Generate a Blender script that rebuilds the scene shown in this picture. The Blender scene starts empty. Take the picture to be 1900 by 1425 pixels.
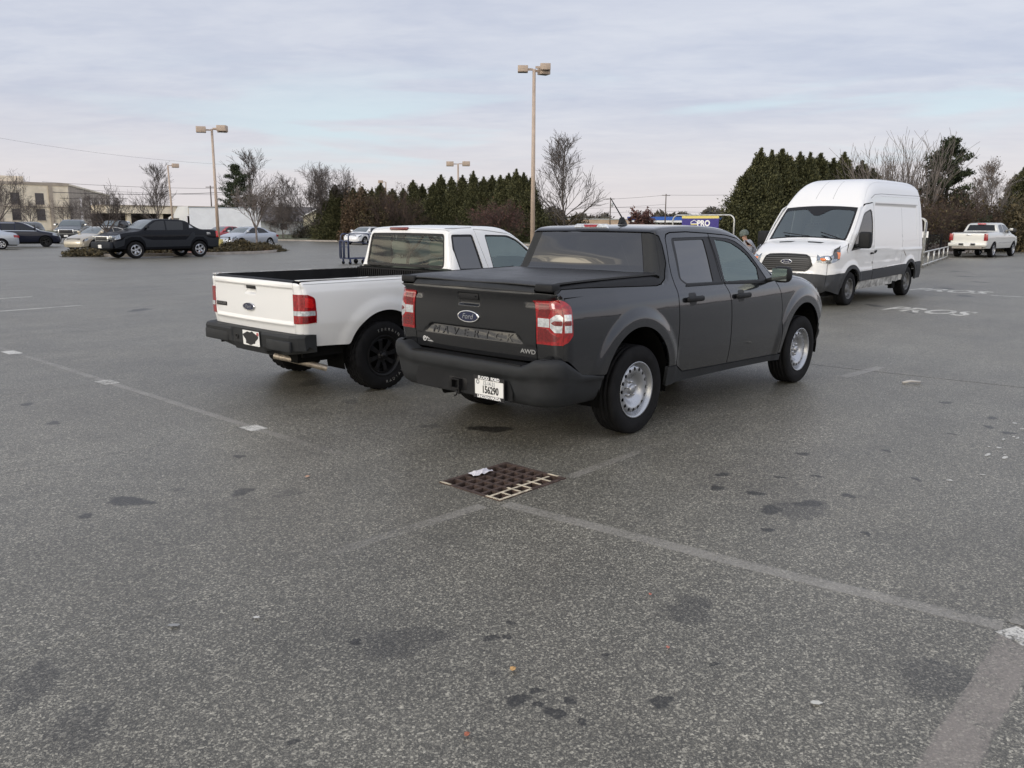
import bpy, bmesh, math, random
import numpy as np
from mathutils import Vector, Matrix
from mathutils.geometry import delaunay_2d_cdt

S = bpy.context.scene
C = S.collection
R = math.radians

# ------------------------------------------------------------------ camera
cam_d = bpy.data.cameras.new("camera")
cam = bpy.data.objects.new("camera", cam_d)
C.objects.link(cam)
S.camera = cam
_yaw, _pit, _rol, _f = 0.7434130610237025, 0.1902459720399176, 0.0047687709996838195, 1534.4331
_F = Vector((math.cos(_yaw)*math.cos(_pit), math.sin(_yaw)*math.cos(_pit), -math.sin(_pit)))
_R = Vector((math.sin(_yaw), -math.cos(_yaw), 0))
_U = _R.cross(_F)
_R2 = _R*math.cos(_rol) + _U*math.sin(_rol)
_U2 = -_R*math.sin(_rol) + _U*math.cos(_rol)
_M = Matrix((( _R2.x, _U2.x, -_F.x), (_R2.y, _U2.y, -_F.y), (_R2.z, _U2.z, -_F.z)))
cam.matrix_world = Matrix.Translation((-5.4766, -4.5631, 1.6597)) @ _M.to_4x4()
cam_d.sensor_width = 36.0
cam_d.lens = _f/1900*36
cam_d.clip_start = 0.05
cam_d.clip_end = 3000

# ------------------------------------------------------------------ light
SUN_EL, SUN_AZ = 26, 172         # azimuth of the sun measured from +x towards +y
S.view_settings.view_transform = 'Standard'
S.view_settings.look = 'None'
S.view_settings.exposure = 0.26
S.view_settings.gamma = 1.0

class NT:
    "tiny node-tree helper"
    def __init__(s, tree):
        s.t = tree; s.n = tree.nodes; s.l = tree.links
    def new(s, typ, **kw):
        n = s.n.new(typ)
        for k, v in kw.items(): setattr(n, k, v)
        return n
    def link(s, a, b): s.l.new(a, b)
    def setin(s, sock, v):
        if hasattr(v, 'is_output') or isinstance(v, bpy.types.NodeSocket): s.l.new(v, sock)
        else:
            if hasattr(sock.default_value, '__len__') and not hasattr(v, '__len__'): v = (v,)*len(sock.default_value)
            if hasattr(sock.default_value, '__len__') and len(sock.default_value) == 4 and len(v) == 3: v = (*v, 1)
            sock.default_value = v
    def math(s, op, a, b=None, c=None, clamp=False):
        n = s.new('ShaderNodeMath', operation=op); n.use_clamp = clamp
        s.setin(n.inputs[0], a)
        if b is not None: s.setin(n.inputs[1], b)
        if c is not None: s.setin(n.inputs[2], c)
        return n.outputs[0]
    def vmath(s, op, a, b=None):
        n = s.new('ShaderNodeVectorMath', operation=op)
        s.setin(n.inputs[0], a)
        if b is not None:
            s.setin(n.inputs[3] if op == 'SCALE' else n.inputs[1], b)
        return n.outputs[1] if op in ('LENGTH', 'DOT_PRODUCT', 'DISTANCE') else n.outputs[0]
    def mix(s, f, a, b, typ='MIX'):
        n = s.new('ShaderNodeMix', data_type='RGBA', blend_type=typ)
        n.clamp_factor = True
        s.setin(n.inputs[0], f); s.setin(n.inputs[6], a); s.setin(n.inputs[7], b)
        return n.outputs[2]
    def noise(s, vec, scale, detail=2, rough=.5, dist=0, out=0):
        n = s.new('ShaderNodeTexNoise')
        if vec is not None: s.link(vec, n.inputs['Vector'])
        n.inputs['Scale'].default_value = scale; n.inputs['Detail'].default_value = detail
        n.inputs['Roughness'].default_value = rough; n.inputs['Distortion'].default_value = dist
        return n.outputs[out]
    def ss(s, x, a, b, lo=0., hi=1.):
        n = s.new('ShaderNodeMapRange', interpolation_type='SMOOTHSTEP')
        s.setin(n.inputs[0], x)
        for i, v in enumerate((a, b, lo, hi)): s.setin(n.inputs[i+1], v)
        return n.outputs[0]
    def comb(s, x, y, z):
        n = s.new('ShaderNodeCombineXYZ')
        for i, v in enumerate((x, y, z)): s.setin(n.inputs[i], v)
        return n.outputs[0]
    def sep(s, v):
        n = s.new('ShaderNodeSeparateXYZ'); s.link(v, n.inputs[0]); return n.outputs

# ------------------------------------------------------------------ world: sky under thin stratocumulus
W_ = bpy.data.worlds.new("World"); S.world = W_; W_.use_nodes = True
W_.node_tree.nodes.clear()
w = NT(W_.node_tree)
out = w.new('ShaderNodeOutputWorld'); bg = w.new('ShaderNodeBackground'); bg.inputs[1].default_value = 0.1
w.link(bg.outputs[0], out.inputs[0])
sky = w.new('ShaderNodeTexSky', sky_type='NISHITA'); sky.sun_disc = False
sky.sun_elevation = R(SUN_EL); sky.sun_rotation = R(90-SUN_AZ)
sky.air_density = 1.0; sky.dust_density = 1.5; sky.ozone_density = 1.5
tc = w.new('ShaderNodeTexCoord'); dirv = w.vmath('NORMALIZE', tc.outputs['Generated'])
dx, dy, dz = w.sep(dirv)
zc = w.math('MAXIMUM', dz, 0.0)
k = w.math('DIVIDE', 1.0, w.math('ADD', zc, 0.10))
px = w.math('MULTIPLY', dx, k); py = w.math('MULTIPLY', dy, k)
# streaks lie across the view axis of the parking lot
c_, s_ = math.cos(R(40)), math.sin(R(40))
ax = w.math('ADD', w.math('MULTIPLY', px, c_), w.math('MULTIPLY', py, s_))
ay = w.math('SUBTRACT', w.math('MULTIPLY', py, c_), w.math('MULTIPLY', px, s_))
pv = w.comb(ax, w.math('MULTIPLY', ay, .55), 0.0)
n1 = w.noise(pv, 1.1, 5, .55, .35)
n2 = w.noise(pv, 3.4, 5, .6, .6)
n3 = w.noise(pv, 9.0, 3, .6, .3)
nn = w.math('ADD', w.math('MULTIPLY', n1, .5), w.math('ADD', w.math('MULTIPLY', n2, .33), w.math('MULTIPLY', n3, .17)))
west = w.ss(dx, .25, -.75)
cl = w.ss(nn, .33, .68)
cloud = w.mix(cl, (5.0, 5.35, 6.45), (6.5, 6.7, 7.4))
bnd = w.noise(w.comb(w.math('MULTIPLY', dx, 1.3), w.math('MULTIPLY', dy, 1.3), w.math('MULTIPLY', dz, 34.0)), 1.0, 4, .6, .35)
cloud_w = w.mix(w.ss(bnd, .44, .60), (7.5, 7.2, 7.0), (31., 27.5, 21.5))
lowband = w.ss(dz, .400, .362)
hz = w.ss(dz, .17, .01)
col = w.mix(w.math('MULTIPLY', hz, .75), cloud, (7.6, 6.9, 6.8))
col = w.mix(w.math('MULTIPLY', west, lowband), col, cloud_w)
# clear slit low down, towards the lot's far corner
gap = w.math('MULTIPLY', w.ss(dz, .045, .085), w.ss(dz, .19, .11))
gapn = w.noise(w.comb(w.math('MULTIPLY', dx, 3.0), w.math('MULTIPLY', dy, 3.0), w.math('MULTIPLY', dz, 26.0)), 1.0, 3, .5, .4)
gapm = w.math('MULTIPLY', w.math('MULTIPLY', gap, w.ss(gapn, .50, .62)), w.ss(dx, .25, .62))
col = w.mix(w.math('MULTIPLY', gapm, .75), col, (6.0, 7.3, 7.9))
skyc = w.vmath('SCALE', sky.outputs[0], 1.0)
br = w.math('MULTIPLY', w.math('ADD', 1.0, w.math('MULTIPLY', w.ss(dy, .05, -.55), .38)), w.math('ADD', 1.0, w.math('MULTIPLY', w.ss(dz, .50, .85), .15)))
col = w.vmath('SCALE', col, w.math('MULTIPLY', br, .95))
final = w.mix(.90, skyc, col)
# below the horizon
final = w.mix(w.ss(dz, 0.0, -.03), final, (2.2, 2.1, 2.0))
w.link(final, bg.inputs[0])

sun_d = bpy.data.lights.new("sun", 'SUN'); sun = bpy.data.objects.new("sun", sun_d); C.objects.link(sun)
sun_d.energy = 1.0; sun_d.angle = R(22); sun_d.color = (1.0, .95, .88)
_sd = Vector((math.cos(R(SUN_AZ))*math.cos(R(SUN_EL)), math.sin(R(SUN_AZ))*math.cos(R(SUN_EL)), math.sin(R(SUN_EL))))
sun.rotation_euler = _sd.to_track_quat('Z', 'Y').to_euler()
sun.location = (-30, 5, 30)
# ------------------------------------------------------------------ materials
MATS = {}
def mat(name, col=(.5,.5,.5), rough=.5, metal=0., coat=0., coat_r=.03, bump=0., bscale=60., var=0., vscale=4., spec=.5, dirt=None, emis=None):
    if name in MATS: return MATS[name]
    m = bpy.data.materials.new(name); m.use_nodes = True
    t = NT(m.node_tree); b = t.n['Principled BSDF']
    b.inputs['Base Color'].default_value = (*col, 1)
    b.inputs['Roughness'].default_value = rough; b.inputs['Metallic'].default_value = metal
    b.inputs['Coat Weight'].default_value = coat; b.inputs['Coat Roughness'].default_value = coat_r
    b.inputs['Specular IOR Level'].default_value = spec
    tcn = t.new('ShaderNodeTexCoord'); P = tcn.outputs['Object']
    if var:
        f = t.ss(t.noise(P, vscale, 4, .6), .3, .7)
        c = t.mix(f, tuple(x*(1-var) for x in col), tuple(min(1, x*(1+var)) for x in col))
        t.link(c, b.inputs['Base Color'])
        t.link(t.math('ADD', rough-.06, t.math('MULTIPLY', f, .12)), b.inputs['Roughness'])
        if dirt:
            z = t.sep(P)[2]
            g = t.math('MULTIPLY', t.ss(z, dirt[1], dirt[0]), t.ss(t.noise(P, 9, 5, .65), .3, .7))
            t.link(t.mix(g, c, dirt[2]), b.inputs['Base Color'])
    if bump:
        bn = t.new('ShaderNodeBump'); bn.inputs['Strength'].default_value = bump; bn.inputs['Distance'].default_value = .01
        t.link(t.noise(P, bscale, 3), bn.inputs['Height']); t.link(bn.outputs[0], b.inputs['Normal'])
    if emis: b.inputs['Emission Color'].default_value = (*emis, 1); b.inputs['Emission Strength'].default_value = 1
    MATS[name] = m; return m

def glass_mat(name, tint=(.5,.6,.58), ior=1.7, refl=(1,1,1), rough=.0):
    if name in MATS: return MATS[name]
    m = bpy.data.materials.new(name); m.use_nodes = True
    t = NT(m.node_tree); t.n.clear()
    o = t.new('ShaderNodeOutputMaterial'); mx = t.new('ShaderNodeMixShader')
    tr = t.new('ShaderNodeBsdfTransparent'); tr.inputs[0].default_value = (*tint, 1)
    gl = t.new('ShaderNodeBsdfGlossy'); gl.inputs['Roughness'].default_value = rough; gl.inputs[0].default_value = (*refl, 1)
    fr = t.new('ShaderNodeFresnel'); fr.inputs[0].default_value = ior
    bn = t.new('ShaderNodeBump'); bn.inputs['Strength'].default_value = .06; bn.inputs['Distance'].default_value = .02
    tcn = t.new('ShaderNodeTexCoord'); t.link(t.noise(tcn.outputs['Object'], 3.0, 1), bn.inputs['Height'])
    t.link(bn.outputs[0], gl.inputs['Normal'])
    t.link(fr.outputs[0], mx.inputs[0]); t.link(tr.outputs[0], mx.inputs[1]); t.link(gl.outputs[0], mx.inputs[2])
    t.link(mx.outputs[0], o.inputs[0]); MATS[name] = m; return m

# ------------------------------------------------------------------ object helpers
def link(o, parent=None):
    C.objects.link(o)
    if parent is not None: o.parent = parent
    return o
def tag(o, label=None, cat=None, group=None, kind=None):
    if label: o['label'] = label
    if cat: o['category'] = cat
    if group: o['group'] = group
    if kind: o['kind'] = kind
    return o
def thing(name, label, cat, loc=(0,0,0), rz=0, group=None):
    o = bpy.data.objects.new(name, None); o.empty_display_size = .2
    C.objects.link(o); o.location = loc; o.rotation_euler = (0, 0, rz)
    return tag(o, label, cat, group)
def kids(o): return [c for c in bpy.data.objects if c.parent == o]
def copy_tree(o, parent=None):
    c = o.copy(); C.objects.link(c)
    if parent is not None: c.parent = parent
    for ch in kids(o): copy_tree(ch, c)
    return c

class MB:
    "mesh builder: collects boxes, tubes, lathes, sheets into one mesh"
    def __init__(s): s.v = []; s.f = []; s.m = []; s.sm = []; s.k = 0; s.nrm = []; s.mi = 0; s.smooth = False
    def add(s, V, F, nrm=None, smooth=None):
        V = np.asarray(V, float)
        s.v.append(V); s.nrm.append(np.zeros_like(V) if nrm is None else np.asarray(nrm, float))
        sm = s.smooth if smooth is None else smooth
        k = s.k
        for f in F: s.f.append([int(i)+k for i in f]); s.m.append(s.mi); s.sm.append(sm)
        s.k += len(V)
        return s
    def box(s, x0, x1, y0, y1, z0, z1, M=None):
        V = np.array([(x, y, z) for x in (x0, x1) for y in (y0, y1) for z in (z0, z1)], float)
        if M is not None: V = tf(V, M)
        return s.add(V, [(0,1,3,2),(4,6,7,5),(0,4,5,1),(2,3,7,6),(0,2,6,4),(1,5,7,3)])
    def rbox(s, x0, x1, y0, y1, z0, z1, r=.02, M=None, seg=2):
        bm = bmesh.new(); bmesh.ops.create_cube(bm, size=1)
        for v in bm.verts: v.co = Vector(((x0+x1)/2+v.co.x*(x1-x0), (y0+y1)/2+v.co.y*(y1-y0), (z0+z1)/2+v.co.z*(z1-z0)))
        bmesh.ops.bevel(bm, geom=bm.edges[:], offset=r, segments=seg, affect='EDGES', profile=.5)
        V = [v.co[:] for v in bm.verts]; bm.verts.index_update(); F = [[v.index for v in f.verts] for f in bm.faces]; bm.free()
        if M is not None: V = tf(np.array(V), M)
        return s.add(V, F, smooth=True)
    def tube(s, pts, r, n=8, cap=True, smooth=True):
        pts = np.asarray(pts, float); L = len(pts)
        rr = np.full(L, r) if np.isscalar(r) else np.asarray(r, float)
        d = np.gradient(pts, axis=0); d /= np.linalg.norm(d, axis=1)[:, None]+1e-12
        up = np.array([0,0,1.]) if abs(d[0][2]) < .9 else np.array([1.,0,0])
        V = []
        for i in range(L):
            a = np.cross(d[i], up); a /= np.linalg.norm(a)+1e-12; b = np.cross(d[i], a); up = np.cross(a, d[i]) if False else up
            th = np.arange(n)*2*np.pi/n
            V.append(pts[i]+rr[i]*(np.outer(np.cos(th), a)+np.outer(np.sin(th), b)))
        V = np.vstack(V); F = []
        for i in range(L-1):
            for j in range(n):
                F.append((i*n+j, i*n+(j+1)%n, (i+1)*n+(j+1)%n, (i+1)*n+j))
        if cap: F.append(tuple(range(n))[::-1]); F.append(tuple((L-1)*n+j for j in range(n)))
        return s.add(V, F, smooth=smooth)
    def lathe(s, prof, n=32, axis='y', M=None, smooth=True, closed=False):
        "prof = [(a, r)] : position along the axis, radius"
        th = np.arange(n)*2*np.pi/n; V = []
        for a, r in prof:
            c, q = r*np.cos(th), r*np.sin(th); A = np.full(n, a)
            V.append(np.c_[c, A, q] if axis == 'y' else (np.c_[A, c, q] if axis == 'x' else np.c_[c, q, A]))
        V = np.vstack(V); F = []; L = len(prof)
        for i in range(L-1 if not closed else L):
            for j in range(n): F.append((i*n+j, i*n+(j+1)%n, ((i+1)%L)*n+(j+1)%n, ((i+1)%L)*n+j))
        if M is not None: V = tf(V, M)
        return s.add(V, F, smooth=smooth)
    def prism(s, poly, z0, z1, M=None, axis='z'):
        n = len(poly); P = np.asarray(poly, float)
        def put(z):
            Z = np.full(n, float(z))
            return {'z': np.c_[P, Z], 'y': np.c_[P[:,0], Z, P[:,1]], 'x': np.c_[Z, P]}[axis]
        V = np.vstack([put(z0), put(z1)])
        if M is not None: V = tf(V, M)
        F = [tuple(range(n))[::-1], tuple(range(n, 2*n))]+[(i, (i+1)%n, n+(i+1)%n, n+i) for i in range(n)]
        return s.add(V, F)
    def build(s, name, mats, parent=None, loc=None, rz=None):
        V = np.vstack(s.v) if s.v else np.zeros((0,3)); me = bpy.data.meshes.new(name)
        me.from_pydata(V.tolist(), [], s.f)
        if not isinstance(mats, (list, tuple)): mats = [mats]
        for m_ in mats: me.materials.append(m_)
        if len(me.polygons) == len(s.f):
            if max(s.m, default=0): me.polygons.foreach_set('material_index', s.m)
            me.polygons.foreach_set('use_smooth', s.sm)
        me.update()
        N = np.vstack(s.nrm) if s.nrm else None
        if N is not None and np.any(N) and len(N) == len(me.vertices):
            me.normals_split_custom_set_from_vertices(N.tolist())
        o = bpy.data.objects.new(name, me); link(o, parent)
        if loc is not None: o.location = loc
        if rz is not None: o.rotation_euler = (0, 0, rz)
        return o

def tf(V, M):
    M = np.array(M); V = np.asarray(V, float)
    return V@M[:3,:3].T + M[:3,3]
def TR(loc=(0,0,0), rx=0, ry=0, rz=0, s=1):
    return Matrix.Translation(loc) @ Matrix.Rotation(rz, 4, 'Z') @ Matrix.Rotation(ry, 4, 'Y') @ Matrix.Rotation(rx, 4, 'X') @ Matrix.Scale(s, 4)

# ------------------------------------------------------------------ 2D filling
def resample(P, h):
    P = np.asarray(P, float); out = []
    for i in range(len(P)):
        a, b = P[i], P[(i+1)%len(P)]; L = np.linalg.norm(b-a)
        if L < 1e-6: continue
        n = max(1, int(math.ceil(L/(h*1.25))))
        for k in range(n): out.append(a+(b-a)*k/n)
    return np.array(out)
def inside(P, poly):
    x, y = P[:,0][:,None], P[:,1][:,None]; a = poly; b = np.roll(poly, -1, 0)
    x0, y0, x1, y1 = a[:,0], a[:,1], b[:,0], b[:,1]
    with np.errstate(divide='ignore', invalid='ignore'):
        c = ((y0 > y) != (y1 > y)) & (x < (x1-x0)*(y-y0)/(y1-y0+1e-30)+x0)
    return (c.sum(1) % 2) == 1
def segdist(P, poly, closed=True):
    a = poly if closed else poly[:-1]; b = np.roll(poly, -1, 0) if closed else poly[1:]
    d = b-a; L2 = (d**2).sum(1)+1e-12
    best = np.full(len(P), 1e9); idx = np.zeros(len(P), int); tt = np.zeros(len(P))
    for s0 in range(0, len(P), 2000):
        Q = P[s0:s0+2000]
        t = np.clip(((Q[:,None,:]-a[None])*d[None]).sum(2)/L2, 0, 1)
        dd = np.linalg.norm(Q[:,None,:]-(a[None]+t[...,None]*d[None]), axis=2)
        i = dd.argmin(1); r_ = np.arange(len(Q))
        best[s0:s0+2000] = dd[r_, i]; idx[s0:s0+2000] = i; tt[s0:s0+2000] = t[r_, i]
    return best, idx, tt
def fill2d(outer, holes=(), h=.03, rings=()):
    loops = [resample(outer, h)]+[resample(q, h) for q in holes]
    B = np.vstack(loops); mn, mx = loops[0].min(0), loops[0].max(0)
    ys = np.arange(mn[1]+h*.5, mx[1], h); G = []
    for i, y in enumerate(ys):
        xs = np.arange(mn[0]+h*.5, mx[0], h); G.append(np.c_[xs, np.full(len(xs), y)])
    G = np.vstack(G) if G else np.zeros((0,2))
    for cx, cz, r0, r1 in rings:
        rho = np.hypot(G[:,0]-cx, G[:,1]-cz); G = G[(rho < r0-h*.3) | (rho > r1+h*.3)]
        for r_ in np.arange(r0, r1, .011):
            a_ = np.arange(0, 2*np.pi, .035); G = np.vstack([G, np.c_[cx+r_*np.cos(a_), cz+r_*np.sin(a_)]])
    if len(G):
        ok = inside(G, loops[0])
        for q in loops[1:]: ok &= ~inside(G, q)
        G = G[ok]
    for q in loops:
        if len(G): G = G[segdist(G, q)[0] > (h*.5 if not len(rings) else .007)]
    P = np.vstack([B, G]); E = []; k = 0; L = []
    for q in loops:
        n = len(q); E += [(k+i, k+(i+1)%n) for i in range(n)]; L.append(list(range(k, k+n))); k += n
    v, e, f, ov, oe, of = delaunay_2d_cdt([Vector(p) for p in P], E, [], 0, 1e-7)
    P2 = np.array([tuple(q) for q in v]); mp = {}
    for i, o_ in enumerate(ov):
        for j in o_: mp[j] = i
    T = np.array([list(q)[:3] for q in f if len(q) == 3])
    cen = P2[T].mean(1); ok = inside(cen, loops[0])
    for q in loops[1:]: ok &= ~inside(cen, q)
    T = T[ok]
    a = P2[T]; ar = np.cross(a[:,1]-a[:,0], a[:,2]-a[:,0]); T[ar < 0] = T[ar < 0][:, ::-1]
    LL = [[mp.get(i, -1) for i in l] for l in L]
    # orient loops: outer ccw, holes cw, as laid out
    def area(q): x, y = q[:,0], q[:,1]; return ((x*np.roll(y,-1)-np.roll(x,-1)*y).sum())
    for i in range(len(LL)):
        A = area(loops[i])
        if (A < 0) == (i == 0): LL[i] = LL[i][::-1]
    return P2, T, [[j for j in l if j >= 0] for l in LL]

def sheet(mb, outer, holes, fn, h=.03, sgn=1, off=0., thick=.015, rings=()):
    "fill a 2D outline, map it by fn(uv)->(N,3), offset along its normal, add an inward rim"
    P, T, L = fill2d(outer, holes, h, rings)
    e = 1e-3
    A = fn(P); U = fn(P+np.array([e,0]))-fn(P-np.array([e,0])); V_ = fn(P+np.array([0,e]))-fn(P-np.array([0,e]))
    N = np.cross(U, V_)*sgn; N /= np.linalg.norm(N, axis=1)[:,None]+1e-12
    A = A+N*off
    T = T if sgn > 0 else T[:, ::-1]
    mb.add(A, T, N, smooth=True)
    if thick:
        for l in L:
            n = len(l); a = A[l]; b = a-N[l]*thick
            if sgn > 0: F = [(i, n+i, n+(i+1)%n, (i+1)%n) for i in range(n)]
            else: F = [(i, (i+1)%n, n+(i+1)%n, n+i) for i in range(n)]
            mb.add(np.vstack([a, b]), F, smooth=False)
    return mb

def chaikin(P, it=3):
    P = np.asarray(P, float)
    for _ in range(it):
        Q = [P[0]]
        for i in range(len(P)-1): Q += [P[i]*.75+P[i+1]*.25, P[i]*.25+P[i+1]*.75]
        Q.append(P[-1]); P = np.array(Q)
    return P
def dense(P, h):
    d = np.r_[0, np.cumsum(np.linalg.norm(np.diff(P[:, :2], axis=0), axis=1))]
    n = max(2, int(d[-1]/h)); t = np.linspace(0, d[-1], n+1)
    return t, np.c_[tuple(np.interp(t, d, P[:, i]) for i in range(P.shape[1]))]
def smooth1(tab, x):
    P = chaikin(tab, 3); return np.interp(x, P[:,0], P[:,1])

class Form:
    """vehicle skin: a side profile (x, z, edge radius, crown) wrapped over a half-width W(x, z).
       two charts: side (x, z) and wrap (t, q); both meet in the middle of the rounded edge"""
    def __init__(s, prof, W, Q=.85, h=.025, it=3):
        P = chaikin([(a[0], a[1], a[2], a[3]) for a in prof], it)
        s.t, s.P = dense(P, h); s.W = W; s.Q = Q; s.hs = h
        d = np.gradient(s.P[:, :2], axis=0); d /= np.linalg.norm(d, axis=1)[:,None]
        s.n = np.c_[-d[:,1], d[:,0]]; s.post = None; s.dw = None
        s.e = s._edge(s.t); de = np.diff(s.e, axis=0); bad = np.r_[False, (de*d[:-1]).sum(1) <= 1e-5]|np.r_[(de*d[:-1]).sum(1) <= 1e-5, False]
        if bad.any():
            for c_ in (0, 1): s.e[:, c_] = np.interp(s.t, s.t[~bad], s.e[~bad, c_])
        s.yb = s.side_y(s.e)
    def at(s, t):
        g = lambda a: np.interp(t, s.t, a)
        n = np.c_[g(s.n[:,0]), g(s.n[:,1])]; n /= np.linalg.norm(n, axis=1)[:,None]
        return np.c_[g(s.P[:,0]), g(s.P[:,1])], n, g(s.P[:,2]), g(s.P[:,3])
    def _edge(s, t):
        P, n, r, K = s.at(t); w = s.W(P[:,0], P[:,1]-.29*r)
        return P-n*(.293*r+K*w*w)[:,None]
    def side_y(s, xz):
        Wv = s.W(xz[:,0], xz[:,1])
        d, i, tt = segdist(xz, s.P[:, :2], False)
        r = s.P[i,2]*(1-tt)+s.P[i+1,2]*tt; K = s.P[i,3]*(1-tt)+s.P[i+1,3]*tt
        dd = np.clip(d-K*Wv*Wv, .25*r, r)
        return Wv-r+np.sqrt(np.maximum(r*r-(r-dd)**2, 0))
    def side(s, sg):
        def fn(xz):
            P = np.c_[xz[:,0], sg*s.side_y(xz), xz[:,1]]
            return s.post(P) if s.post else P
        return fn
    def wrap(s, uv):
        t, q = uv[:,0], uv[:,1]
        P, n, r, K = s.at(t); yb = np.interp(t, s.t, s.yb); y = np.clip(q/s.Q, -1.001, 1.001)*yb
        We = yb+.293*r; a = np.maximum(0, np.abs(y)-(We-r))
        ins = K*y*y+(r-np.sqrt(np.maximum(r*r-a*a, 1e-9)))
        if s.dw is not None: ins = ins+s.dw(t, y, P)
        X = P-n*ins[:,None]; O = np.c_[X[:,0], y, X[:,1]]
        return s.post(O) if s.post else O
    def T(s, x, z):
        d, i, tt = segdist(np.array([(x, z)], float), s.P[:, :2], False)
        return float(s.t[i[0]]*(1-tt[0])+s.t[i[0]+1]*tt[0])
    def q(s, t, y): return float(y/np.interp(t, s.t, s.yb)*s.Q)
    def E(s, ta, tb):
        "boundary points of the side chart between two arc positions"
        lo, hi = min(ta, tb), max(ta, tb); m = (s.t > lo+1e-6) & (s.t < hi-1e-6)
        t = np.r_[lo, s.t[m], hi]; E = np.c_[np.interp(t, s.t, s.e[:,0]), np.interp(t, s.t, s.e[:,1])]
        return [tuple(p) for p in (E if tb > ta else E[::-1])]
    def rect(s, ta, tb, q0=None, q1=None):
        q0 = -s.Q if q0 is None else q0; q1 = s.Q if q1 is None else q1
        m = (s.t > ta+1e-6) & (s.t < tb-1e-6); t = np.r_[ta, s.t[m], tb]
        return [(a, q0) for a in t]+[(a, q1) for a in t[::-1]]
    # object makers
    def mk_side(s, name, outer, m, parent, sg=-1, holes=(), off=0., thick=.015, h=.03):
        mb = MB(); sheet(mb, outer, holes, s.side(sg), h, 1 if sg < 0 else -1, off, thick); return mb.build(name, m, parent)
    def mk_wrap(s, name, outer, m, parent, holes=(), off=0., thick=.015, h=.03):
        mb = MB(); sheet(mb, outer, holes, s.wrap, h, 1, off, thick); return mb.build(name, m, parent)

def rpoly(pts, r=.03, n=4):
    "round the corners of a polygon"
    P = np.asarray(pts, float); out = []; N = len(P)
    for i in range(N):
        a, b, c = P[i-1], P[i], P[(i+1)%N]
        u, v = a-b, c-b; lu, lv = np.linalg.norm(u), np.linalg.norm(v); rr = r[i] if hasattr(r, '__len__') else r
        k = min(rr, lu*.45, lv*.45)
        if k < 1e-4: out.append(tuple(b)); continue
        p, q = b+u/lu*k, b+v/lv*k
        for j in range(n+1):
            t = j/n; out.append(tuple((1-t)**2*p+2*t*(1-t)*b+t*t*q))
    return out
def inset(pts, d):
    P = np.asarray(pts, float); N = len(P)
    A = sum(P[i][0]*P[(i+1)%N][1]-P[(i+1)%N][0]*P[i][1] for i in range(N)); sg = 1 if A > 0 else -1; out = []
    for i in range(N):
        a, b, c = P[i-1], P[i], P[(i+1)%N]
        e1 = (b-a)/(np.linalg.norm(b-a)+1e-9); e2 = (c-b)/(np.linalg.norm(c-b)+1e-9)
        n1 = np.array([-e1[1], e1[0]])*sg; n2 = np.array([-e2[1], e2[0]])*sg
        m = n1+n2; m /= max(np.linalg.norm(m), 1e-6); k = d/max(.35, float(m@n1)); out.append(tuple(b+m*k))
    return out
def arc(cx, cz, r, a0, a1, n=24):
    return [(cx+r*math.cos(R(a0+(a1-a0)*i/n)), cz+r*math.sin(R(a0+(a1-a0)*i/n))) for i in range(n+1)]
def ell(cx, cy, a, b, n=28): return [(cx+a*math.cos(2*math.pi*i/n), cy+b*math.sin(2*math.pi*i/n)) for i in range(n)]

# ------------------------------------------------------------------ lettering
def text_mesh(txt, size, bold=0., ext=.001, sx=1., spacing=1.):
    cu = bpy.data.curves.new('lettering', 'FONT'); cu.body = txt; cu.size = size; cu.align_x = 'CENTER'; cu.align_y = 'CENTER'
    cu.offset = bold; cu.extrude = ext; cu.space_character = spacing; cu.resolution_u = 3
    o = bpy.data.objects.new('lettering', cu); C.objects.link(o)
    dg = bpy.context.evaluated_depsgraph_get(); me = bpy.data.meshes.new_from_object(o.evaluated_get(dg))
    bpy.data.objects.remove(o); bpy.data.curves.remove(cu)
    V = np.array([v.co[:] for v in me.vertices]).reshape(-1,3); F = [tuple(p.vertices) for p in me.polygons]
    bpy.data.meshes.remove(me); V[:,0] *= sx
    return V, F
def put_text(mb, txt, size, M, bold=0., ext=.001, sx=1., spacing=1.):
    V, F = text_mesh(txt, size, bold, ext, sx, spacing)
    if len(V): mb.add(tf(V, M), F)
    return mb
def frame_M(org, xdir, ydir):
    x = Vector(xdir).normalized(); y = Vector(ydir); y = (y-x*y.dot(x)).normalized(); z = x.cross(y)
    M = Matrix.Identity(4)
    for i, a in enumerate((x, y, z)):
        for j in range(3): M[j][i] = a[j]
    M.translation = Vector(org); return M
# ------------------------------------------------------------------ vehicle materials
def paint_mat(name, col, metal=0., rough=.35, coat=1., dirt=None, spec=.5):
    if name in MATS: return MATS[name]
    m = mat(name, col, rough=rough, metal=metal, coat=coat, coat_r=.02, spec=spec)
    t = NT(m.node_tree); b = t.n['Principled BSDF']
    tcn = t.new('ShaderNodeTexCoord'); P = tcn.outputs['Object']
    bn = t.new('ShaderNodeBump'); bn.inputs['Strength'].default_value = .05; bn.inputs['Distance'].default_value = .02
    t.link(t.noise(P, 2.2, 2), bn.inputs['Height']); t.link(bn.outputs[0], b.inputs['Coat Normal'])
    n = t.ss(t.noise(P, 6, 5, .7), .35, .75)
    t.link(t.math('ADD', .02, t.math('MULTIPLY', n, .06)), b.inputs['Coat Roughness'])
    if dirt:
        z = t.sep(P)[2]
        g = t.math('MULTIPLY', t.ss(z, dirt[0], dirt[1]), t.math('ADD', .35, t.math('MULTIPLY', t.noise(P, 14, 5, .7), .9)), clamp=True)
        g = t.math('MULTIPLY', g, dirt[3])
        t.link(t.mix(g, col, dirt[2]), b.inputs['Base Color'])
        t.link(t.math('SUBTRACT', 1.0, t.math('MULTIPLY', g, .8)), b.inputs['Coat Weight'])
    return m
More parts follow.
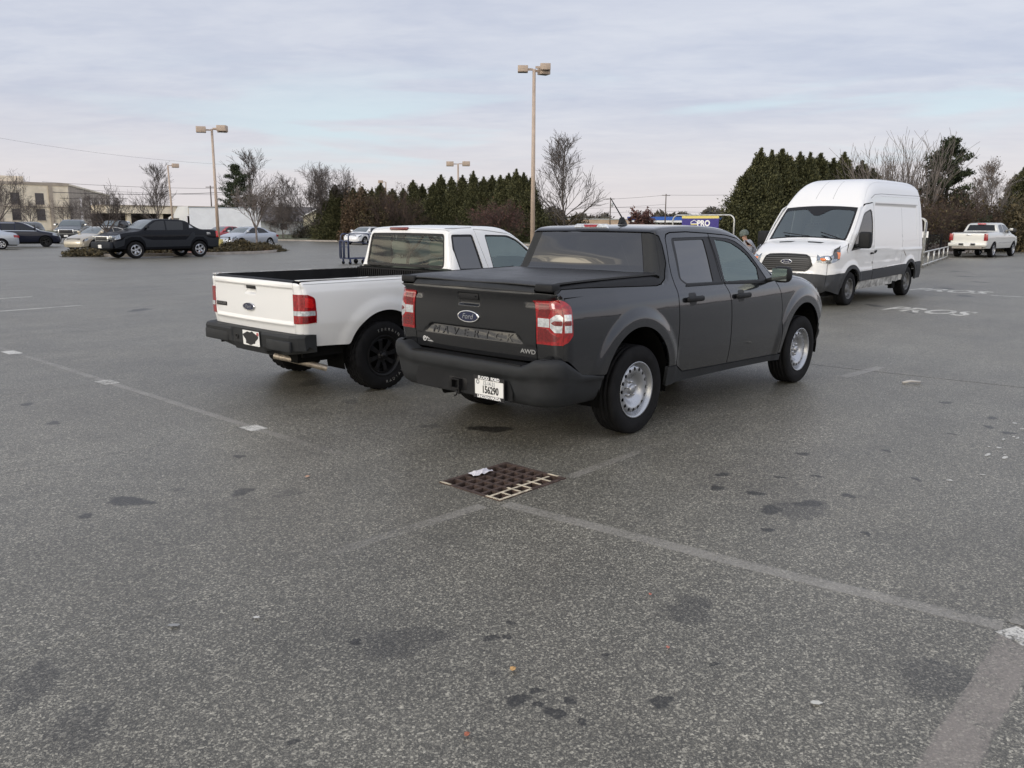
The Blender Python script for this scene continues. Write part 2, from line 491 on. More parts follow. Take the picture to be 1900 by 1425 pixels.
GREY = paint_mat('grey_car_paint', (.023, .0245, .028), metal=.60, rough=.25, spec=.12, dirt=(.75, .3, (.10, .095, .088), .5))
WHITE = paint_mat('white_car_paint', (.80, .80, .79), rough=.45, dirt=(.8, .35, (.36, .34, .31), .45))
VWHITE = paint_mat('white_van_paint', (.78, .78, .78), rough=.5, coat=.8, dirt=(1.6, .5, (.42, .41, .39), .35))
PLAS = mat('black_moulded_plastic', (.012, .0125, .014), rough=.6, spec=.25, bump=.15, bscale=220, var=.25, vscale=8)
PLASG = mat('grey_moulded_plastic', (.021, .0225, .0245), rough=.62, spec=.3, bump=.2, bscale=260, var=.2, vscale=6)
VPLAS = mat('weathered_grey_plastic', (.035, .037, .041), rough=.7, bump=.15, bscale=200, var=.25, vscale=3)
GLOSSB = mat('gloss_black_trim', (.009, .009, .010), rough=.42, spec=.3)
RUB = mat('black_rubber', (.010, .010, .011), rough=.75, spec=.15, bump=.25, bscale=140, var=.3, vscale=12)
VINYL = mat('black_vinyl', (.020, .021, .023), rough=.42, bump=.25, bscale=420, var=.12, vscale=2)
SILV = mat('silver_wheel_paint', (.42, .43, .45), rough=.30, metal=.85, var=.05, vscale=6)
CHROME = mat('chrome', (.78, .79, .8), rough=.08, metal=1.)
STEEL = mat('dull_steel', (.28, .26, .24), rough=.5, metal=.8, var=.3, vscale=30)
RUSTY = mat('rusty_steel', (.075, .050, .040), rough=.75, metal=.3, var=.4, vscale=30)
UNDER = mat('underbody_black', (.006, .006, .006), rough=.9, spec=.05, var=.3)
INT = mat('dark_interior', (.03, .031, .033), rough=.8, var=.2)
INTG = mat('grey_interior', (.16, .16, .155), rough=.85, var=.15)
INTL = mat('beige_headliner', (.30, .29, .27), rough=.9)
RED = mat('red_lamp_lens', (.27, .003, .006), rough=.16, coat=1., var=.35, vscale=40)
REDD = mat('dark_red_lamp_lens', (.14, .003, .005), rough=.12, coat=1., var=.3, vscale=60)
REDB = mat('bright_red_reflector', (.55, .012, .012), rough=.15, coat=1., var=.2, vscale=80)
CLEAR = mat('clear_lamp_lens', (.60, .62, .64), rough=.14, metal=.35, coat=1., var=.25, vscale=45)
HLAMP = mat('headlamp_lens', (.26, .28, .30), rough=.12, metal=.8, coat=1., var=.5, vscale=22)
AMBER = mat('amber_lamp_lens', (.75, .20, .04), rough=.15, coat=1.)
WHT = mat('white_print', (.82, .82, .82), rough=.5)
BLK = mat('black_print', (.012, .012, .014), rough=.5)
BLUEO = mat('blue_enamel', (.006, .012, .05), rough=.12, coat=1.)
PLATE = mat('white_plate', (.80, .80, .78), rough=.4)
G_DARK = glass_mat('privacy_glass', (.016, .018, .019), 2.1)
G_CLR = glass_mat('green_tinted_glass', (.80, .92, .88), 2.1, (.85,1,.96))
G_MID = glass_mat('tinted_glass', (.24, .28, .27), 1.75)
G_BACK = mat('black_glass', (.012, .014, .016), rough=.04, coat=1., spec=.8)

# ------------------------------------------------------------------ wheels
def tyre_mesh(Ro, w, rr, knobs=0, n=64):
    h = w/2
    pr = [(-h*.80, rr-.004), (-h*.86, rr+.008), (-h*.97, rr+(Ro-rr)*.28), (-h*1.0, rr+(Ro-rr)*.5), (-h*.96, Ro-.032), (-h*.90, Ro-.014), (-h*.80, Ro-.005)]
    for g in (-.52, -.18, .18, .52):
        pr += [(h*(g-.07), Ro-.001), (h*(g-.05), Ro-.010), (h*(g+.05), Ro-.010), (h*(g+.07), Ro-.001)]
    pr += [(h*.80, Ro-.005), (h*.90, Ro-.014), (h*.96, Ro-.032), (h*1.0, rr+(Ro-rr)*.5), (h*.97, rr+(Ro-rr)*.28), (h*.86, rr+.008), (h*.8, rr-.004)]
    mb = MB(); n = knobs*3 if knobs else n
    mb.lathe(pr, n)
    if knobs:
        V = mb.v[0]; k = np.arange(n) % 3 == 0
        for i, (a, r) in enumerate(pr):
            if r > Ro-.034:
                sl = slice(i*n, (i+1)*n); q = V[sl].copy(); f = np.where(np.roll(k, i % 3), 1-.011/Ro, 1.0)
                q[:,0] *= f; q[:,2] *= f; V[sl] = q
    return mb
def wheel(parent, x, y, sg, Ro, w, rr, style, z=None, rot=0., proto={}):
    key = (Ro, w, rr, style)
    if key not in proto:
        e = bpy.data.objects.new('wheel', None); e.empty_display_size = .1; C.objects.link(e)
        tm = tyre_mesh(Ro, w, rr, 30 if style == 'offroad' else 0)
        ty = tm.build('tyre', RUB, e); h = w/2
        if style == 'offroad':
            mb = MB()
            for txt, a0, da in (('TERRAIN A/T', 118, -9.5), ('RADIAL', 285, 9.5)):
                for i, ch in enumerate(txt):
                    if ch == ' ': continue
                    a = R(a0+i*da); rad = rr+(Ro-rr)*.42; sg2 = 1 if da < 0 else -1
                    P = Vector((-math.cos(a)*rad*-1, -h*1.0-.001, math.sin(a)*rad)); up = Vector((math.cos(a), 0, math.sin(a)))*sg2
                    xd = Vector((math.sin(a), 0, -math.cos(a)))*sg2
                    put_text(mb, ch, .042, frame_M(P, xd, up), ext=.0012, bold=-.0012)
            mb.build('tyre_lettering', mat('faded_white_rubber', (.33,.33,.32), rough=.7, var=.5, vscale=40), e)
        # rim barrel
        mb = MB(); mb.lathe([(-h*.80, rr-.012), (-h*.86, rr+.004), (-h*.90, rr+.003), (-h*.86, rr-.008), (-h*.72, rr-.014), (-h*.60, rr-.024), (0, rr-.03), (h*.8, rr-.02), (h*.84, rr)], 48)
        rm = {'steel': SILV, 'offroad': GLOSSB, 'alloy': SILV, 'dark': GLOSSB, 'van': mat('grey_steel_wheel', (.13,.13,.13), rough=.5, metal=.5, var=.3, vscale=20)}[style]
        if style == 'van': mb.mi = 0
        r1 = rr-.022
        def disc(prof, holes, hh=.02, m=0):
            tab = chaikin(prof, 2); f = lambda uv: np.c_[uv[:,0], np.interp(np.hypot(uv[:,0], uv[:,1]), tab[:,0], tab[:,1])-0*uv[:,0], uv[:,1]]
            sheet(mb, ell(0, 0, r1, r1, 56), holes, f, hh, 1, 0, .006)
        y0 = -h
        if style == 'steel':
            P = [(0, y0+.062), (.03, y0+.062), (.034, y0+.075), (.075, y0+.083), (.098, y0+.075), (.120, y0+.052), (.142, y0+.040), (.165, y0+.036), (.188, y0+.042), (r1, y0+.058)]
            disc(P, [ell(.168*math.cos(a), .168*math.sin(a), .0155, .0155, 14) for a in [2*math.pi*i/16 for i in range(16)]], .016)
            for i in range(5):
                a = 2*math.pi*i/5+.3; mb.lathe([(y0+.085, .013), (y0+.060, .012), (y0+.056, .006), (y0+.055, .0)], 8, M=TR((.057*math.cos(a), 0, .057*math.sin(a))))
            mb.lathe([(y0+.075, .036), (y0+.050, .034), (y0+.046, .028), (y0+.046, 0.0)], 24)
        elif style == 'van':
            P = [(0, y0+.03), (.06, y0+.03), (.07, y0+.05), (.10, y0+.075), (.13, y0+.05), (.16, y0+.045), (r1, y0+.07)]
            disc(P, [ell(.15*math.cos(a), .15*math.sin(a), .016, .016, 10) for a in [2*math.pi*i/10 for i in range(10)]], .025)
        else:
            ns = {'offroad': 8, 'alloy': 5, 'dark': 5}[style]
            P = [(0, y0+.035), (.04, y0+.035), (.05, y0+.05), (.09, y0+.045), (r1*.8, y0+.030), (r1, y0+.045)]
            H = []
            for i in range(ns):
                a = 2*math.pi*i/ns; da = math.pi/ns*.62; ri, ro = max(.062, r1*.36), r1*.92
                q = [(ri*math.cos(a+s_*da*.45), ri*math.sin(a+s_*da*.45)) for s_ in (-1, 1)]+[(ro*math.cos(a+s_*da), ro*math.sin(a+s_*da)) for s_ in (1, .4, -.4, -1)]
                H.append(rpoly(q, .012, 3))
            disc(P, H, .025)
            for i in range(5):
                a = 2*math.pi*i/5; mb.lathe([(y0+.055, .011), (y0+.035, .010), (y0+.03, 0)], 6, M=TR((.055*math.cos(a)*.8, 0, .055*math.sin(a)*.8)))
            mb.lathe([(y0+.05, .03), (y0+.022, .028), (y0+.018, 0)], 16)
        mb.build('rim', rm, e)
        bk = MB(); bk.lathe([(h*.1, .15), (h*.1, 0)], 20); bk.lathe([(h*.1, .15), (h*.3, .15), (h*.3, 0)], 20); bk.build('brake_drum', UNDER, e)
        e.parent = parent; e.location = (x, y, Ro if z is None else z); e.rotation_euler = (0, rot, 0 if sg < 0 else math.pi)
        proto[key] = e; return e
    c = copy_tree(proto[key], parent); c.location = (x, y, Ro if z is None else z); c.rotation_euler = (0, rot, 0 if sg < 0 else math.pi)
    return c
def wells(parent, axles, r, yo, yi, zc=.40, mid=None):
    for ax in axles:
        for sg in (-1, 1):
            mb = MB(); a = [R(-15+210*i/20) for i in range(21)]
            V = []; 
            for q in a:
                for y in (yo, yi): V.append((ax+r*math.cos(q), sg*y, zc+r*math.sin(q)))
            mb.add(V, [(2*i, 2*i+1, 2*i+3, 2*i+2) for i in range(20)], smooth=True)
            P = [(ax+r*math.cos(q), sg*yi, zc+r*math.sin(q)) for q in a]; mb.add(P, [tuple(range(21))])
            mb.build('wheel_well', UNDER, parent)
def mirror_part(parent, x, y, z, sg, sx=.12, sy=.19, sz=.16, m=None, r=.035):
    mb = MB(); mb.rbox(x, x+sx, min(y, y+sg*sy), max(y, y+sg*sy), z, z+sz, r, seg=3)
    mb.tube([(x+sx*.6, y, z+.03), (x+sx*.9, y-sg*.14, z-.01)], .022, 8)
    o = mb.build('side_mirror', m or PLAS, parent)
    g = MB(); yy = sorted((y+sg*.018, y+sg*(sy-.018)))
    g.add([(x-.003, yy[0], z+.02), (x-.003, yy[1], z+.02), (x-.003, yy[1], z+sz-.02), (x-.003, yy[0], z+sz-.02)], [(0, 1, 2, 3)] )
    g.build('mirror_glass', mat('mirror_glass', (.5,.55,.54), rough=.02, metal=1.), o)
    return o
def seat(parent, x, y, z, m, w=.5, h=.62, hr=True, facing=1):
    mb = MB(); f = facing
    mb.rbox(min(x, x+f*.5), max(x, x+f*.5), y-w/2, y+w/2, z, z+.16, .05)
    mb.rbox(-.07, .07, -w/2, w/2, 0, h, .06, M=TR((x, y, z+.12), ry=-f*.25))
    o = mb.build('seat', m, parent)
    if hr:
        g = MB(); g.rbox(-.05, .05, -.14, .14, 0, .18, .045, M=TR((x-f*.19, y, z+h+.13), ry=-f*.2))
        g.tube([(x-f*.16, y-.06, z+h+.02), (x-f*.19, y-.06, z+h+.18)], .007, 6); g.tube([(x-f*.16, y+.06, z+h+.02), (x-f*.19, y+.06, z+h+.18)], .007, 6)
        g.build('headrest', m, o)
    return o
def steering(parent, x, y, z, m=None, tilt=.5):
    mb = MB(); th = np.linspace(0, 2*np.pi, 33); M = TR((x, y, z), ry=-tilt)
    mb.tube(tf(np.c_[0*th, .18*np.cos(th), .18*np.sin(th)], M), .014, 8, cap=False)
    for a in (0, math.pi, -math.pi/2): mb.tube(tf(np.array([(0, 0, 0), (0, .18*math.cos(a), .18*math.sin(a))]), M), .014, 6)
    mb.rbox(-.02, .02, -.06, .06, -.05, .05, .015, M=M); mb.tube(tf(np.array([(0,0,0), (.35, 0, 0)]), M), .025, 8)
    return mb.build('steering_wheel', m or INT, parent)
def oval_badge(parent, M, a, b, txt=None):
    "blue oval in a chrome rim with white script"
    mb = MB(); P = np.array(ell(0, 0, a, b, 36)); Q_ = np.array(ell(0, 0, a*.9, b*.84, 36)); n = 36
    V = np.vstack([np.c_[P, np.zeros(n)], np.c_[P*.97, np.full(n, .010)], np.c_[Q_, np.full(n, .008)]])
    F = [(i, (i+1)%n, n+(i+1)%n, n+i) for i in range(n)]+[(n+i, n+(i+1)%n, 2*n+(i+1)%n, 2*n+i) for i in range(n)]
    mb.add(tf(V, M), F, smooth=True); o = mb.build('badge', CHROME, parent)
    g = MB(); g.add(tf(np.c_[Q_, np.full(n, .0085)], M), [tuple(range(n))]); g.build('badge_field', BLUEO, o)
    if txt:
        t_ = MB(); Sh = Matrix.Identity(4); Sh[0][1] = .3
        put_text(t_, txt, b*1.25, M @ Matrix.Translation((0, 0, .0098)) @ Sh, bold=.0, ext=.0006, sx=1.05); t_.build('badge_script', CHROME, o)
    return o

# ------------------------------------------------------------------ grey crew-cab pickup
def grey_pickup():
    root = thing('pickup_truck', 'dark grey crew cab pickup with black bed cover and silver steel wheels in the foreground', 'pickup truck', (0, 0, 0), 0)
    WZ = [(.28,.86),(.36,.872),(.43,.888),(.50,.903),(.57,.914),(.62,.919),(.80,.924),(.95,.921),(1.03,.914),(1.08,.903),(1.12,.885),(1.16,.862),(1.22,.836),(1.40,.770),(1.58,.690),(1.66,.655),(1.8,.6)]
    tab = chaikin(WZ, 3)
    def W(x, z):
        w = np.interp(z, tab[:,0], tab[:,1])
        w = w*(1-.045*np.clip((x-2.7)/1.1, 0, 1)**2)-.015*np.clip((-.3-x)/.7, 0, 1)
        for ax, az in ((-.03, .40), (3.04, .40)):
            rho = np.hypot(x-ax, z-az); s_ = np.clip((.640-rho)/.105, 0, 1); s_ = s_*s_*(3-2*s_)
            w = w+.020*s_
        return w
    prof = [(-.95,.52,.10,.04),(-.975,.60,.10,.04),(-.99,.70,.10,.045),(-1.0,.80,.10,.05),(-1.003,.95,.10,.05),(-1.0,1.06,.10,.05),(-1.002,1.12,.10,.05),(-1.018,1.15,.09,.05),(-1.022,1.18,.08,.05),(-1.012,1.205,.06,.05),(-.985,1.226,.05,.03),(-.93,1.238,.04,.01),(-.5,1.248,.04,.005),(0,1.254,.04,.0),(.34,1.258,.05,.0),(.385,1.262,.09,.02),(.40,1.30,.12,.03),
            (.425,1.40,.11,.04),(.455,1.50,.09,.04),(.48,1.58,.07,.03),(.495,1.625,.055,.03),(.56,1.648,.05,.02),(.75,1.662,.05,.02),(1.2,1.671,.05,.02),(1.6,1.660,.05,.03),(1.86,1.634,.055,.06),(2.02,1.582,.06,.10),(2.2,1.452,.06,.11),(2.38,1.318,.06,.11),(2.52,1.222,.07,.08),(2.64,1.192,.08,.04),(2.78,1.196,.09,.035),(3.1,1.168,.10,.04),(3.4,1.115,.13,.06),(3.62,1.055,.18,.09),(3.78,.97,.26,.13),(3.86,.86,.32,.15),(3.885,.70,.34,.15),(3.88,.52,.34,.15),(3.85,.40,.3,.14),(3.78,.30,.25,.12)]
    f = Form(prof, W, .85, .022)
    def dw(t, y, P):
        z = P[:,1]; x = P[:,0]; rear = x < -.9; ay = np.abs(y); d = np.zeros_like(z)
        # stamped panel with the name: sharp upper edge, running out below
        half = .475+np.clip((.875-z)/.085, 0, 1)*.11
        inb = np.clip((half-ay)/.035, 0, 1)*np.clip((.877-z)/.008, 0, 1)*np.clip((z-.786)/.086, 0, 1)
        d += .030*inb
        # hand recess
        hr = np.clip((.115-np.abs(y-.01))/.012, 0, 1)*np.clip((z-1.050)/.014, 0, 1)*np.clip((1.145-z)/.012, 0, 1); d += .022*hr
        # lower crease
        d += .006*np.clip((.79-z)/.01, 0, 1)
        # side pockets next to the lamps
        d += .012*np.clip((ay-.555)/.03, 0, 1)*np.clip((1.113-z)/.01, 0, 1)*np.clip((z-1.075)/.035, 0, 1)
        return np.where(rear, d, 0)
    f.dw = dw
    T, E = f.T, f.E
    tBot, tCap, tBed0, tBed1 = T(-.985,.672), T(-1.02,1.186), T(-.95,1.236), T(.36,1.258)
    tG0, tG1, tRoof, tWS0, tWS1 = T(.39,1.275), T(.485,1.60), T(.49,1.612), T(1.93,1.613), T(2.50,1.235)
    tH0, tH1, tF1, tEnd = T(2.62,1.194), T(3.70,1.02), T(3.88,.60), T(3.80,.33)
    q = f.q
    doorR = [(.729,1.598),(.664,1.583),(.632,1.551),(.570,1.349),(.559,1.258),(.568,1.135),(.555,1.038),(.562,.858),(.557,.70),(.548,.55),(.56,.495),(.689,.428),(1.475,.403),(1.465,.60),(1.462,.784),(1.447,.967),(1.422,1.055),(1.379,1.135),(1.366,1.40),(1.360,1.589),(.992,1.603)]
    doorF = [(1.368,1.589),(1.374,1.40),(1.387,1.135),(1.430,1.055),(1.455,.967),(1.470,.784),(1.473,.60),(1.483,.403),(2.52,.374),(2.52,.60),(2.505,.876),(2.463,1.014),(2.41,1.09),(2.33,1.20),(2.158,1.345),(2.004,1.471),(1.876,1.540),(1.681,1.571)]
    winR = rpoly([(.722,1.556),(.700,1.50),(.655,1.215),(.738,1.160),(1.367,1.151),(1.357,1.562)], [.03,.02,.03,.03,.004,.004])
    winF = rpoly([(1.372,1.562),(1.382,1.151),(2.19,1.120),(2.235,1.155),(2.130,1.292),(2.03,1.395),(1.93,1.468),(1.825,1.518),(1.691,1.546)], [.004,.004,.02,.02,.03,.03,.03,.03,.03])
    glR = rpoly([(.757,1.536),(.690,1.218),(.762,1.178),(1.218,1.170),(1.258,1.542)], .02)
    glF = rpoly([(1.452,1.538),(1.420,1.166),(2.085,1.152),(2.115,1.262),(1.99,1.385),(1.88,1.45),(1.76,1.500),(1.63,1.523)], .02)
    for sg in (-1, 1):
        # bed side, rear pillar and roof rail
        mb = MB()
        out_ = E(tBot, tCap)+[(-.90,1.204),(-.649,1.203),(.286,1.174),(.37,1.184),(.455,1.225),(.53,1.35),(.555,1.50),(.548,1.575)]+E(T(.486,1.602), T(2.50,1.235))+[(2.40,1.18),(2.345,1.205),(2.165,1.350),(2.008,1.478),(1.880,1.547),(1.685,1.578),(1.358,1.597),(.99,1.611),(.727,1.606),(.655,1.590),(.623,1.554),(.561,1.351),(.550,1.258),(.559,1.135),(.546,1.038),(.553,.858),(.548,.70),(.539,.55),(.545,.507),(.428,.507)]+arc(-.03,.42,.458,8,162,26)+[(-.487,.553),(-.742,.580),(-.90,.700),(-.95,.703)]
        sheet(mb, out_, [], f.side(sg), .022 if sg < 0 else .03, 1 if sg < 0 else -1, rings=[(-.03,.40,.47,.65)] if sg < 0 else ())
        q0, q1 = (q(tBot, .667), f.Q) if sg > 0 else (-f.Q, -q(tBot, .667))
        sheet(mb, f.rect(tBot, tCap, q0, q1), [], f.wrap, .03, 1)
        mb.build('quarter_panel', GREY, root)
        # black rail cap and pillar trim
        mb = MB()
        sheet(mb, E(tCap, tBed1)+[(.36,1.192),(.286,1.181),(-.649,1.210),(-.90,1.210)], [], f.side(sg), .03, 1 if sg < 0 else -1)
        mb.build('bed_rail_cap', PLAS, root)
        mb = MB()
        sheet(mb, E(tBed1, T(.486,1.60))+[(.541,1.570),(.548,1.50),(.523,1.352),(.450,1.231),(.37,1.193)], [], f.side(sg), .03, 1 if sg < 0 else -1, -.004)
        a, b = sorted((sg*.60, sg*.85)); 
        if sg < 0: sheet(mb, f.rect(tG0, tG1, -f.Q, -q(tG0, .655)), [], f.wrap, .03, 1, -.004)
        else: sheet(mb, f.rect(tG0, tG1, q(tG0, .655), f.Q), [], f.wrap, .03, 1, -.004)
        mb.build('pillar_trim', PLASG, root)
        d = f.mk_side('rear_door', inset(doorR, .002), GREY, root, sg, [winR])
        d2 = f.mk_side('front_door', inset(doorF, .002), GREY, root, sg, [winF])
        f.mk_side('window_trim', inset(winR, .001), GLOSSB, d, sg, [glR], -.004, .012)
        f.mk_side('window_glass', inset(glR, -.002), G_DARK, d, sg, [], -.010, 0)
        f.mk_side('window_trim', inset(winF, .001), GLOSSB, d2, sg, [glF], -.004, .012)
        f.mk_side('window_glass', inset(glF, -.002), G_CLR, d2, sg, [], -.010, 0)
        # belt strip
        f.mk_side('belt_strip', rpoly([(.72,1.150),(.74,1.166),(1.362,1.157),(1.362,1.140),(.78,1.148)], .003), PLAS, d, sg, [], .006, .012, .02)
        f.mk_side('belt_strip', [(1.385,1.157),(2.20,1.128),(2.19,1.110),(1.389,1.140)], PLAS, d2, sg, [], .006, .012, .02)
        for dd, hx, hz in ((d, .655, 1.045), (d2, 1.515, 1.024)):
            hb = MB(); yy = sg*(W(np.array([hx+.12]), np.array([hz]))[0]+.020)
            hb.rbox(hx, hx+.265, yy-.019, yy+.019, hz-.024, hz+.024, .018, seg=3); hb.build('door_handle', PLAS, dd)
            f.mk_side('handle_cup', rpoly([(hx+.065, hz-.055), (hx+.175, hz-.055), (hx+.185, hz+.052), (hx+.06, hz+.052)], .03), GLOSSB, dd, sg, [], .001, .004, .02)
        # front wing
        mb = MB()
        out_ = [(2.41,1.176)]+E(T(2.60,1.20), T(3.86,.85))+[(3.62,.83),(3.52,.72),(3.487,.62)]+arc(3.04,.415,.458,25,175,26)+[(2.580,.385),(2.528,.385),(2.528,.60),(2.513,.876),(2.471,1.016),(2.418,1.093),(2.35,1.186)]
        sheet(mb, out_, [], f.side(sg), .022 if sg < 0 else .03, 1 if sg < 0 else -1, rings=[(3.04,.40,.47,.65)] if sg < 0 else ()); mb.build('front_wing', GREY, root)
        f.mk_side('front_bumper_corner', E(T(3.865,.84), tEnd)+[(3.55,.33),(3.49,.42),(3.493,.60),(3.53,.715),(3.625,.825)], PLASG, root, sg)
        # sill
        f.mk_side('rocker_panel', [(.40,.50),(.535,.500),(.683,.421),(1.557,.395),(2.575,.366),(2.575,.31),(1.6,.335),(.785,.345),(.42,.335)], PLASG, root, sg, [], .004, .03)
        wells(root, (), .5, .9, .5)
        f.mk_side('headlight', E(T(3.74,.99), T(3.875,.80))+[(3.6,.87),(3.52,.99)], HLAMP, root, sg, [], .004)
        # tail lamp
        tz0, tz1 = T(-1.0,.812), T(-1.0,1.122)
        mb = MB(); side_l = [(-.905,1.122),(-.868,1.086),(-.864,.885),(-.905,.835),(-.94,.813)]
        sheet(mb, E(tz0, tz1)+side_l, [], f.side(sg), .02, 1 if sg < 0 else -1, .007, .02)
        rc = f.rect(tz0, tz1, -f.Q, -q(tz0, .672)) if sg < 0 else f.rect(tz0, tz1, q(tz0, .672), f.Q)
        sheet(mb, rc, [], f.wrap, .02, 1, .007, .02)
        lamp = mb.build('tail_lamp', RED, root)
        zz = lambda z: T(-1.0, z); s_ = -1 if sg < 0 else 1
        def wpoly(pts): return [(zz(z), s_*q(zz(z), y)) for y, z in pts]
        def wp(name, pts, m, off): 
            P_ = wpoly(pts); mb = MB(); sheet(mb, P_, [], f.wrap, .02, 1, off, .004); return mb.build(name, m, lamp)
        wp('reflector', [(.684,1.100),(.77,1.100),(.79,1.05),(.77,1.012),(.684,1.012)], REDD, .009)
        wp('reversing_lens', [(.684,1.003),(.785,1.003),(.785,.940),(.684,.940)], CLEAR, .009)
        wp('lens_band', [(.792,1.003),(.835,1.034),(.872,1.034),(.872,.905),(.83,.905),(.792,.940)], CLEAR, .009)
        wp('reflector', [(.684,.930),(.76,.930),(.80,.90),(.86,.87),(.84,.84),(.684,.832)], REDD, .009)
        fs = f.side(sg)
        mb = MB(); sheet(mb, [(-.925,1.034),(-.878,1.034),(-.878,.905),(-.925,.905)], [], fs, .02, 1 if sg < 0 else -1, .009, .004); mb.build('lens_band', CLEAR, lamp)
        mb = MB(); sheet(mb, rpoly([(-.925,.990),(-.882,.990),(-.882,.956),(-.925,.956)], .006), [], fs, .02, 1 if sg < 0 else -1, .011, .004); mb.build('reflector', REDD, lamp)
        wp('reflector', rpoly([(.825,.990),(.872,.990),(.872,.956),(.825,.956),(.80,.973)], .006), REDD, .011)
        mirror_part(root, 2.12, sg*.955, 1.125, sg, .13, .185, .155, r=.055)
        # interior trim boards
        f.mk_side('door_card', [(.6,.45),(2.45,.42),(2.40,1.12),(.65,1.15)], INT, root, sg, [], -.075, 0, .1)
    # tailgate
    tg = [(tBot, -q(tBot,.660))]+[(a, -q(a,.660)) for a in f.t if tBot+.01 < a < tCap-.01]+[(tCap, -q(tCap,.660))]
    tg = tg+[(a, -b) for a, b in tg[::-1]]
    tgo = f.mk_wrap('tailgate', tg, GREY, root, h=.0125)
    f.mk_wrap('tailgate_cap', f.rect(tCap+.003, tBed0+.02, -q(tCap,.66), q(tCap,.66)), PLASG, root)
    X0 = lambda y, z: f.wrap(np.array([(T(-1.0, z), q(T(-1.0, z), y))]))[0]
    # name stamping
    mb = MB()
    for i, ch in enumerate('MAVERICK'):
        y = .405-i*(.81/7); P = X0(y, .828); P2 = X0(y, .856); P1 = X0(y, .800); up = Vector(P2-P1)
        put_text(mb, ch, .083, frame_M(P+np.array([-.0025,0,0]), (0,-1,0), up), ext=.003, bold=.0, sx=1.22)
    mb.build('stamped_name', GREY, tgo)
    P = X0(-.585,.742); mb = MB(); put_text(mb, 'AWD', .045, frame_M(P+np.array([-.002,0,0]), (0,-1,0), (0,0,1)), ext=.003, bold=.001, sx=1.35); mb.build('drive_badge', CHROME, tgo)
    P = X0(.555,.735); mb = MB(); Mx = frame_M(P+np.array([-.003,0,0]), (0,-1,0), (0,0,1))
    ring = np.array(ell(0,0,.021,.021,20)); rin = ring*.72; n = 20
    mb.add(tf(np.vstack([np.c_[ring, np.zeros(n)], np.c_[rin, np.zeros(n)]]), Mx), [(i,(i+1)%n,n+(i+1)%n,n+i) for i in range(n)])
    put_text(mb, 'F', .026, Mx, ext=.0003, bold=.0006)
    put_text(mb, 'FLOOD FORD', .024, Mx @ Matrix.Translation((.098,.008,0)), ext=.0003, bold=.0002); put_text(mb, 'NARRAGANSETT', .016, Mx @ Matrix.Translation((.098,-.014,0)), ext=.0003, bold=.0)
    mb.build('dealer_sticker', WHT, tgo)
    for sg in (-1, 1): mb = MB(); mb.rbox(-.995,-.90,*sorted((sg*.655,sg*.82)),1.19,1.246,.012); mb.build('rail_end_cap', PLAS, root)
    # handle
    mb = MB(); mb.rbox(-1.008,-.985,-.098,.118,1.093,1.143,.006); mb.lathe([(-.0,.008),(.004,.006),(.004,0)], 10, axis='x', M=TR((-1.012,-.075,1.12))); mb.build('tailgate_handle', PLAS, tgo)
    oval_badge(root, frame_M((-1.006,.008,.962), (0,-1,0), (0,0,1)), .117, .047, 'Ford')
    # bed floor deck cover
    tA, tB = T(-.965,1.236), T(.372,1.262)
    mb = MB(); tt = [tA, *[a for a in f.t if tA < a < tB], tB]
    V = []; ys = np.linspace(-.80, .80, 29)
    P0, n0, _, _ = f.at(np.array(tt)); hts = .010+.006*np.sin(np.linspace(0, 9, len(tt)))*0
    wob = np.random.RandomState(4)
    for i in range(len(tt)):
        for y in ys:
            e_ = min(1, (.80-abs(y))/.03); en = min(1, min(i, len(tt)-1-i)/2); rise = .008+.010*min(e_, en)+.003*math.sin(y*7+P0[i,0]*2.2)*e_
            V.append((P0[i,0]+n0[i,0]*rise*(1 if i else 1), y, P0[i,1]+n0[i,1]*rise))
    nx = len(ys); F = [(i*nx+j, i*nx+j+1, (i+1)*nx+j+1, (i+1)*nx+j) for i in range(len(tt)-1) for j in range(nx-1)]
    F = [q_[::-1] for q_ in F]; mb.add(V, F, smooth=True)
    for ysd in (-.80, .80):
        k = [(P0[i,0], ysd, P0[i,1]+.003) for i in range(len(tt))]; k2 = [(P0[i,0]+n0[i,0]*.016, ysd, P0[i,1]+n0[i,1]*.016) for i in range(len(tt))]
        m_ = len(k); mb.add(k+k2, [(i, i+1, m_+i+1, m_+i) for i in range(m_-1)])
    rr_ = [(V[j][0]-.004, V[j][1], V[j][2]-.006) for j in range(nx)]
    mb.tube(rr_, .008, 8)
    mb.build('bed_cover', VINYL, root)
    f.mk_wrap('bed_top', f.rect(tBed0, tBed1), PLAS, root, h=.06)
    # cab glass, roof, bonnet
    f.mk_wrap('rear_window', f.rect(tG0, tG1, -q(tG0,.652), q(tG0,.652)), G_DARK, root, off=-.002, thick=0, h=.04)
    roof = f.mk_wrap('roof', f.rect(tRoof, tWS0), GREY, root, h=.035)
    f.mk_wrap('headliner', f.rect(tRoof+.02, tWS0, -f.Q*.97, f.Q*.97), INTG, root, h=.08, off=-.03, thick=0)
    f.mk_wrap('windscreen', f.rect(tWS0+.01, tWS1, -f.Q*.90, f.Q*.90), G_CLR, root, off=-.002, thick=0, h=.06)
    for a, b in ((-f.Q, -f.Q*.905), (f.Q*.905, f.Q)): f.mk_wrap('windscreen_pillar', f.rect(tWS0+.002, tWS1, a, b), GREY, root)
    f.mk_wrap('cowl', f.rect(tWS1+.004, tH0-.004), PLAS, root)
    f.mk_wrap('bonnet', f.rect(tH0, tH1), GREY, root, h=.04)
    f.mk_wrap('grille', f.rect(tH1+.004, tF1), PLASG, root, h=.05)
    f.mk_wrap('front_bumper', f.rect(tF1+.004, tEnd), PLAS, root, h=.05)
    # high brake lamp: clear-red-clear
    M = frame_M((.508,-.012,1.650), (0,-1,0), (.30,0,1)) @ Matrix.Scale(1.12, 4)
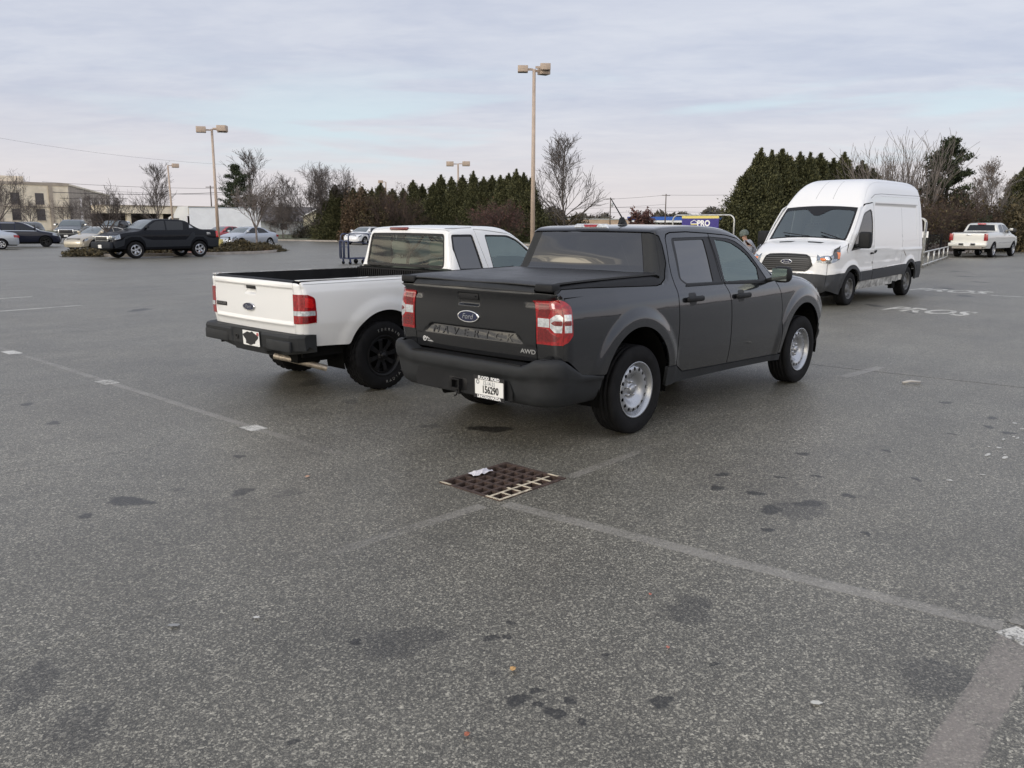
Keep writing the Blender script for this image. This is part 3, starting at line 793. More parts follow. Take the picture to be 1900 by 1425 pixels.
    mb = MB(); mb.add(tf(np.array([(-.17,-.016,0),(.17,-.016,0),(.163,.012,0),(.15,.02,0),(-.15,.02,0),(-.163,.012,0),(-.16,-.012,.012),(.16,-.012,.012),(.153,.008,.012),(.143,.014,.012),(-.143,.014,.012),(-.153,.008,.012)]), M), [(6,7,8,9,10,11)]+[(i,(i+1)%6,6+(i+1)%6,6+i) for i in range(6)])
    hl = mb.build('high_brake_lamp', CLEAR, root)
    g = MB(); g.add(tf(np.array([(-.062,-.012,.0),(.062,-.012,0),(.074,.013,0),(-.074,.013,0),(-.058,-.010,.0145),(.058,-.010,.0145),(.068,.010,.0145),(-.068,.010,.0145)]), M), [(4,5,6,7)]+[(i,(i+1)%4,4+(i+1)%4,4+i) for i in range(4)]); g.build('red_lens', RED, hl)
    # antenna
    mb = MB(); bx = .86
    mb.lathe([(0,.045),(.012,.04),(.02,.03),(.02,0)], 16, axis='z', M=TR((bx,-.10,1.665))); mb.prism([(-.06,0),(.055,0),(.04,.02),(-.005,.065),(-.03,.06)], -.014, .014, M=TR((bx,-.10,1.668)), axis='y')
    mb.tube([(bx+.0,-.10,1.715),(bx-.20,-.10,1.90)], [.007,.004], 6); mb.build('antenna', GLOSSB, root)
    # rear bumper
    LV = [(.335,-.93,-.07),(.350,-1.02,-.03),(.385,-1.06,-.008),(.45,-1.075,0),(.52,-1.082,.002),(.545,-1.086,.003),(.560,-1.100,.006),(.578,-1.108,.007),(.615,-1.110,.007),(.638,-1.104,.004),(.650,-1.092,-.004),(.655,-1.075,-.016)]
    zm_ = lambda x, y: np.where(np.abs(y) > .80, np.interp(x, [-.95,-.742,-.487], [.712,.584,.549]), .655+.052*np.clip((np.abs(y)-.62)/.10, 0, 1))
    mb = MB(); cols = []; Rc = .17; nl = len(LV)
    for z, x0, dwid in LV:
        w = float(W(np.array([-.7]), np.array([z]))[0])+.004+dwid; bow = lambda y: .045*(y/.9)**2; row = []
        xc = x0+bow(w-Rc)+Rc; 
        for x in np.linspace(-.487, xc, 12)[:-1]: row.append((x, -w))
        for i in range(11): a_ = math.pi/2*i/10; row.append((xc-Rc*math.sin(a_), -(w-Rc)-Rc*math.cos(a_)))
        for y in np.linspace(-(w-Rc), w-Rc, 62)[1:-1]: row.append((x0+bow(y), y))
        for i in range(11): a_ = math.pi/2*i/10; row.append((xc-Rc*math.cos(a_), (w-Rc)+Rc*math.sin(a_)))
        for x in np.linspace(xc, -.487, 12)[1:]: row.append((x, w))
        row = np.array(row); zt = zm_(row[:,0], row[:,1]); k_ = np.clip((z-.50)/.155, 0, 1); zz = z+(zt-.655)*k_ if True else z
        cols.append(np.c_[row, zz])
    top = cols[-1]; nin = top.copy(); nin[:,0] = np.where(np.abs(top[:,1]) < .8, -.955, top[:,0]); nin[:,1] = np.where(np.abs(top[:,1]) < .8, top[:,1], np.sign(top[:,1])*(np.abs(top[:,1])-.05)); cols.append(nin)
    nc_ = len(cols[0]); mb.add(np.vstack(cols), [(j*nc_+i, (j+1)*nc_+i, (j+1)*nc_+i+1, j*nc_+i+1)[::-1] for j in range(len(cols)-1) for i in range(nc_-1)], smooth=True)
    fbm = mb.build('rear_bumper', PLASG, root)
    mb = MB(); mb.box(-1.082,-.965,-.60,.60,.650,.6575)
    for i in range(44): y = -.59+i*.0268; mb.box(-1.08,-.97,y,y+.012,.6575,.6605)
    mb.build('step_pad', PLAS, fbm)
    mb = MB(); Y_ = np.linspace(-.52,.56,28); V = [(-1.0775+.045*(y/.9)**2-.010-(.0 if z < .5 else .004), y*(1 if z < .5 else .93), z) for z in (.375,.45,.53) for y in Y_]
    mb.add(V, [(j*28+i, (j+1)*28+i, (j+1)*28+i+1, j*28+i+1)[::-1] for j in range(2) for i in range(27)], smooth=True); mb.build('bumper_inset', PLAS, fbm)
    # hitch receiver
    mb = MB(); mb.box(-1.13,-.90,-.005,.085,.405,.415); mb.box(-1.13,-.90,-.005,.085,.475,.485); mb.box(-1.13,-.90,-.005,.005,.415,.475); mb.box(-1.13,-.90,.075,.085,.415,.475); mb.rbox(-1.09,-1.05,-.06,.15,.39,.50,.012); mb.tube([(-1.12,.02,.40),(-1.13,.02,.36),(-1.11,.06,.345)], .006, 6); mb.box(-1.10,-1.0,.02,.06,.36,.40)
    mb.build('hitch_receiver', GLOSSB, root)
    # plate
    Mp = frame_M((-1.104,-.312,.452), (0,-1,0), (-.02,0,1))
    mb = MB(); mb.prism(rpoly([(-.155,-.078),(.155,-.078),(.155,.078),(-.155,.078)], .01), 0, .003, M=Mp); pl = mb.build('licence_plate', PLATE, root)
    mb = MB(); put_text(mb, '156290', .078, Mp @ Matrix.Translation((.012,-.018,.0045)), bold=.0022, ext=.0004, sx=.74); mb.build('plate_number', BLK, pl)
    mb = MB(); put_text(mb, '12-14-21', .044, Mp @ Matrix.Translation((0,.032,.0045)), ext=.0004, sx=.8); ring = np.array(ell(-.118,.038,.017,.017,18)); c0 = np.array([-.118,.038]); rin = c0+(ring-c0)*.62
    mb.add(tf(np.vstack([np.c_[ring, np.full(18,.0045)], np.c_[rin, np.full(18,.0045)]]), Mp), [(i,(i+1)%18,18+(i+1)%18,18+i) for i in range(18)]); mb.build('plate_date', mat('grey_print', (.16,.17,.19), rough=.5), pl)
    mb = MB()
    mb.prism([(-.160,.058),(.160,.058),(.160,.086),(-.160,.086)], .001, .0065, M=Mp); mb.prism([(-.160,-.086),(.160,-.086),(.160,-.058),(-.160,-.058)], .001, .0065, M=Mp); mb.prism([(-.160,-.058),(-.150,-.058),(-.150,.058),(-.160,.058)], .001, .0065, M=Mp); mb.prism([(.150,-.058),(.160,-.058),(.160,.058),(.150,.058)], .001, .0065, M=Mp)
    pf = mb.build('plate_frame', BLK, pl)
    mb = MB(); put_text(mb, 'FLOOD  FORD', .034, Mp @ Matrix.Translation((0,.072,.007)), bold=.0015, ext=.0004, sx=1.0); put_text(mb, 'LINCOLN MAZDA', .030, Mp @ Matrix.Translation((0,-.072,.007)), bold=.0015, ext=.0004, sx=1.0); mb.build('frame_lettering', WHT, pf)
    # underside and wheels
    wells(root, (-.03, 3.04), .475, .885, .50, .41)
    mb = MB(); mb.box(-.93,-.50,-.80,.80,.36,.60); mb.box(-.93,.45,-.50,.50,.34,1.15); mb.box(.46,2.55,-.80,.80,.34,.50); mb.box(2.55,3.75,-.50,.50,.30,1.0); mb.box(-.9,.43,-.86,-.84,.95,1.15); mb.box(-.9,.43,.84,.86,.95,1.15); mb.box(3.52,3.76,-.66,.66,.32,.8); mb.box(.43,.46,-.78,.78,.45,1.2)
    mb.tube([(-.15,-.55,.33),(-.15,.55,.33)], .05, 8); mb.tube([(-.62,.35,.31),(-.95,.35,.33)], .03, 8)
    mb.build('underbody', UNDER, root)
    mb = MB(); mb.rbox(2.12,2.5,-.72,.72,.70,1.10,.06); mb.box(.46,2.5,-.80,.80,.50,.53); mb.build('dashboard', INT, root)
    for y in (-.38, .38): seat(root, 1.28, y, .68, INTG); 
    seat(root, .62, 0, .62, INT, 1.2, .42, False)
    steering(root, 2.05, .38, 1.0)
    for ax in (0, 3.076):
        for sg in (-1, 1): wheel(root, ax, sg*.79, sg, .362, .225, .226, 'steel', rot=.4 if ax else 0)
    return root
# ------------------------------------------------------------------ white extended-cab pickup
def white_pickup():
    root = thing('pickup_truck', 'white extended cab pickup with open bed and black wheels, left of the grey pickup', 'pickup truck', (-.245, 2.85, 0), R(-1))
    tab = chaikin([(.30,.80),(.50,.835),(.60,.848),(.70,.862),(.72,.872),(.80,.876),(1.0,.874),(1.055,.868),(1.068,.858),(1.10,.852),(1.14,.836),(1.16,.826),(1.35,.775),(1.55,.715),(1.62,.685),(1.8,.64)], 3)
    def W(x, z):
        w = np.interp(z, tab[:,0], tab[:,1]); w = w*(1-.05*np.clip((x-2.9)/1.1, 0, 1)**2)
        for ax, az in ((.03,.36), (3.23,.36)):
            rho = np.hypot(x-ax, z-az); s_ = np.clip((.62-rho)/.12, 0, 1); w = w+.020*s_*s_*(3-2*s_)*(z < 1.0)
        return w
    prof = [(-.93,.48,.08,.03),(-.945,.60,.08,.03),(-.955,.72,.08,.03),(-.965,.735,.08,.03),(-.965,.90,.08,.03),(-.962,1.05,.08,.03),(-.968,1.075,.07,.03),(-.962,1.11,.06,.02),(-.945,1.138,.045,.01),(-.90,1.146,.035,.0),(0,1.148,.03,0),(.89,1.150,.03,0),(.935,1.155,.06,.02),(.95,1.20,.08,.03),
        (.965,1.30,.08,.04),(.985,1.45,.07,.04),(1.005,1.56,.06,.04),(1.03,1.615,.055,.04),(1.10,1.638,.05,.035),(1.4,1.655,.05,.03),(1.75,1.652,.05,.03),(1.95,1.628,.05,.05),(2.12,1.565,.05,.10),(2.3,1.44,.05,.11),(2.5,1.28,.05,.11),(2.72,1.12,.06,.08),(2.82,1.075,.08,.04),(3.2,1.045,.09,.04),(3.6,1.0,.10,.05),(3.85,.95,.12,.07),(3.93,.86,.14,.09),(3.95,.65,.16,.1),(3.97,.5,.16,.1),(3.93,.38,.12,.1)]
    f = Form(prof, W, .85, .025)
    def dw(t, y, P):
        z = P[:,1]; rear = P[:,0] < -.9
        d = .008*np.clip((1.068-z)/.008, 0, 1)*np.clip((z-.74)/.02, 0, 1)
        d += .03*np.clip((.11-np.abs(y-.02))/.015, 0, 1)*np.clip((z-.985)/.015, 0, 1)*np.clip((1.062-z)/.015, 0, 1)
        d -= .010*np.exp(-((z-.725)/.018)**2)
        d = d*np.clip((.742-np.abs(y))/.004, 0, 1)
        return np.where(rear, d, 0)
    f.dw = dw
    T, E, q = f.T, f.E, f.q
    tB, tTop, tR0, tR1 = T(-.947,.645), T(-.955,1.13), T(-.92,1.145), T(.90,1.150)
    tG0, tG1, tRf, tW0, tW1 = T(.95,1.19), T(1.03,1.612), T(1.035,1.622), T(2.03,1.60), T(2.74,1.11)
    tH0, tH1, tEnd = T(2.84,1.072), T(3.88,.92), T(3.93,.39)
    sw = rpoly([(1.058,1.552),(1.040,1.40),(1.088,1.165),(1.452,1.160),(1.375,1.552)], [.03,.02,.03,.02,.03])
    fw = rpoly([(1.560,1.549),(1.60,1.165),(2.48,1.15),(2.46,1.20),(2.26,1.365),(2.09,1.485),(1.93,1.541)], [.03,.02,.02,.02,.04,.04,.04])
    seam = [(1.405,1.612),(1.44,1.45),(1.535,1.16),(1.56,1.0),(1.57,.80),(1.57,.50)]
    for sg in (-1, 1):
        s1 = 1 if sg < 0 else -1
        mb = MB()
        out_ = E(tB, T(.935,1.156))+[(.945,1.10),(.945,.50),(.49,.495)]+arc(.03,.36,.46,17,158,26)+[(-.42,.513),(-.93,.533),(-.955,.60)]
        sheet(mb, out_, [], f.side(sg), .03, s1)
        sheet(mb, f.rect(tB, tTop, -f.Q, -q(tB,.744)) if sg < 0 else f.rect(tB, tTop, q(tB,.744), f.Q), [], f.wrap, .03, 1)
        mb.build('bed_side', WHITE, root)
        mb = MB()
        out_ = [(.953,.50),(.953,1.10)]+E(T(.94,1.165), tW1)+[(2.62,1.08),(2.50,1.16),(2.27,1.385),(2.10,1.505),(1.935,1.562),(1.60,1.60),(1.412,1.612),(1.447,1.45),(1.528,1.16),(1.553,1.0),(1.563,.80),(1.563,.50)]
        sheet(mb, out_, [sw], f.side(sg), .03, s1); cab = mb.build('cab_side', WHITE, root)
        door = f.mk_side('door', [(1.570,.50),(1.570,.80),(1.560,1.0),(1.535,1.16),(1.454,1.45),(1.419,1.605),(1.60,1.592),(1.935,1.555),(2.10,1.498),(2.27,1.378),(2.50,1.152),(2.62,1.05),(2.70,.95),(2.70,.50)], WHITE, root, sg, [fw])
        f.mk_side('window_trim', inset(sw, .001), GLOSSB, cab, sg, [inset(sw, .022)], -.006, .01)
        f.mk_side('window_glass', inset(sw, .020), G_DARK, cab, sg, [], -.010, 0)
        f.mk_side('window_trim', inset(fw, .001), GLOSSB, door, sg, [inset(fw, .016)], -.006, .01)
        f.mk_side('window_glass', inset(fw, .014), G_CLR, door, sg, [], -.012, 0)
        f.mk_side('roof_gutter', [(1.0,1.617),(1.40,1.630),(1.40,1.622),(1.01,1.609)], mat('grey_sealant', (.3,.3,.3)), cab, sg, [], .001, .003, .02)
        hb = MB(); yy = sg*.882; hb.rbox(1.62,1.78,yy-.014,yy+.014,1.0,1.035,.01); hb.build('door_handle', GLOSSB, door)
        f.mk_side('front_wing', [(2.62,1.06)]+E(T(2.80,1.08), tEnd)+[(3.72,.40)]+arc(3.23,.36,.46,5,165,26)+[(2.708,.48),(2.708,.95)], WHITE, root, sg)
        f.mk_side('sill', [(.50,.49),(2.75,.47),(2.75,.40),(.50,.40)], WHITE, root, sg, [], -.03, .03)
        # lamp
        z0, z1 = T(-.965,.742), T(-.965,1.018)
        mb = MB(); sheet(mb, E(z0, z1)+rpoly([(-.88,1.018),(-.800,.985),(-.790,.85),(-.792,.745)], [.002,.03,.01,.01])[0:], [], f.side(sg), .02, s1, .008, .02)
        sheet(mb, f.rect(z0, z1, -f.Q, -q(z0,.748)) if sg < 0 else f.rect(z0, z1, q(z0,.748), f.Q), [], f.wrap, .02, 1, .008, .02)
        lamp = mb.build('tail_lamp', RED, root)
        c_ = MB(); sheet(c_, [(-.93,.865),(-.805,.865),(-.805,.822),(-.93,.822)], [], f.side(sg), .02, s1, .011, .004); 
        za, zb = T(-.965,.822), T(-.965,.865); lo = q(za,.752); sheet(c_, [(za, s_*lo_) for s_, lo_ in ((sg, lo),)]+[(za, sg*f.Q), (zb, sg*f.Q), (zb, sg*lo)] if sg > 0 else [(za,-f.Q),(za,-lo),(zb,-lo),(zb,-f.Q)], [], f.wrap, .02, 1, .011, .004)
        c_.build('reversing_lens', CLEAR, lamp)
        f.mk_side('reflector', [(-.90,.990),(-.83,.975),(-.815,.90),(-.84,.89),(-.90,.90)], REDB, lamp, sg, [], .0105, .003, .02)
        f.mk_side('reflector', [(-.92,.81),(-.81,.81),(-.81,.76),(-.92,.76)], REDD, lamp, sg, [], .0105, .003, .02)
        f.mk_side('bed_trim_line', [(-.90,1.112),(.88,1.118),(.88,1.113),(-.90,1.107)], mat('grey_sealant', (.3,.3,.3)), root, sg, [], .0008, .002, .03)
        mirror_part(root, 2.45, sg*.90, 1.13, sg, .12, .19, .15)
    tgp = [(tB, -q(tB,.738)), (tTop, -q(tTop,.738)), (tTop, q(tTop,.738)), (tB, q(tB,.738))]
    tgo = f.mk_wrap('tailgate', f.rect(tB, tTop, -q(tB,.738), q(tB,.738)), WHITE, root, h=.016)
    f.mk_wrap('tailgate_cap', f.rect(tTop+.003, T(-.90,1.146), -q(tTop,.735), q(tTop,.735)), PLAS, root)
    X0 = lambda y, z: f.wrap(np.array([(T(-.965, z), q(T(-.965, z), y))]))[0]
    mb = MB(); P = X0(.015,1.045); mb.rbox(P[0]-.03,P[0],-.075,.10,1.028,1.066,.008); mb.build('tailgate_handle', GLOSSB, tgo)
    oval_badge(root, frame_M(X0(.045,.852)+np.array([-.006,0,0]), (0,-1,0), (0,0,1)), .112, .042, 'Ford')
    mb = MB(); P = X0(.625,.848); mb.rbox(P[0]-.006,P[0]+.01,.515,.735,.826,.868,.003); nb = mb.build('name_plate', GLOSSB, tgo)
    mb = MB(); put_text(mb, 'RANGER', .040, frame_M(P+np.array([-.0075,0,.003]), (0,-1,0), (0,0,1)), ext=.001, bold=.0005, sx=1.2); mb.build('name_lettering', mat('grey_badge', (.2,.2,.2), rough=.3, metal=.6), nb)
    # bed
    mb = MB()
    for sg in (-1, 1):
        for xx0, xx1 in ((-.90,.90),):
            mb.add([(xx0,sg*.755,1.146),(xx1,sg*.755,1.149),(xx1,sg*.755,.62),(xx0,sg*.755,.62)], [(0,1,2,3) if sg > 0 else (3,2,1,0)])
            mb.box(-.48,.52,*sorted((sg*.55,sg*.754)),.62,.88)
    mb.add([(-.92,-.76,.62),(.90,-.76,.62),(.90,.76,.62),(-.92,.76,.62)], [(0,1,2,3)]); mb.add([(-.915,-.74,.62),(-.915,.74,.62),(-.915,.74,1.12),(-.915,-.74,1.12)], [(0,1,2,3)])
    lin = mb.build('bed_liner', PLAS, root)
    mb = MB(); mb.box(.885,.905,-.755,.755,.62,1.152)
    for i in range(38): y = -.74+i*.04; mb.box(.868,.885,y-.009,y+.009,.64,1.145)
    mb.box(.868,.91,-.76,.76,1.146,1.160); mb.build('bed_front_wall', PLAS, root)
    for sg in (-1, 1):
        mb = MB(); mb.box(-.93,.93,*sorted((sg*.755,sg*.832)),1.142,1.1475); mb.build('bed_rail', WHITE, root)
    # cab glass etc.
    gq = f.rect(tG0, tG1); 
    hole = rpoly([(T(.957,1.165+.02), -q(tG0,.70)), (T(1.005,1.565), -q(tG1,.635)), (T(1.005,1.565), q(tG1,.635)), (T(.957,1.185), q(tG0,.70))], .05)
    cb = f.mk_wrap('cab_back', gq, WHITE, root, [hole], h=.03)
    f.mk_wrap('rear_window_seal', inset(hole, .001), GLOSSB, cb, [inset(hole, .028)], off=-.004, thick=.01)
    f.mk_wrap('rear_window', inset(hole, .026), glass_mat('clear_rear_glass', (.62,.74,.68), 1.42), cb, off=-.008, thick=0, h=.06)
    P = f.wrap(np.array([(T(1.022,1.600), q(tG1,.14))]))[0]
    f.mk_wrap('roof', f.rect(tRf, tW0), WHITE, root, h=.035); f.mk_wrap('headliner', f.rect(tRf, tW0, -.82, .82), INTL, root, off=-.03, thick=0, h=.1)
    f.mk_wrap('windscreen', f.rect(tW0+.01, tW1, -f.Q*.91, f.Q*.91), glass_mat('clear_windscreen', (.80,.86,.83), 1.5), root, off=-.002, thick=0, h=.06)
    for a, b in ((-f.Q,-f.Q*.915),(f.Q*.915,f.Q)): f.mk_wrap('windscreen_pillar', f.rect(tW0+.002, tW1, a, b), WHITE, root)
    f.mk_wrap('cowl', f.rect(tW1+.004, tH0-.004), PLAS, root); f.mk_wrap('bonnet', f.rect(tH0, tH1), WHITE, root, h=.05); f.mk_wrap('grille', f.rect(tH1+.004, tEnd), PLAS, root, h=.05)
    mb = MB(); mb.rbox(P[0]-.018,P[0]+.02,-.02,.30,1.592,1.628,.012); mb.build('high_brake_lamp', REDD, root)
    # strap inside rear glass
    mb = MB(); mb.tube([(1.035,.02,1.19),(1.035,.0,1.28),(1.035,-.06,1.36),(1.04,-.17,1.44),(1.05,-.27,1.55)], .017, 6); mb.build('seat_belt', BLK, root)
    # bumper
    mb = MB()
    def bx(y0, y1, zt, zb, xo, xi=-.93, r=.02): mb.rbox(xo, xi, y0, y1, zb, zt, r, seg=3)
    pts = [(-1.02,.36),(-1.055,.50),(-1.07,.62),(-1.055,.645),(-.98,.650),(-.94,.645),(-.94,.40)]
    ys = [-.905,-.86,-.80,-.36,-.35,-.335,.235,.25,.26,.78,.84,.885]; V = []
    for y in ys:
        ay = abs(y+.0); k = max(0, (ay-.76)/.15)**1.6; ctr = -.345 < y < .245
        for j, (x, z) in enumerate(pts):
            zz = z; xx = x
            if j == 0: zz = .455 if not ctr else .425
            if j in (0, 6): zz = zz+max(0, ay-.45)*.18
            if ctr and j == 1: xx += .0
            if ctr and j in (1, 2): xx += .018 if j == 2 else .006
            V.append((xx+k*.13, y, zz+(-.0 if j else 0)))
    n = len(pts); F = []
    for i in range(len(ys)-1):
        for j in range(n-1): F.append((i*n+j, i*n+j+1, (i+1)*n+j+1, (i+1)*n+j))
    F.append(tuple(range(n))); F.append(tuple((len(ys)-1)*n+j for j in range(n))[::-1])
    mb.add(V, F[::1]); 
    bump = mb.build('rear_bumper', PLASG, root)
    for a, b in ((-.83,-.42),(.32,.80)): mb = MB(); mb.rbox(-1.066,-1.03,a,b,.485,.59,.012); mb.build('bumper_pad', PLASG, bump)
    mb = MB(); mb.lathe([(-.004,.028),(-.008,.022),(.004,.018),(.02,.018)], 16, axis='x', M=TR((-1.052,.147,.556))); mb.build('ball_hole', GLOSSB, bump)
    Mp = frame_M((-1.066,-.152,.563), (0,-1,0), (-.04,0,1)); mb = MB(); mb.prism(rpoly([(-.155,-.072),(.155,-.072),(.155,.072),(-.155,.072)], .01), 0, .003, M=Mp); pl = mb.build('licence_plate', PLATE, root)
    mb = MB(); rs = random.Random(5); blob = [(.135*(1+.18*math.sin(3*a+.5)+.09*math.sin(5*a))*math.cos(a)*.93-.012, .070*(1+.12*math.sin(2*a+1)+.08*math.sin(7*a))*math.sin(a)) for a in [2*math.pi*i/36 for i in range(36)]]
    mb.prism(blob, .0035, .005, M=Mp); mb.build('plate_cover', BLK, pl)
    mb = MB(); mb.prism([(.112,.03),(.150,.035),(.150,.064),(.112,.062)], .0033, .0045, M=Mp); mb.build('plate_sticker', mat('faded_red_print', (.45,.12,.12)), pl)
    mb = MB(); mb.tube([(-.98,-.42,.41),(-.90,-.54,.385),(-.80,-.64,.35),(-.62,-.76,.285)], .030, 12, cap=False); mb.tube([(-.80,-.64,.35),(-.623,-.758,.286)], .027, 12); mb.build('exhaust_pipe', mat('tan_steel', (.36,.31,.25), rough=.45, metal=.6, var=.3, vscale=30), root)
    wells(root, (.03, 3.23), .48, .80, .50, .38)
    mb = MB(); mb.box(-.92,.90,-.50,.50,.42,.60); mb.box(-.92,-.50,-.74,.74,.50,.60); mb.box(.55,2.75,-.74,.74,.38,.5); mb.box(2.72,3.7,-.48,.48,.35,.95); mb.box(-.90,-.45,-.79,-.765,.42,.53); mb.box(-.90,-.45,.765,.79,.42,.53); mb.tube([(0,-.7,.36),(0,.7,.36)], .06, 8); mb.box(-.90,-.50,-.70,-.40,.36,.5); mb.box(.905,.93,-.76,.76,.5,1.17)
    mb.build('underbody', UNDER, root)
    mb = MB(); mb.rbox(2.15,2.6,-.70,.70,.65,1.09,.06); mb.box(.93,2.6,-.74,.74,.5,.52); mb.build('dashboard', INTG, root)
    for y in (-.34,.34): seat(root, 1.42, y, .62, INTG, .5, .55)
    steering(root, 2.05, .36, 1.0, INTG)
    for ax in (0, 3.193):
        for sg in (-1, 1): wheel(root, ax, sg*.752, sg, .353, .245, .205, 'offroad', rot=.2+ax)
    return root

# ------------------------------------------------------------------ white high-roof van
def white_van():
    root = thing('delivery_van', 'white high roof cargo van with dark lower cladding and black grille, facing the camera', 'van', (16.08, 3.11, 0), R(180))
    tab = chaikin([(.28,.93),(.35,.955),(.50,.982),(.74,1.0),(.78,.985),(.95,.990),(1.05,.996),(1.30,.988),(1.6,.965),(2.0,.915),(2.3,.870),(2.38,.855),(2.6,.80),(2.8,.72)], 3)
    def W(x, z):
        w = np.interp(z, tab[:,0], tab[:,1]); w = w*(1-.10*np.clip((x-3.3)/1.2, 0, 1)**2)
        w = w-.010*np.clip((z-1.42)/.015, 0, 1)*np.clip((2.15-z)/.015, 0, 1)*np.clip((x+.5)/.02, 0, 1)*np.clip((2.35-x)/.02, 0, 1)
        w = w-.006*np.clip((1.22-z)/.02, 0, 1)*np.clip((z-.85)/.05, 0, 1)*np.clip((x-.55)/.1, 0, 1)*np.clip((3.0-x)/.1, 0, 1)
        w = w+.012*(np.exp(-((z-(1.13+.012*x))/.03)**2))*(x < 3.3)
        w = w-.014*np.exp(-((x-.9)/.10)**2-((z-1.0)/.09)**2)-.010*np.exp(-((x-1.5)/.18)**2-((z-.93)/.05)**2)-.02*np.exp(-((x-1.3)/.3)**2-((z-.42)/.06)**2)
        for ax, az, r_ in ((-.06,.39,.49),(3.64,.35,.50)):
            rho = np.hypot(x-ax, z-az); s_ = np.clip((r_+.13-rho)/.12, 0, 1); w = w+.028*s_*s_*(3-2*s_)
        return w
    prof = [(-.98,.40,.06,.0),(-1.0,.60,.07,.01),(-.99,.9,.07,.01),(-.98,1.3,.07,.01),(-.95,1.9,.08,.01),(-.91,2.4,.12,.02),(-.87,2.62,.18,.02),(-.78,2.70,.22,.02),(-.5,2.735,.24,.02),(.5,2.74,.24,.02),(1.5,2.735,.24,.02),(2.0,2.72,.24,.03),(2.35,2.66,.24,.04),(2.62,2.54,.22,.06),(2.85,2.36,.18,.08),(3.0,2.20,.13,.09),(3.08,2.11,.10,.09),
        (3.2,2.0,.08,.09),(3.55,1.66,.08,.10),(3.80,1.42,.09,.10),(3.90,1.365,.12,.08),(4.1,1.32,.16,.08),(4.35,1.25,.20,.10),(4.55,1.17,.24,.13),(4.66,1.06,.28,.16),(4.70,.92,.30,.17),(4.72,.76,.30,.17),(4.74,.66,.28,.16),(4.76,.5,.26,.16),(4.72,.34,.22,.16),(4.6,.22,.2,.14)]
    f = Form(prof, W, .95, .04)
    T, E, q = f.T, f.E, f.q
    t0, tBk, tRf, tW0, tW1, tH1, tEnd = T(-1.0,.62), T(-.80,2.69), T(2.98,2.225), T(3.09,2.10), T(3.80,1.42), T(4.65,1.07), T(4.62,.23)
    tCl = T(4.73,.70)
    dwin = rpoly([(3.73,1.150),(3.02,1.945),(2.62,2.035),(2.53,1.99),(2.50,1.77),(2.53,1.30),(2.64,1.185),(3.1,1.20)], [.02,.10,.03,.05,.04,.05,.05,.02])
    doorO = [(3.90,1.16),(3.12,2.02),(2.86,2.13),(2.46,2.17),(2.42,2.10),(2.43,1.4),(2.44,.90),(2.45,.53),(3.10,.50),(3.215,.66),(3.25,.80),(3.60,.97),(3.86,1.08)]
    clad_r = [(3.20,.483)]
    for sg in (-1, 1):
        s1 = 1 if sg < 0 else -1
        # body side behind the door
        mb = MB()
        out_ = E(t0, T(3.86,1.385))+[(3.93,1.17),(3.14,2.045),(2.87,2.15),(2.45,2.19),(2.405,2.11),(2.415,1.4),(2.425,.90),(2.43,.725),(.44,.778)]+arc(-.06,.39,.49,53,128,14)+[(-.42,.805),(-.93,.818)]
        sheet(mb, out_, [], f.side(sg), .05, s1); side = mb.build('body_side', VWHITE, root)
        d = f.mk_side('cab_door', inset(doorO, .003), VWHITE, root, sg, [dwin], h=.04)
        f.mk_side('window_seal', inset(dwin, .001), GLOSSB, d, sg, [inset(dwin, .03)], -.006, .012, .05)
        f.mk_side('window_glass', inset(dwin, .028), glass_mat('van_side_glass', (.16,.18,.18), 1.6), d, sg, [], -.012, 0, .1)
        hb = MB(); yy = sg*1.005; hb.rbox(2.50,2.64,yy-.02,yy+.02,1.06,1.10,.015); hb.build('door_handle', PLAS, d)
        f.mk_side('lock_plate', rpoly([(2.40,1.13),(2.28,1.15),(2.27,1.10),(2.39,1.07)], .015), PLAS, side, sg, [], .012, .012, .03)
        f.mk_side('fuel_cap', ell(2.47,.875,.02,.03,10), PLAS, d, sg, [], .003, .003, .02)
        # cladding
        f.mk_side('side_cladding', [(3.21,.70),(2.447,.712),(2.447,.50),(3.16,.487)], VPLAS, root, sg, [], .008, .03, .04)
        f.mk_side('side_cladding', [(2.425,.712),(.45,.768)]+arc(-.06,.39,.47,55,15,6)+[(.50,.545),(2.425,.495)], VPLAS, root, sg, [], .008, .03, .04)
        f.mk_side('lower_sill', [(3.16,.48),(.44,.535),(.40,.42),(1.0,.33),(3.22,.31)], mat('scraped_white_sill', (.38,.38,.37), rough=.6, var=.5, vscale=7), root, sg, [], -.01, .03, .05)
        mb = MB(); sheet(mb, arc(-.06,.39,.50,0,180,26)+arc(-.06,.39,.425,180,0,26), [], f.side(sg), .04, s1, .010, .04); mb.build('arch_trim', VPLAS, root)
        mb = MB(); sheet(mb, arc(3.64,.35,.51,5,160,26)+arc(3.64,.35,.43,160,5,26), [], f.side(sg), .04, s1, .010, .04); mb.build('arch_trim', VPLAS, root)
        f.mk_side('rear_bumper', E(T(-.985,.40), T(-.995,.80))+[(-.44,.805),(-.555,.62),(-.50,.40)], VPLAS, root, sg, [], .010, .03, .05)
        f.mk_side('front_wing', [(3.885,1.10),(3.60,.975),(3.255,.80),(3.215,.70),(3.17,.60)]+arc(3.64,.35,.47,150,40,18)+[(4.15,.70)]+E(T(4.73,.705), T(3.868,1.383))+[(3.935,1.175)], VWHITE, root, sg, [], 0, .015, .04)
        f.mk_side('front_bumper', arc(3.64,.35,.45,48,5,10)+[(4.10,.25)]+E(tEnd, tCl)+[(4.17,.695),(4.02,.70)], VPLAS, root, sg, [], .006, .03, .05)
        # grey strips laid on the flank, seam and groove shade put into their colour
        SE = mat('panel_shadow_line', (.20,.20,.21), rough=.8)
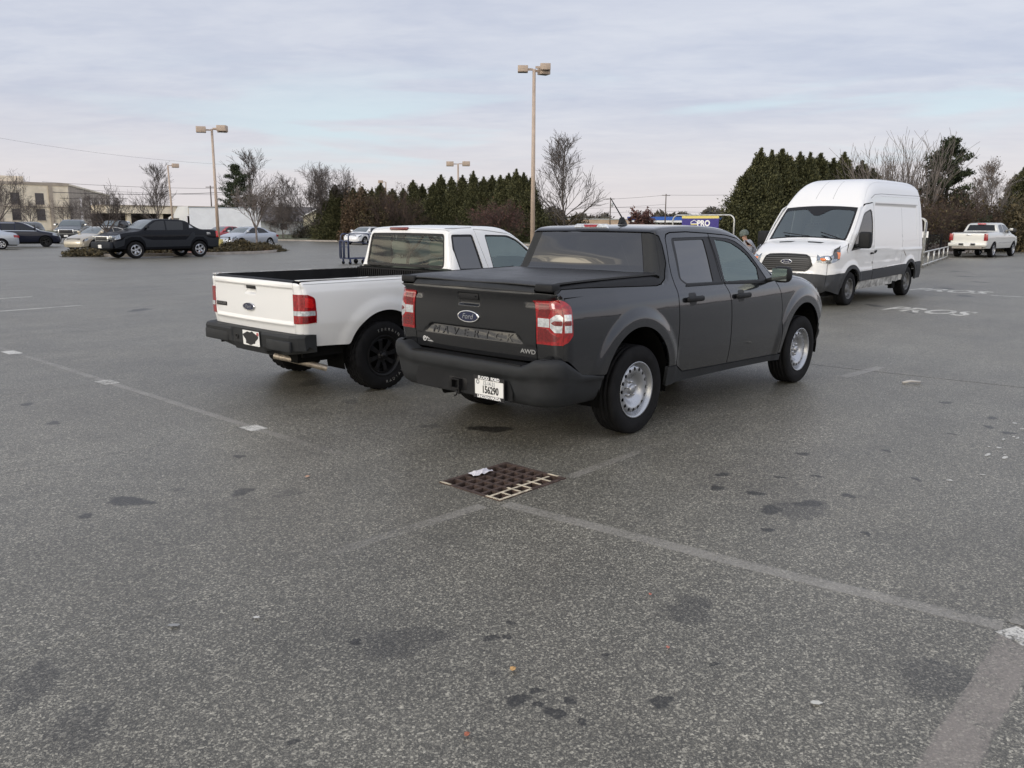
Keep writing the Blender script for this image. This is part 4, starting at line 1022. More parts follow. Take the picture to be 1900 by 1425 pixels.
        for name, pts in (('roof_moulding_shade', [(2.55,2.275),(2.3,2.36),(1.9,2.385),(-.82,2.405),(-.82,2.393),(1.9,2.373),(2.3,2.348),(2.54,2.262)]), ('panel_groove_shade', [(2.28,2.158),(-.60,2.185),(-.60,2.177),(2.28,2.150)]), ('door_groove_shade', [(.58,2.17),(.575,2.17),(.575,.80),(.58,.80)]), ('rear_groove_shade', [(-.70,2.3),(-.706,2.3),(-.70,.85),(-.694,.85)])):
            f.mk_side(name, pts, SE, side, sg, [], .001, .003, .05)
        f.mk_side('roof_moulding_lip', [(2.5,2.24),(2.3,2.335),(1.9,2.36),(-.82,2.378),(-.82,2.345),(1.9,2.327),(2.25,2.30)], VWHITE, side, sg, [], .006, .008, .05)
        f.mk_side('waist_rib', rpoly([(.55,1.335),(-.60,1.37),(-.60,1.355),(.55,1.318)], .004), VWHITE, side, sg, [], .008, .008, .05)
        f.mk_side('scrape', [(.50,1.15),(.44,1.10),(.30,1.02),(.22,.96),(.24,.955),(.33,1.0),(.46,1.08)], mat('rust_scratch', (.25,.22,.19), rough=.8, var=.5, vscale=60), side, sg, [], .001, .001, .03)
        f.mk_side('scrape', [(1.0,.875),(.96,.872),(.955,.865),(1.0,.868)], mat('rust_scratch', (.25,.22,.19)), side, sg, [], .001, .001, .03)
        # headlight
        mb = MB(); tA, tB_, tC = T(4.69,.94), T(4.62,1.115), T(4.5,1.19)
        sheet(mb, [(4.10,1.262),(4.22,.985)]+E(tA, tC), [], f.side(sg), .04, s1, .006, .02)
        lo, hi = q(tA,.60), f.Q; rc = [(tA, lo+.03), (tA, hi), (tC, hi), (tC-.02, (lo+hi)/2), (tB_, lo)]
        rc = [(a, sg*b) for a, b in rc]; 
        m_ = [a for a in f.t if tA < a < tC]; rc = [(tA, sg*(lo+.03)), (tA, sg*hi)]+[(a, sg*hi) for a in m_]+[(tC, sg*hi), (tB_+.04, sg*(lo+.08)), (tB_-.02, sg*lo)]
        sheet(mb, rc, [], f.wrap, .03, 1, .006, .02); hl = mb.build('headlight', HLAMP, root)
        f.mk_side('lamp_surround', [(4.115,1.25),(4.225,.995),(4.38,1.0),(4.36,1.10),(4.33,1.19)], mat('smoked_lens', (.05,.045,.04), rough=.15, coat=1), hl, sg, [], .009, .004, .03)
        f.mk_side('indicator', [(4.17,1.12),(4.225,.995),(4.29,.998),(4.25,1.13)], AMBER, hl, sg, [], .012, .004, .03)
        P = f.wrap(np.array([(T(4.68,.985), sg*q(T(4.68,.985),.72))]))[0]
        mb = MB(); mb.rbox(P[0]-.01,P[0]+.018,P[1]-.075,P[1]+.075,.955,1.015,.02); mb.build('indicator', AMBER, hl)
        P = f.wrap(np.array([(T(4.62,1.08), sg*q(T(4.62,1.08),.80))]))[0]
        mb = MB(); mb.lathe([(.035,.0),(.035,.06),(.02,.075),(-.02,.08)], 20, axis='x', M=TR((P[0]-.0,P[1]-sg*.03,P[2]-.01))); mb.build('lamp_bowl', CHROME, hl)
        mb = MB(); mb.rbox(3.35,3.52,*sorted((sg*1.02,sg*1.27)),1.20,1.55,.05,seg=3); mb.tube([(3.5,sg*.96,1.24),(3.46,sg*1.06,1.27)], .04, 8); mb.build('side_mirror', PLAS, root)
    f.mk_wrap('rear_doors', f.rect(t0, tBk), VWHITE, root, h=.1); f.mk_wrap('rear_bumper', f.rect(f.t[0], t0-.01), VPLAS, root, h=.1, off=.02)
    roof = f.mk_wrap('roof', f.rect(tBk, tRf+.02), VWHITE, root, h=.06)
    f.mk_wrap('roof_front', f.rect(tRf+.02, tW0-.004), VWHITE, root, h=.05)
    SE = MATS['panel_shadow_line']  # same painted shadow-line colour for the roof strips
    for y in (-.22,.22):
        tA, tB_ = T(2.3,2.675), T(2.95,2.26); f.mk_wrap('roof_groove_shade', [(tA,y-.004),(tB_,y-.004),(tB_,y+.004),(tA,y+.004)], SE, roof, off=.001, thick=.001, h=.08)
    ws = f.rect(tW0, tW1, -f.Q*.90, f.Q*.90)
    f.mk_wrap('windscreen', ws, glass_mat('van_windscreen', (.62,.70,.68), 2.4, (.9,1,.97)), root, off=-.004, thick=0, h=.1)
    fr = MB(); hole = rpoly([(tW0+.10,-f.Q*.86),(tW1-.03,-f.Q*.86),(tW1-.03,f.Q*.86),(tW0+.10,f.Q*.86),(tW0+.10,.30),(tW0+.30,.07),(tW0+.30,-.07),(tW0+.10,-.30)], [.08,.05,.05,.08,.06,.03,.03,.06])
    fr_o = f.mk_wrap('windscreen_border', ws, GLOSSB, root, [hole], off=.001, thick=.003, h=.06)
    for a, b in ((-f.Q,-f.Q*.905),(f.Q*.905,f.Q)): f.mk_wrap('windscreen_pillar', f.rect(tW0, tW1, a, b), VWHITE, root, h=.05)
    f.mk_wrap('bonnet', f.rect(tW1+.01, tH1), VWHITE, root, h=.05)
    f.mk_wrap('nose', f.rect(tH1+.004, tCl), VWHITE, root, h=.05)
    f.mk_wrap('bumper_face', f.rect(tCl+.002, tEnd), VPLAS, root, h=.06, off=.006)
    for s_ in (-1, 1):
        a, b = T(4.0,1.345), T(4.09,1.325); f.mk_wrap('bonnet_vent', [(a, s_*.52), (a, s_*.14), (b, s_*.20), (b, s_*.48)] if s_ > 0 else [(a,-.14),(a,-.52),(b,-.48),(b,-.20)][::1], GLOSSB, root, off=.003, thick=.004)
    # grille
    gz = lambda z: T(4.70, z) if z < 1.0 else T(4.66, z)
    go = [(gz(1.115),-.40),(gz(1.06),-.48),(gz(.87),-.56),(gz(.76),-.47),(gz(.735),-.42),(gz(.735),.42),(gz(.76),.47),(gz(.87),.56),(gz(1.06),.48),(gz(1.115),.40)]
    go = [(a, q(a, y)) for a, y in go]
    gr = f.mk_wrap('grille', rpoly(go, .02), GLOSSB, root, off=.018, thick=.03, h=.04)
    for k_, (z_, hw) in enumerate(((1.085,.40),(1.045,.42),(1.0,.465),(.96,.485),(.915,.50),(.875,.50),(.83,.47),(.79,.43))):
        a = gz(z_); b = gz(z_-.013); f.mk_wrap('slat', rpoly([(a,-q(a,hw)),(b,-q(b,hw)),(b,q(b,hw)),(a,q(a,hw))], .004), mat('grille_slat_grey', (.06,.06,.062), rough=.5), gr, off=.030, thick=.010, h=.05)
    P = f.wrap(np.array([(gz(.93), .02)]))[0]; oval_badge(root, frame_M(P+np.array([.024,0,0]), (0,1,0), (0,0,1)), .125, .05, 'Ford')
    # wipers
    for y0, y1 in ((.10,-.55),(.75,.30)):
        P0 = f.wrap(np.array([(tW1-.005, q(tW1, y0))]))[0]; P1 = f.wrap(np.array([(tW1-.13, q(tW1-.13, y1))]))[0]
        mb = MB(); mb.tube([P0+np.array([.03,0,.02]), P1+np.array([.03,0,.03])], .010, 6); mb.build('wiper', GLOSSB, root)
    wells(root, (-.06, 3.64), .46, .93, .6, .37)
    mb = MB(); mb.box(-.95,4.45,-.6,.6,.28,.55); mb.box(.42,3.2,-.90,.90,.36,.6); mb.box(2.0,2.05,-.86,.86,.5,2.25); mb.box(2.0,2.05,-.72,.72,2.25,2.5); mb.box(-.95,-.5,-.93,.93,.42,.6); mb.box(3.95,4.5,-.75,.75,.22,.9); mb.box(.75,.95,.86,.95,.22,.40); mb.tube([(0,-.9,.35),(0,.9,.35)],.07,8)
    mb.build('underbody', UNDER, root)
    mb = MB(); mb.rbox(3.25,3.85,-.85,.85,.9,1.33,.08); mb.box(2.0,3.9,-.9,.9,.6,.64); mb.build('dashboard', INTG, root)
    for y in (-.5,.5): seat(root, 2.3, y, .85, INTG, .5, .75)
    steering(root, 3.05, .5, 1.25, INTG, .7)
    for ax in (0.0, 3.68):
        for sg in (-1, 1): wheel(root, ax, sg*.87, sg, .355, .235, .215, 'van', rot=ax)
    return root

# ------------------------------------------------------------------ background vehicles
def car(label, cat, name, xy, heading, prof, W, wheels, Rw, color, side_wins, ws, rw, lamps_f, lamps_r, style='alloy', pillars=True, sill=.30, trim=None, h=.07, extras=None, glassm=None, hood_t=None, tint=None):
    """prof: side profile rear bottom -> front bottom, x forward from the rear bumper; ws / rw: (x,z) pairs for the glass in the wrap chart"""
    root = thing(name, label, cat, (xy[0], xy[1], 0), R(heading))
    f = Form(prof, W, .85, h*.7, it=2); T, E, q = f.T, f.E, f.q; hw = W(np.array([wheels[0]]), np.array([.7]))[0]
    gm = glassm or mat('dark_car_glass', (.010,.012,.014), rough=.08, spec=.5)
    bot = [(f.P[-1,0]-.05, sill)]
    rr = Rw*1.17
    for sg in (-1, 1):
        s1 = 1 if sg < 0 else -1
        low = []
        for wx in sorted(wheels, reverse=True):
            a0 = math.degrees(math.asin(max(-.9, min(.9, (sill-Rw)/rr)))); low += arc(wx, Rw, rr, a0, 180-a0, 12)
        out_ = E(f.t[0]+.01, f.t[-1]-.01)+low
        mb = MB(); sheet(mb, out_, [], f.side(sg), h, s1, 0, .02); b = mb.build('body_side', color, root)
        for wn in side_wins: f.mk_side('side_window', wn, gm, b, sg, [], .004, .003, h)
        if trim: f.mk_side('lower_trim', trim[0], trim[1], b, sg, [], .012, .01, h)
        for (pts, m_, nm) in lamps_f+lamps_r: f.mk_side(nm, pts, m_, b, sg, [], .008, .006, h)
        yy = sg*(hw+.02)
        wx_ = side_wins[0][0] if side_wins else (2, 1)
        if ws: 
            mx = ws[1][0]-.25; mz = ws[1][1]+.02
            mm = MB(); mm.rbox(mx-.05,mx+.08,*sorted((sg*(hw-.06),sg*(hw+.13))),mz,mz+.14,.03); mm.build('side_mirror', trim[1] if trim else color, root)
    f.mk_wrap('body_top', f.rect(f.t[0]+.01, f.t[-1]-.01), color, root, h=h)
    if ws: ta, tb = T(*ws[0]), T(*ws[1]); f.mk_wrap('windscreen', f.rect(ta, tb, -f.Q*.88, f.Q*.88), tint or mat('windscreen_glass', (.09,.11,.115), rough=.08, coat=.5), root, off=.004, thick=.002, h=h*1.5)
    if rw: ta, tb = T(*rw[0]), T(*rw[1]); f.mk_wrap('rear_window', f.rect(ta, tb, -f.Q*.84, f.Q*.84), gm, root, off=.004, thick=.002, h=h*1.5)
    mb = MB(); xs = sorted(wheels); L = f.P[:,0].max(); hb = hw-.12
    mb.box(.15, L-.15, -hb*.65, hb*.65, sill-.08, .75); mb.box(xs[0]+rr+.02, xs[1]-rr-.02, -hw+.05, hw-.05, sill-.04, .6); mb.build('underbody', UNDER, root)
    wells(root, xs, rr, hw-.03, hw-.33, Rw)
    for wx in xs:
        for sg in (-1, 1): wheel(root, wx, sg*(hw-.10), sg, Rw, .2 if Rw < .36 else .25, Rw*.64, style)
    if extras: extras(root, f)
    return root
def wfun(tab, taper=.05, L=4.7):
    tb = chaikin(tab, 2)
    def W(x, z): return np.interp(z, tb[:,0], tb[:,1])*(1-taper*np.clip(np.abs(x-L/2)/(L/2), 0, 1)**3)
    return W
# ------------------------------------------------------------------ ground materials
def asphalt_col(t, P):
    "worn asphalt: aggregate speckle, traffic-polished patches; returns colour, height"
    vor = t.new('ShaderNodeTexVoronoi', feature='F1'); vor.inputs['Scale'].default_value = 120; t.link(P, vor.inputs['Vector'])
    v = t.sep(vor.outputs['Color'])[0]
    vor2 = t.new('ShaderNodeTexVoronoi', feature='F1'); vor2.inputs['Scale'].default_value = 260; t.link(P, vor2.inputs['Vector'])
    v2 = t.sep(vor2.outputs['Color'])[1]
    big = t.noise(P, .22, 4, .6); mid = t.noise(P, 1.3, 5, .65); streak = t.noise(t.vmath('MULTIPLY', P, (.5, 2.2, 1)), .9, 4, .6)
    base = t.math('ADD', .066, t.math('MULTIPLY', big, .10)); base = t.math('ADD', base, t.math('MULTIPLY', t.math('SUBTRACT', mid, .5), .085)); base = t.math('ADD', base, t.math('MULTIPLY', t.math('SUBTRACT', streak, .5), .05))
    blot = t.ss(t.noise(P, .75, 5, .7, .4), .60, .74); base = t.math('MULTIPLY', base, t.math('SUBTRACT', 1.0, t.math('MULTIPLY', blot, .22)))
    # tyre-polished lanes, drip spots and hairline cracks
    xy = t.sep(P); lane = t.noise(t.comb(t.math('MULTIPLY', xy[0], .12), t.math('MULTIPLY', xy[1], 1.1), 0.0), 1.0, 3, .5, .3); base = t.math('MULTIPLY', base, t.math('ADD', .86, t.math('MULTIPLY', lane, .28)))
    drip = t.ss(t.noise(P, 2.6, 3, .55, .2), .69, .76); base = t.math('MULTIPLY', base, t.math('SUBTRACT', 1.0, t.math('MULTIPLY', drip, .34)))
    spot = t.ss(t.noise(P, 9.0, 2, .5), .74, .80); base = t.math('MULTIPLY', base, t.math('SUBTRACT', 1.0, t.math('MULTIPLY', spot, .30)))
    sp = t.math('ADD', t.math('MULTIPLY', t.math('POWER', v, 7.0), 1.2), t.math('MULTIPLY', t.math('POWER', v2, 6.0), .8))
    dk = t.math('ADD', .46, t.math('MULTIPLY', t.math('MULTIPLY', v, v2), 1.35))
    val = t.math('MULTIPLY', base, t.math('ADD', dk, t.math('MULTIPLY', sp, 1.55)))
    c = t.vmath('MULTIPLY', t.comb(val, val, val), t.mix(t.noise(P, .5, 3), (1.13, 1.03, .80), (1.08, 1.03, .85)))
    h = t.math('ADD', t.math('MULTIPLY', v, .5), t.math('MULTIPLY', v2, .35))
    return c, h
def ground_mat(name, fn=None, rough=.42):
    m = bpy.data.materials.new(name); m.use_nodes = True; t = NT(m.node_tree); b = t.n['Principled BSDF']
    g = t.new('ShaderNodeNewGeometry'); P = g.outputs['Position']; c, h = asphalt_col(t, P)
    if fn: c = fn(t, P, c)
    t.link(c, b.inputs['Base Color']); b.inputs['Roughness'].default_value = rough; b.inputs['Specular IOR Level'].default_value = .62
    bn = t.new('ShaderNodeBump'); bn.inputs['Strength'].default_value = .55; bn.inputs['Distance'].default_value = .006
    t.link(h, bn.inputs['Height']); t.link(bn.outputs[0], b.inputs['Normal']); MATS[name] = m; return m
ASPH = ground_mat('worn_asphalt')
def _paint(cov, colr, lo=.36, hi=.62, fade=False, mul=None):
    def fn(t, P, c):
        n = t.math('ADD', t.math('MULTIPLY', t.noise(P, 55, 3, .7), .50), t.math('MULTIPLY', t.noise(P, 3.5, 4, .65), .50))
        if fade:
            a = t.new('ShaderNodeAttribute', attribute_name='fade').outputs['Fac']; n = t.math('ADD', n, t.math('MULTIPLY', t.math('SUBTRACT', a, 1.0), .55))
        f = t.math('MULTIPLY', t.ss(n, lo, hi), cov)
        if mul: return t.mix(f, c, t.vmath('MULTIPLY', c, mul))
        return t.mix(f, c, colr)
    return fn
LINE = ground_mat('ghost_line_paint', _paint(.72, (.30, .28, .245), .30, .60, True))
LINEB = ground_mat('worn_white_paint', _paint(.95, (.66, .64, .58), .40, .54))
LINEP = ground_mat('pinkish_old_line', _paint(.72, (.26, .225, .195), .28, .58, True))
PATCH = ground_mat('tar_seam', _paint(1., (0,0,0), .22, .42, True, (.36,.33,.31)))
def _stain(k):
    def fn(t, P, c):
        a = t.new('ShaderNodeAttribute', attribute_name='fade').outputs['Fac']; n = t.noise(P, 24, 4, .7)
        al = t.ss(t.math('ADD', a, t.math('MULTIPLY', t.math('SUBTRACT', n, .5), .8)), .22, .80)
        return t.mix(al, c, t.vmath('MULTIPLY', c, (k, k, k*1.02)))
    return fn
OIL = ground_mat('oil_stain', _stain(.26)); OILL = ground_mat('faint_stain', _stain(.62))
GRASSM = mat('winter_turf', (.085,.092,.045), rough=.95, var=.5, vscale=1.5, bump=.5, bscale=20)
DIRT = mat('leaf_litter_ground', (.12,.085,.055), rough=.95, var=.5, vscale=2.5, bump=.5, bscale=15)
CONC = mat('concrete_kerb', (.34,.31,.28), rough=.9, var=.2, vscale=3, bump=.2, bscale=60)
MULCH = mat('red_mulch', (.20,.085,.06), rough=.95, var=.5, vscale=9, bump=.6, bscale=40)

# ------------------------------------------------------------------ ground sheet with the drain opening
GX0, GX1, GY0, GY1 = -1.975, -1.335, -1.25, -.70
def sheet_obj(name, V, F, m, kind='structure', parent=None):
    mb = MB(); mb.add(V, F); o = mb.build(name, m, parent)
    if kind: o['kind'] = kind
    return o
xs = [-600, -60, -8, GX0, GX1, 12, 60, 1400]; ys = [-700, -60, -8, GY0, GY1, 12, 90, 1400]
V = [(x, y, 0) for y in ys for x in xs]; nx = len(xs)
F = [(j*nx+i, j*nx+i+1, (j+1)*nx+i+1, (j+1)*nx+i) for j in range(len(ys)-1) for i in range(nx-1) if not (xs[i] == GX0 and ys[j] == GY0)]
sheet_obj('ground', V, F, ASPH)
ZC = [0.]
def strip(name, pts, w, m, z=.0045, wob=0., seed=0, ends=(1., 1.)):
    P = np.array(pts, float); z = {.0045:.0018, .005:.0022, .006:.0025}.get(z, z); ZC[0] += 5e-6; z += ZC[0]
    if len(P) < 20 and m is LINE:
        t0 = np.linspace(0, len(P)-1, 24); P = np.c_[np.interp(t0, np.arange(len(P)), P[:,0]), np.interp(t0, np.arange(len(P)), P[:,1])]
    d = np.gradient(P, axis=0); d /= np.linalg.norm(d, axis=1)[:,None]; n = np.c_[-d[:,1], d[:,0]]; rs = np.random.RandomState(seed); L = len(P)
    ww = w/2*(1+wob*(rs.rand(L)-.5)); V = []; fade = []
    for k, f_ in ((1.35, 0.), (.75, 1.), (-.75, 1.), (-1.35, 0.)): V.append(np.c_[P+n*(ww*k)[:,None], np.full(L, z if f_ else -.0012)]); fade += [f_*e_ for e_ in np.linspace(ends[0], ends[1], L)]
    if m is LINEB or m.name.startswith('worn_white'): V = [np.c_[P+n*ww[:,None], np.full(L, z)], np.c_[P-n*ww[:,None], np.full(L, z)]]; fade = [1.]*(2*L)
    nr = len(V); o = sheet_obj(name, np.vstack(V), [(r*L+i, (r+1)*L+i, (r+1)*L+i+1, r*L+i+1) for r in range(nr-1) for i in range(L-1)], m)
    at = o.data.attributes.new('fade', 'FLOAT', 'POINT'); at.data.foreach_set('value', fade); return o
def seg(a, b, n=24, wob=0., seed=0):
    rs = np.random.RandomState(seed); t = np.linspace(0, 1, n)[:,None]; P = np.array(a)+(np.array(b)-np.array(a))*t
    return P+(rs.rand(n, 2)-.5)*wob
strip('parking_line', seg((-2.06, 30), (-2.03, 1.55), 40), .09, LINE, ends=(.3,1))
strip('parking_line', seg((-2.03, 1.45), (-2.00, -.45)), .09, LINE, ends=(1,.45))
strip('parking_line', [(-1.985,-1.30),(-1.90,-2.1),(-1.80,-3.05),(-1.70,-3.75),(-1.68,-3.90)], .115, LINE)
strip('parking_line', seg((-1.30,-1.245), (2.6,-1.13)), .09, LINE, ends=(1,.15))
strip('parking_line', seg((-2.10,-1.225), (-5.4,-1.07)), .10, LINE, ends=(1,.25))
strip('parking_line', seg((-2.12,1.53), (-6.5,1.72)), .09, LINE, ends=(.55,.35))
strip('parking_line', seg((-1.62,-3.95), (2.5,-3.88)), .10, LINE, ends=(.8,.1))
strip('parking_line', seg((-1.74,-3.975), (-6.0,-4.09)), .17, LINEP)
strip('parking_line', seg((-2.1,4.45), (-6.5,4.6)), .09, LINE, ends=(.35,.2))
strip('parking_line', seg((3.75,-1.12), (4.75,-1.19)), .14, LINE)
for (x, y, a, b) in ((-2.035,1.50,.075,.10), (-2.045,4.42,.08,.13), (-2.06,7.40,.08,.17)):
    strip('paint_tick', [(x, y-b), (x, y+b)], a*2, LINEB, .006)
strip('paint_tick', [(-1.77,-4.06), (-1.70,-3.915)][::1], .13, LINEB, .006)
for k_, y in enumerate((13.2, 16.1, 19.2, 22.2)):
    strip('paint_tick', seg((-.6-k_*.1, y), (1.0, y+.15), 6), .10, LINEB, .006)
# expansion seam across the lane
strip('pavement_crack', seg((4.25,2.2), (4.36,-.6), 30, .02, 3), .026, PATCH, .005, .9, 3)
strip('pavement_crack', seg((4.34,-.6), (4.56,-4.6), 60, .025, 4), .022, PATCH, .005, .9, 4)
strip('pavement_crack', seg((4.56,-4.6), (4.9,-12), 60, .03, 5), .022, PATCH, .005, .9, 5)
def stain(x, y, a, b, rot=0, m=OIL, seed=0, name='oil_stain'):
    rs = random.Random(seed); n = 28; V = [(x, y, .0010+seed*6e-6)]; fade = [1.0]
    for rr_, fv in ((.55, .9), (1.15, 0.0)):
        for i in range(n):
            th = 2*math.pi*i/n; k = rr_*(1+.22*math.sin(2*th+seed)+.14*math.sin(3*th+seed*2.1)+.1*math.sin(5*th+seed)); u, v = a*k*math.cos(th), b*k*math.sin(th)
            V.append((x+u*math.cos(rot)-v*math.sin(rot), y+u*math.sin(rot)+v*math.cos(rot), V[0][2] if fv else -.001)); fade.append(fv)
    F = [(0, 1+i, 1+(i+1)%n) for i in range(n)]+[(1+i, 1+n+i, 1+n+(i+1)%n, 1+(i+1)%n) for i in range(n)]
    o = sheet_obj(name, V, F, m); at = o.data.attributes.new('fade', 'FLOAT', 'POINT'); at.data.foreach_set('value', fade); return o
STAINS = [(-3.49,-2.77,0.054,0.047,-0.82,0),(-3.40,-2.78,0.031,0.028,-0.82,0),(-3.46,-2.84,0.023,0.023,-0.82,0),(-3.46,-2.92,0.045,0.041,-0.82,0),(-3.37,-2.91,0.031,0.027,-0.82,0),(-3.44,-3.02,0.022,0.022,-0.82,0),(-3.15,-3.15,0.052,0.047,-0.82,0),(-3.23,-2.39,0.037,0.035,-0.82,0),(-3.18,-2.43,0.022,0.031,-0.82,0),(-3.08,-2.36,0.023,0.024,-0.82,0),(-3.33,-2.43,0.019,0.021,-0.82,1),(-3.63,-2.01,0.035,0.027,-0.82,0),(-4.17,-2.40,0.028,0.021,-0.82,0),(-2.79,-3.16,0.021,0.020,-0.82,0),(-3.02,-2.81,0.019,0.017,-0.82,0),(-3.42,-2.58,0.016,0.019,-0.82,1),(-3.52,0.39,0.189,0.096,-0.81,0),(-3.80,0.31,0.056,0.050,-0.81,0),(-2.95,0.06,0.081,0.088,-0.81,0),(-2.77,-0.17,0.101,0.097,-0.81,1),(-3.21,0.40,0.054,0.058,-0.81,1),(-2.55,0.81,0.051,0.059,-0.81,0),(-3.10,2.87,0.063,0.086,-0.81,0),(-3.00,3.84,0.079,0.080,-0.81,0),(1.44,11.63,0.226,0.327,-0.78,0),(-0.48,2.86,0.207,0.276,-0.80,1),(-0.97,0.50,0.090,0.094,-0.81,1),(-0.69,0.05,0.161,0.144,-0.81,0),(-0.78,0.17,0.080,0.073,-0.81,0),(-0.85,1.78,0.102,0.122,-0.80,1),(-0.86,-2.64,0.259,0.157,-0.81,1),(-0.96,-2.53,0.110,0.089,-0.81,0),(-0.72,-2.64,0.132,0.083,-0.81,0),(-1.30,-2.66,0.039,0.043,-0.81,0),(-0.75,-2.31,0.068,0.055,-0.81,0),(-0.39,-2.76,0.048,0.056,-0.81,0),(-0.98,-3.08,0.036,0.035,-0.81,0),(-0.82,-2.08,0.063,0.057,-0.81,0),(-0.53,-1.96,0.059,0.051,-0.81,0),(0.35,-2.14,0.052,0.062,-0.81,0),(-0.32,-2.27,0.044,0.038,-0.81,0),(-0.12,-2.44,0.044,0.039,-0.81,0),(0.27,-2.96,0.033,0.053,-0.81,0),(2.26,-2.93,0.055,0.066,-0.81,0),(2.65,-2.87,0.058,0.072,-0.81,0),(3.07,-2.37,0.068,0.083,-0.80,0),(2.14,-3.10,0.063,0.063,-0.81,0),(1.78,-2.77,0.040,0.040,-0.81,0),(0.88,-2.56,0.041,0.050,-0.81,0),(12.77,1.70,0.212,0.328,-0.78,0),(16.98,1.03,0.246,0.360,-0.77,0),(19.38,2.11,0.215,0.448,-0.76,0),(25.86,3.30,0.269,0.523,-0.75,0),(29.12,4.33,0.300,0.639,-0.74,0),(23.08,2.21,0.173,0.430,-0.76,0),(11.78,0.66,0.065,0.171,-0.78,0),(-2.45,-2.85,0.143,0.153,-0.82,1),(-3.49,-2.15,0.196,0.169,-0.82,1),(-2.30,-3.84,0.182,0.199,-0.82,1),(-4.61,-1.81,0.108,0.191,-0.82,1),(-4.63,-1.41,0.098,0.195,-0.82,1)]
for i, (x, y, a, b, r_, k_) in enumerate(STAINS): stain(x, y, a, b, r_, OILL if k_ else OIL, i)
# ------------------------------------------------------------------ drain grate
def drain():
    root = thing('storm_drain', 'square rusty storm drain grate with old cream paint streaks set in the asphalt', 'drain grate', (0,0,0))
    x0, x1, y0, y1 = GX0, GX1, GY0, GY1
    CR = mat('cream_paint_on_steel', (.52,.45,.33), rough=.7, var=.4, vscale=30)
    mb = MB(); w_ = .028
    mb.box(x0, x1, y0, y0+w_, -.04, .006); mb.box(x0, x1, y1-w_, y1, -.04, .006); mb.box(x0, x0+w_, y0+w_, y1-w_, -.04, .0055); mb.box(x1-w_, x1, y0+w_, y1-w_, -.04, .0055)
    mb.build('frame', RUSTY, root)
    n = 6; cx = (x1-x0-2*w_)/n; cy = (y1-y0-2*w_)/n
    for i in range(1, n):
        x = x0+w_+i*cx; mb = MB(); mb.box(x-.011, x+.011, y0+w_, y1-w_, -.05, .003)
        if i in (): pass
        mb.build('bar', RUSTY, root)
    for i in range(1, n):
        y = y0+w_+i*cy; mb = MB(); mb.box(x0+w_, x1-w_, y-.011, y+.011, -.045, .0015); mb.build('bar', RUSTY, root)
    def pt(a, b, c, d, z): mb = MB(); mb.box(a, b, c, d, z, z+.0016); mb.build('paint_streak', CR, root)
    y1b = y0+w_+cy
    pt(x0+.002, x0+.30, y0+.002, y0+w_*.8, .0062); pt(x0+.002, x0+w_*.8, y0+w_, y0+.13, .0062); pt(x0+w_, x1-.05, y1b-.009, y1b+.009, .0032)
    for i in range(1, n):
        x = x0+w_+i*cx; pt(x-.009, x+.009, y0+w_, y0+w_+cy*(1.45 if i > 1 else 1.1), .0034)
    pt(x1-w_*.8, x1-.002, y0+.06, y0+.15, .0062); pt(x0+.002, x0+w_*.7, y1-.10, y1-.004, .0062)
    mb = MB(); V = [(x0,y0,-.8),(x1,y0,-.8),(x1,y1,-.8),(x0,y1,-.8),(x0,y0,-.001),(x1,y0,-.001),(x1,y1,-.001),(x0,y1,-.001)]
    mb.add(V, [(0,1,2,3),(0,4,5,1),(1,5,6,2),(2,6,7,3),(3,7,4,0)]); mb.build('pit', mat('dark_concrete_pit', (.03,.026,.022), rough=.7), root)  # pit sides and floor in one near-black colour
drain()
mb = MB(); rs = np.random.RandomState(2); n = 9; V = []
for i in range(n):
    for j in range(6):
        u, v = i/(n-1)-.5, j/5-.5; V.append((-1.665+u*.16+v*.01, -.775-u*.02+v*.075, .012+.016*rs.rand()+.02*(1-4*v*v)*(1-2*abs(u))))
mb.add(V, [(i*6+j, (i+1)*6+j, (i+1)*6+j+1, i*6+j+1) for i in range(n-1) for j in range(5)], smooth=False)
tag(mb.build('paper_litter', mat('crumpled_white_paper', (.62,.60,.62), rough=.8)), 'crumpled white paper scrap lying on the storm drain grate', 'litter')
def leaf(x, y, c, s_, lab, name='fallen_leaf'):
    mb = MB(); P = [(s_*k*math.cos(a), s_*.7*k*math.sin(a), .004+.008*abs(math.sin(a*1.5))) for a, k in ((0,1.2),(.8,.7),(1.5,1),(2.3,.6),(3.1,.9),(4,.7),(4.8,1),(5.6,.6))]
    mb.add([(x, y, .012)]+[(x+a, y+b, z+.004) for a, b, z in P], [(0, 1+i, 1+(i+1)%8) for i in range(8)]); tag(mb.build(name, mat('leaf_%d' % (hash(c) % 997), c, rough=.8)), lab, 'leaf' if name == 'fallen_leaf' else 'litter')
leaf(-3.362,-2.629,(.50,.30,.12),.020,'small tan fallen leaf on the asphalt in the foreground')
leaf(-3.766,-2.795,(.35,.12,.07),.016,'small red-brown leaf on the asphalt, nearest the bottom edge')
leaf(-2.51,.009,(.50,.30,.20),.024,'pale orange leaf on the asphalt left of the drain grate')
leaf(-2.46,-2.65,(.40,.14,.10),.012,'tiny red leaf fragment beside the worn white line')
leaf(-2.82,-2.97,(.42,.16,.12),.012,'tiny red leaf scrap in the empty bay right of centre')
def blob(x, y, a, b, rot, col_, seed, lab, cat_='gum spot'):
    mb = MB(); n = 14; V = [(x+a*k*math.cos(t_)*math.cos(rot)-b*k*math.sin(t_)*math.sin(rot), y+a*k*math.cos(t_)*math.sin(rot)+b*k*math.sin(t_)*math.cos(rot), .0085) for t_, k in [(2*math.pi*i/n, 1+.2*math.sin(3*i+seed)) for i in range(n)]]
    mb.add(V, [tuple(range(n))]); tag(mb.build('gum_spot', mat('pale_spot_%d' % seed, col_, rough=.7)), lab, cat_)
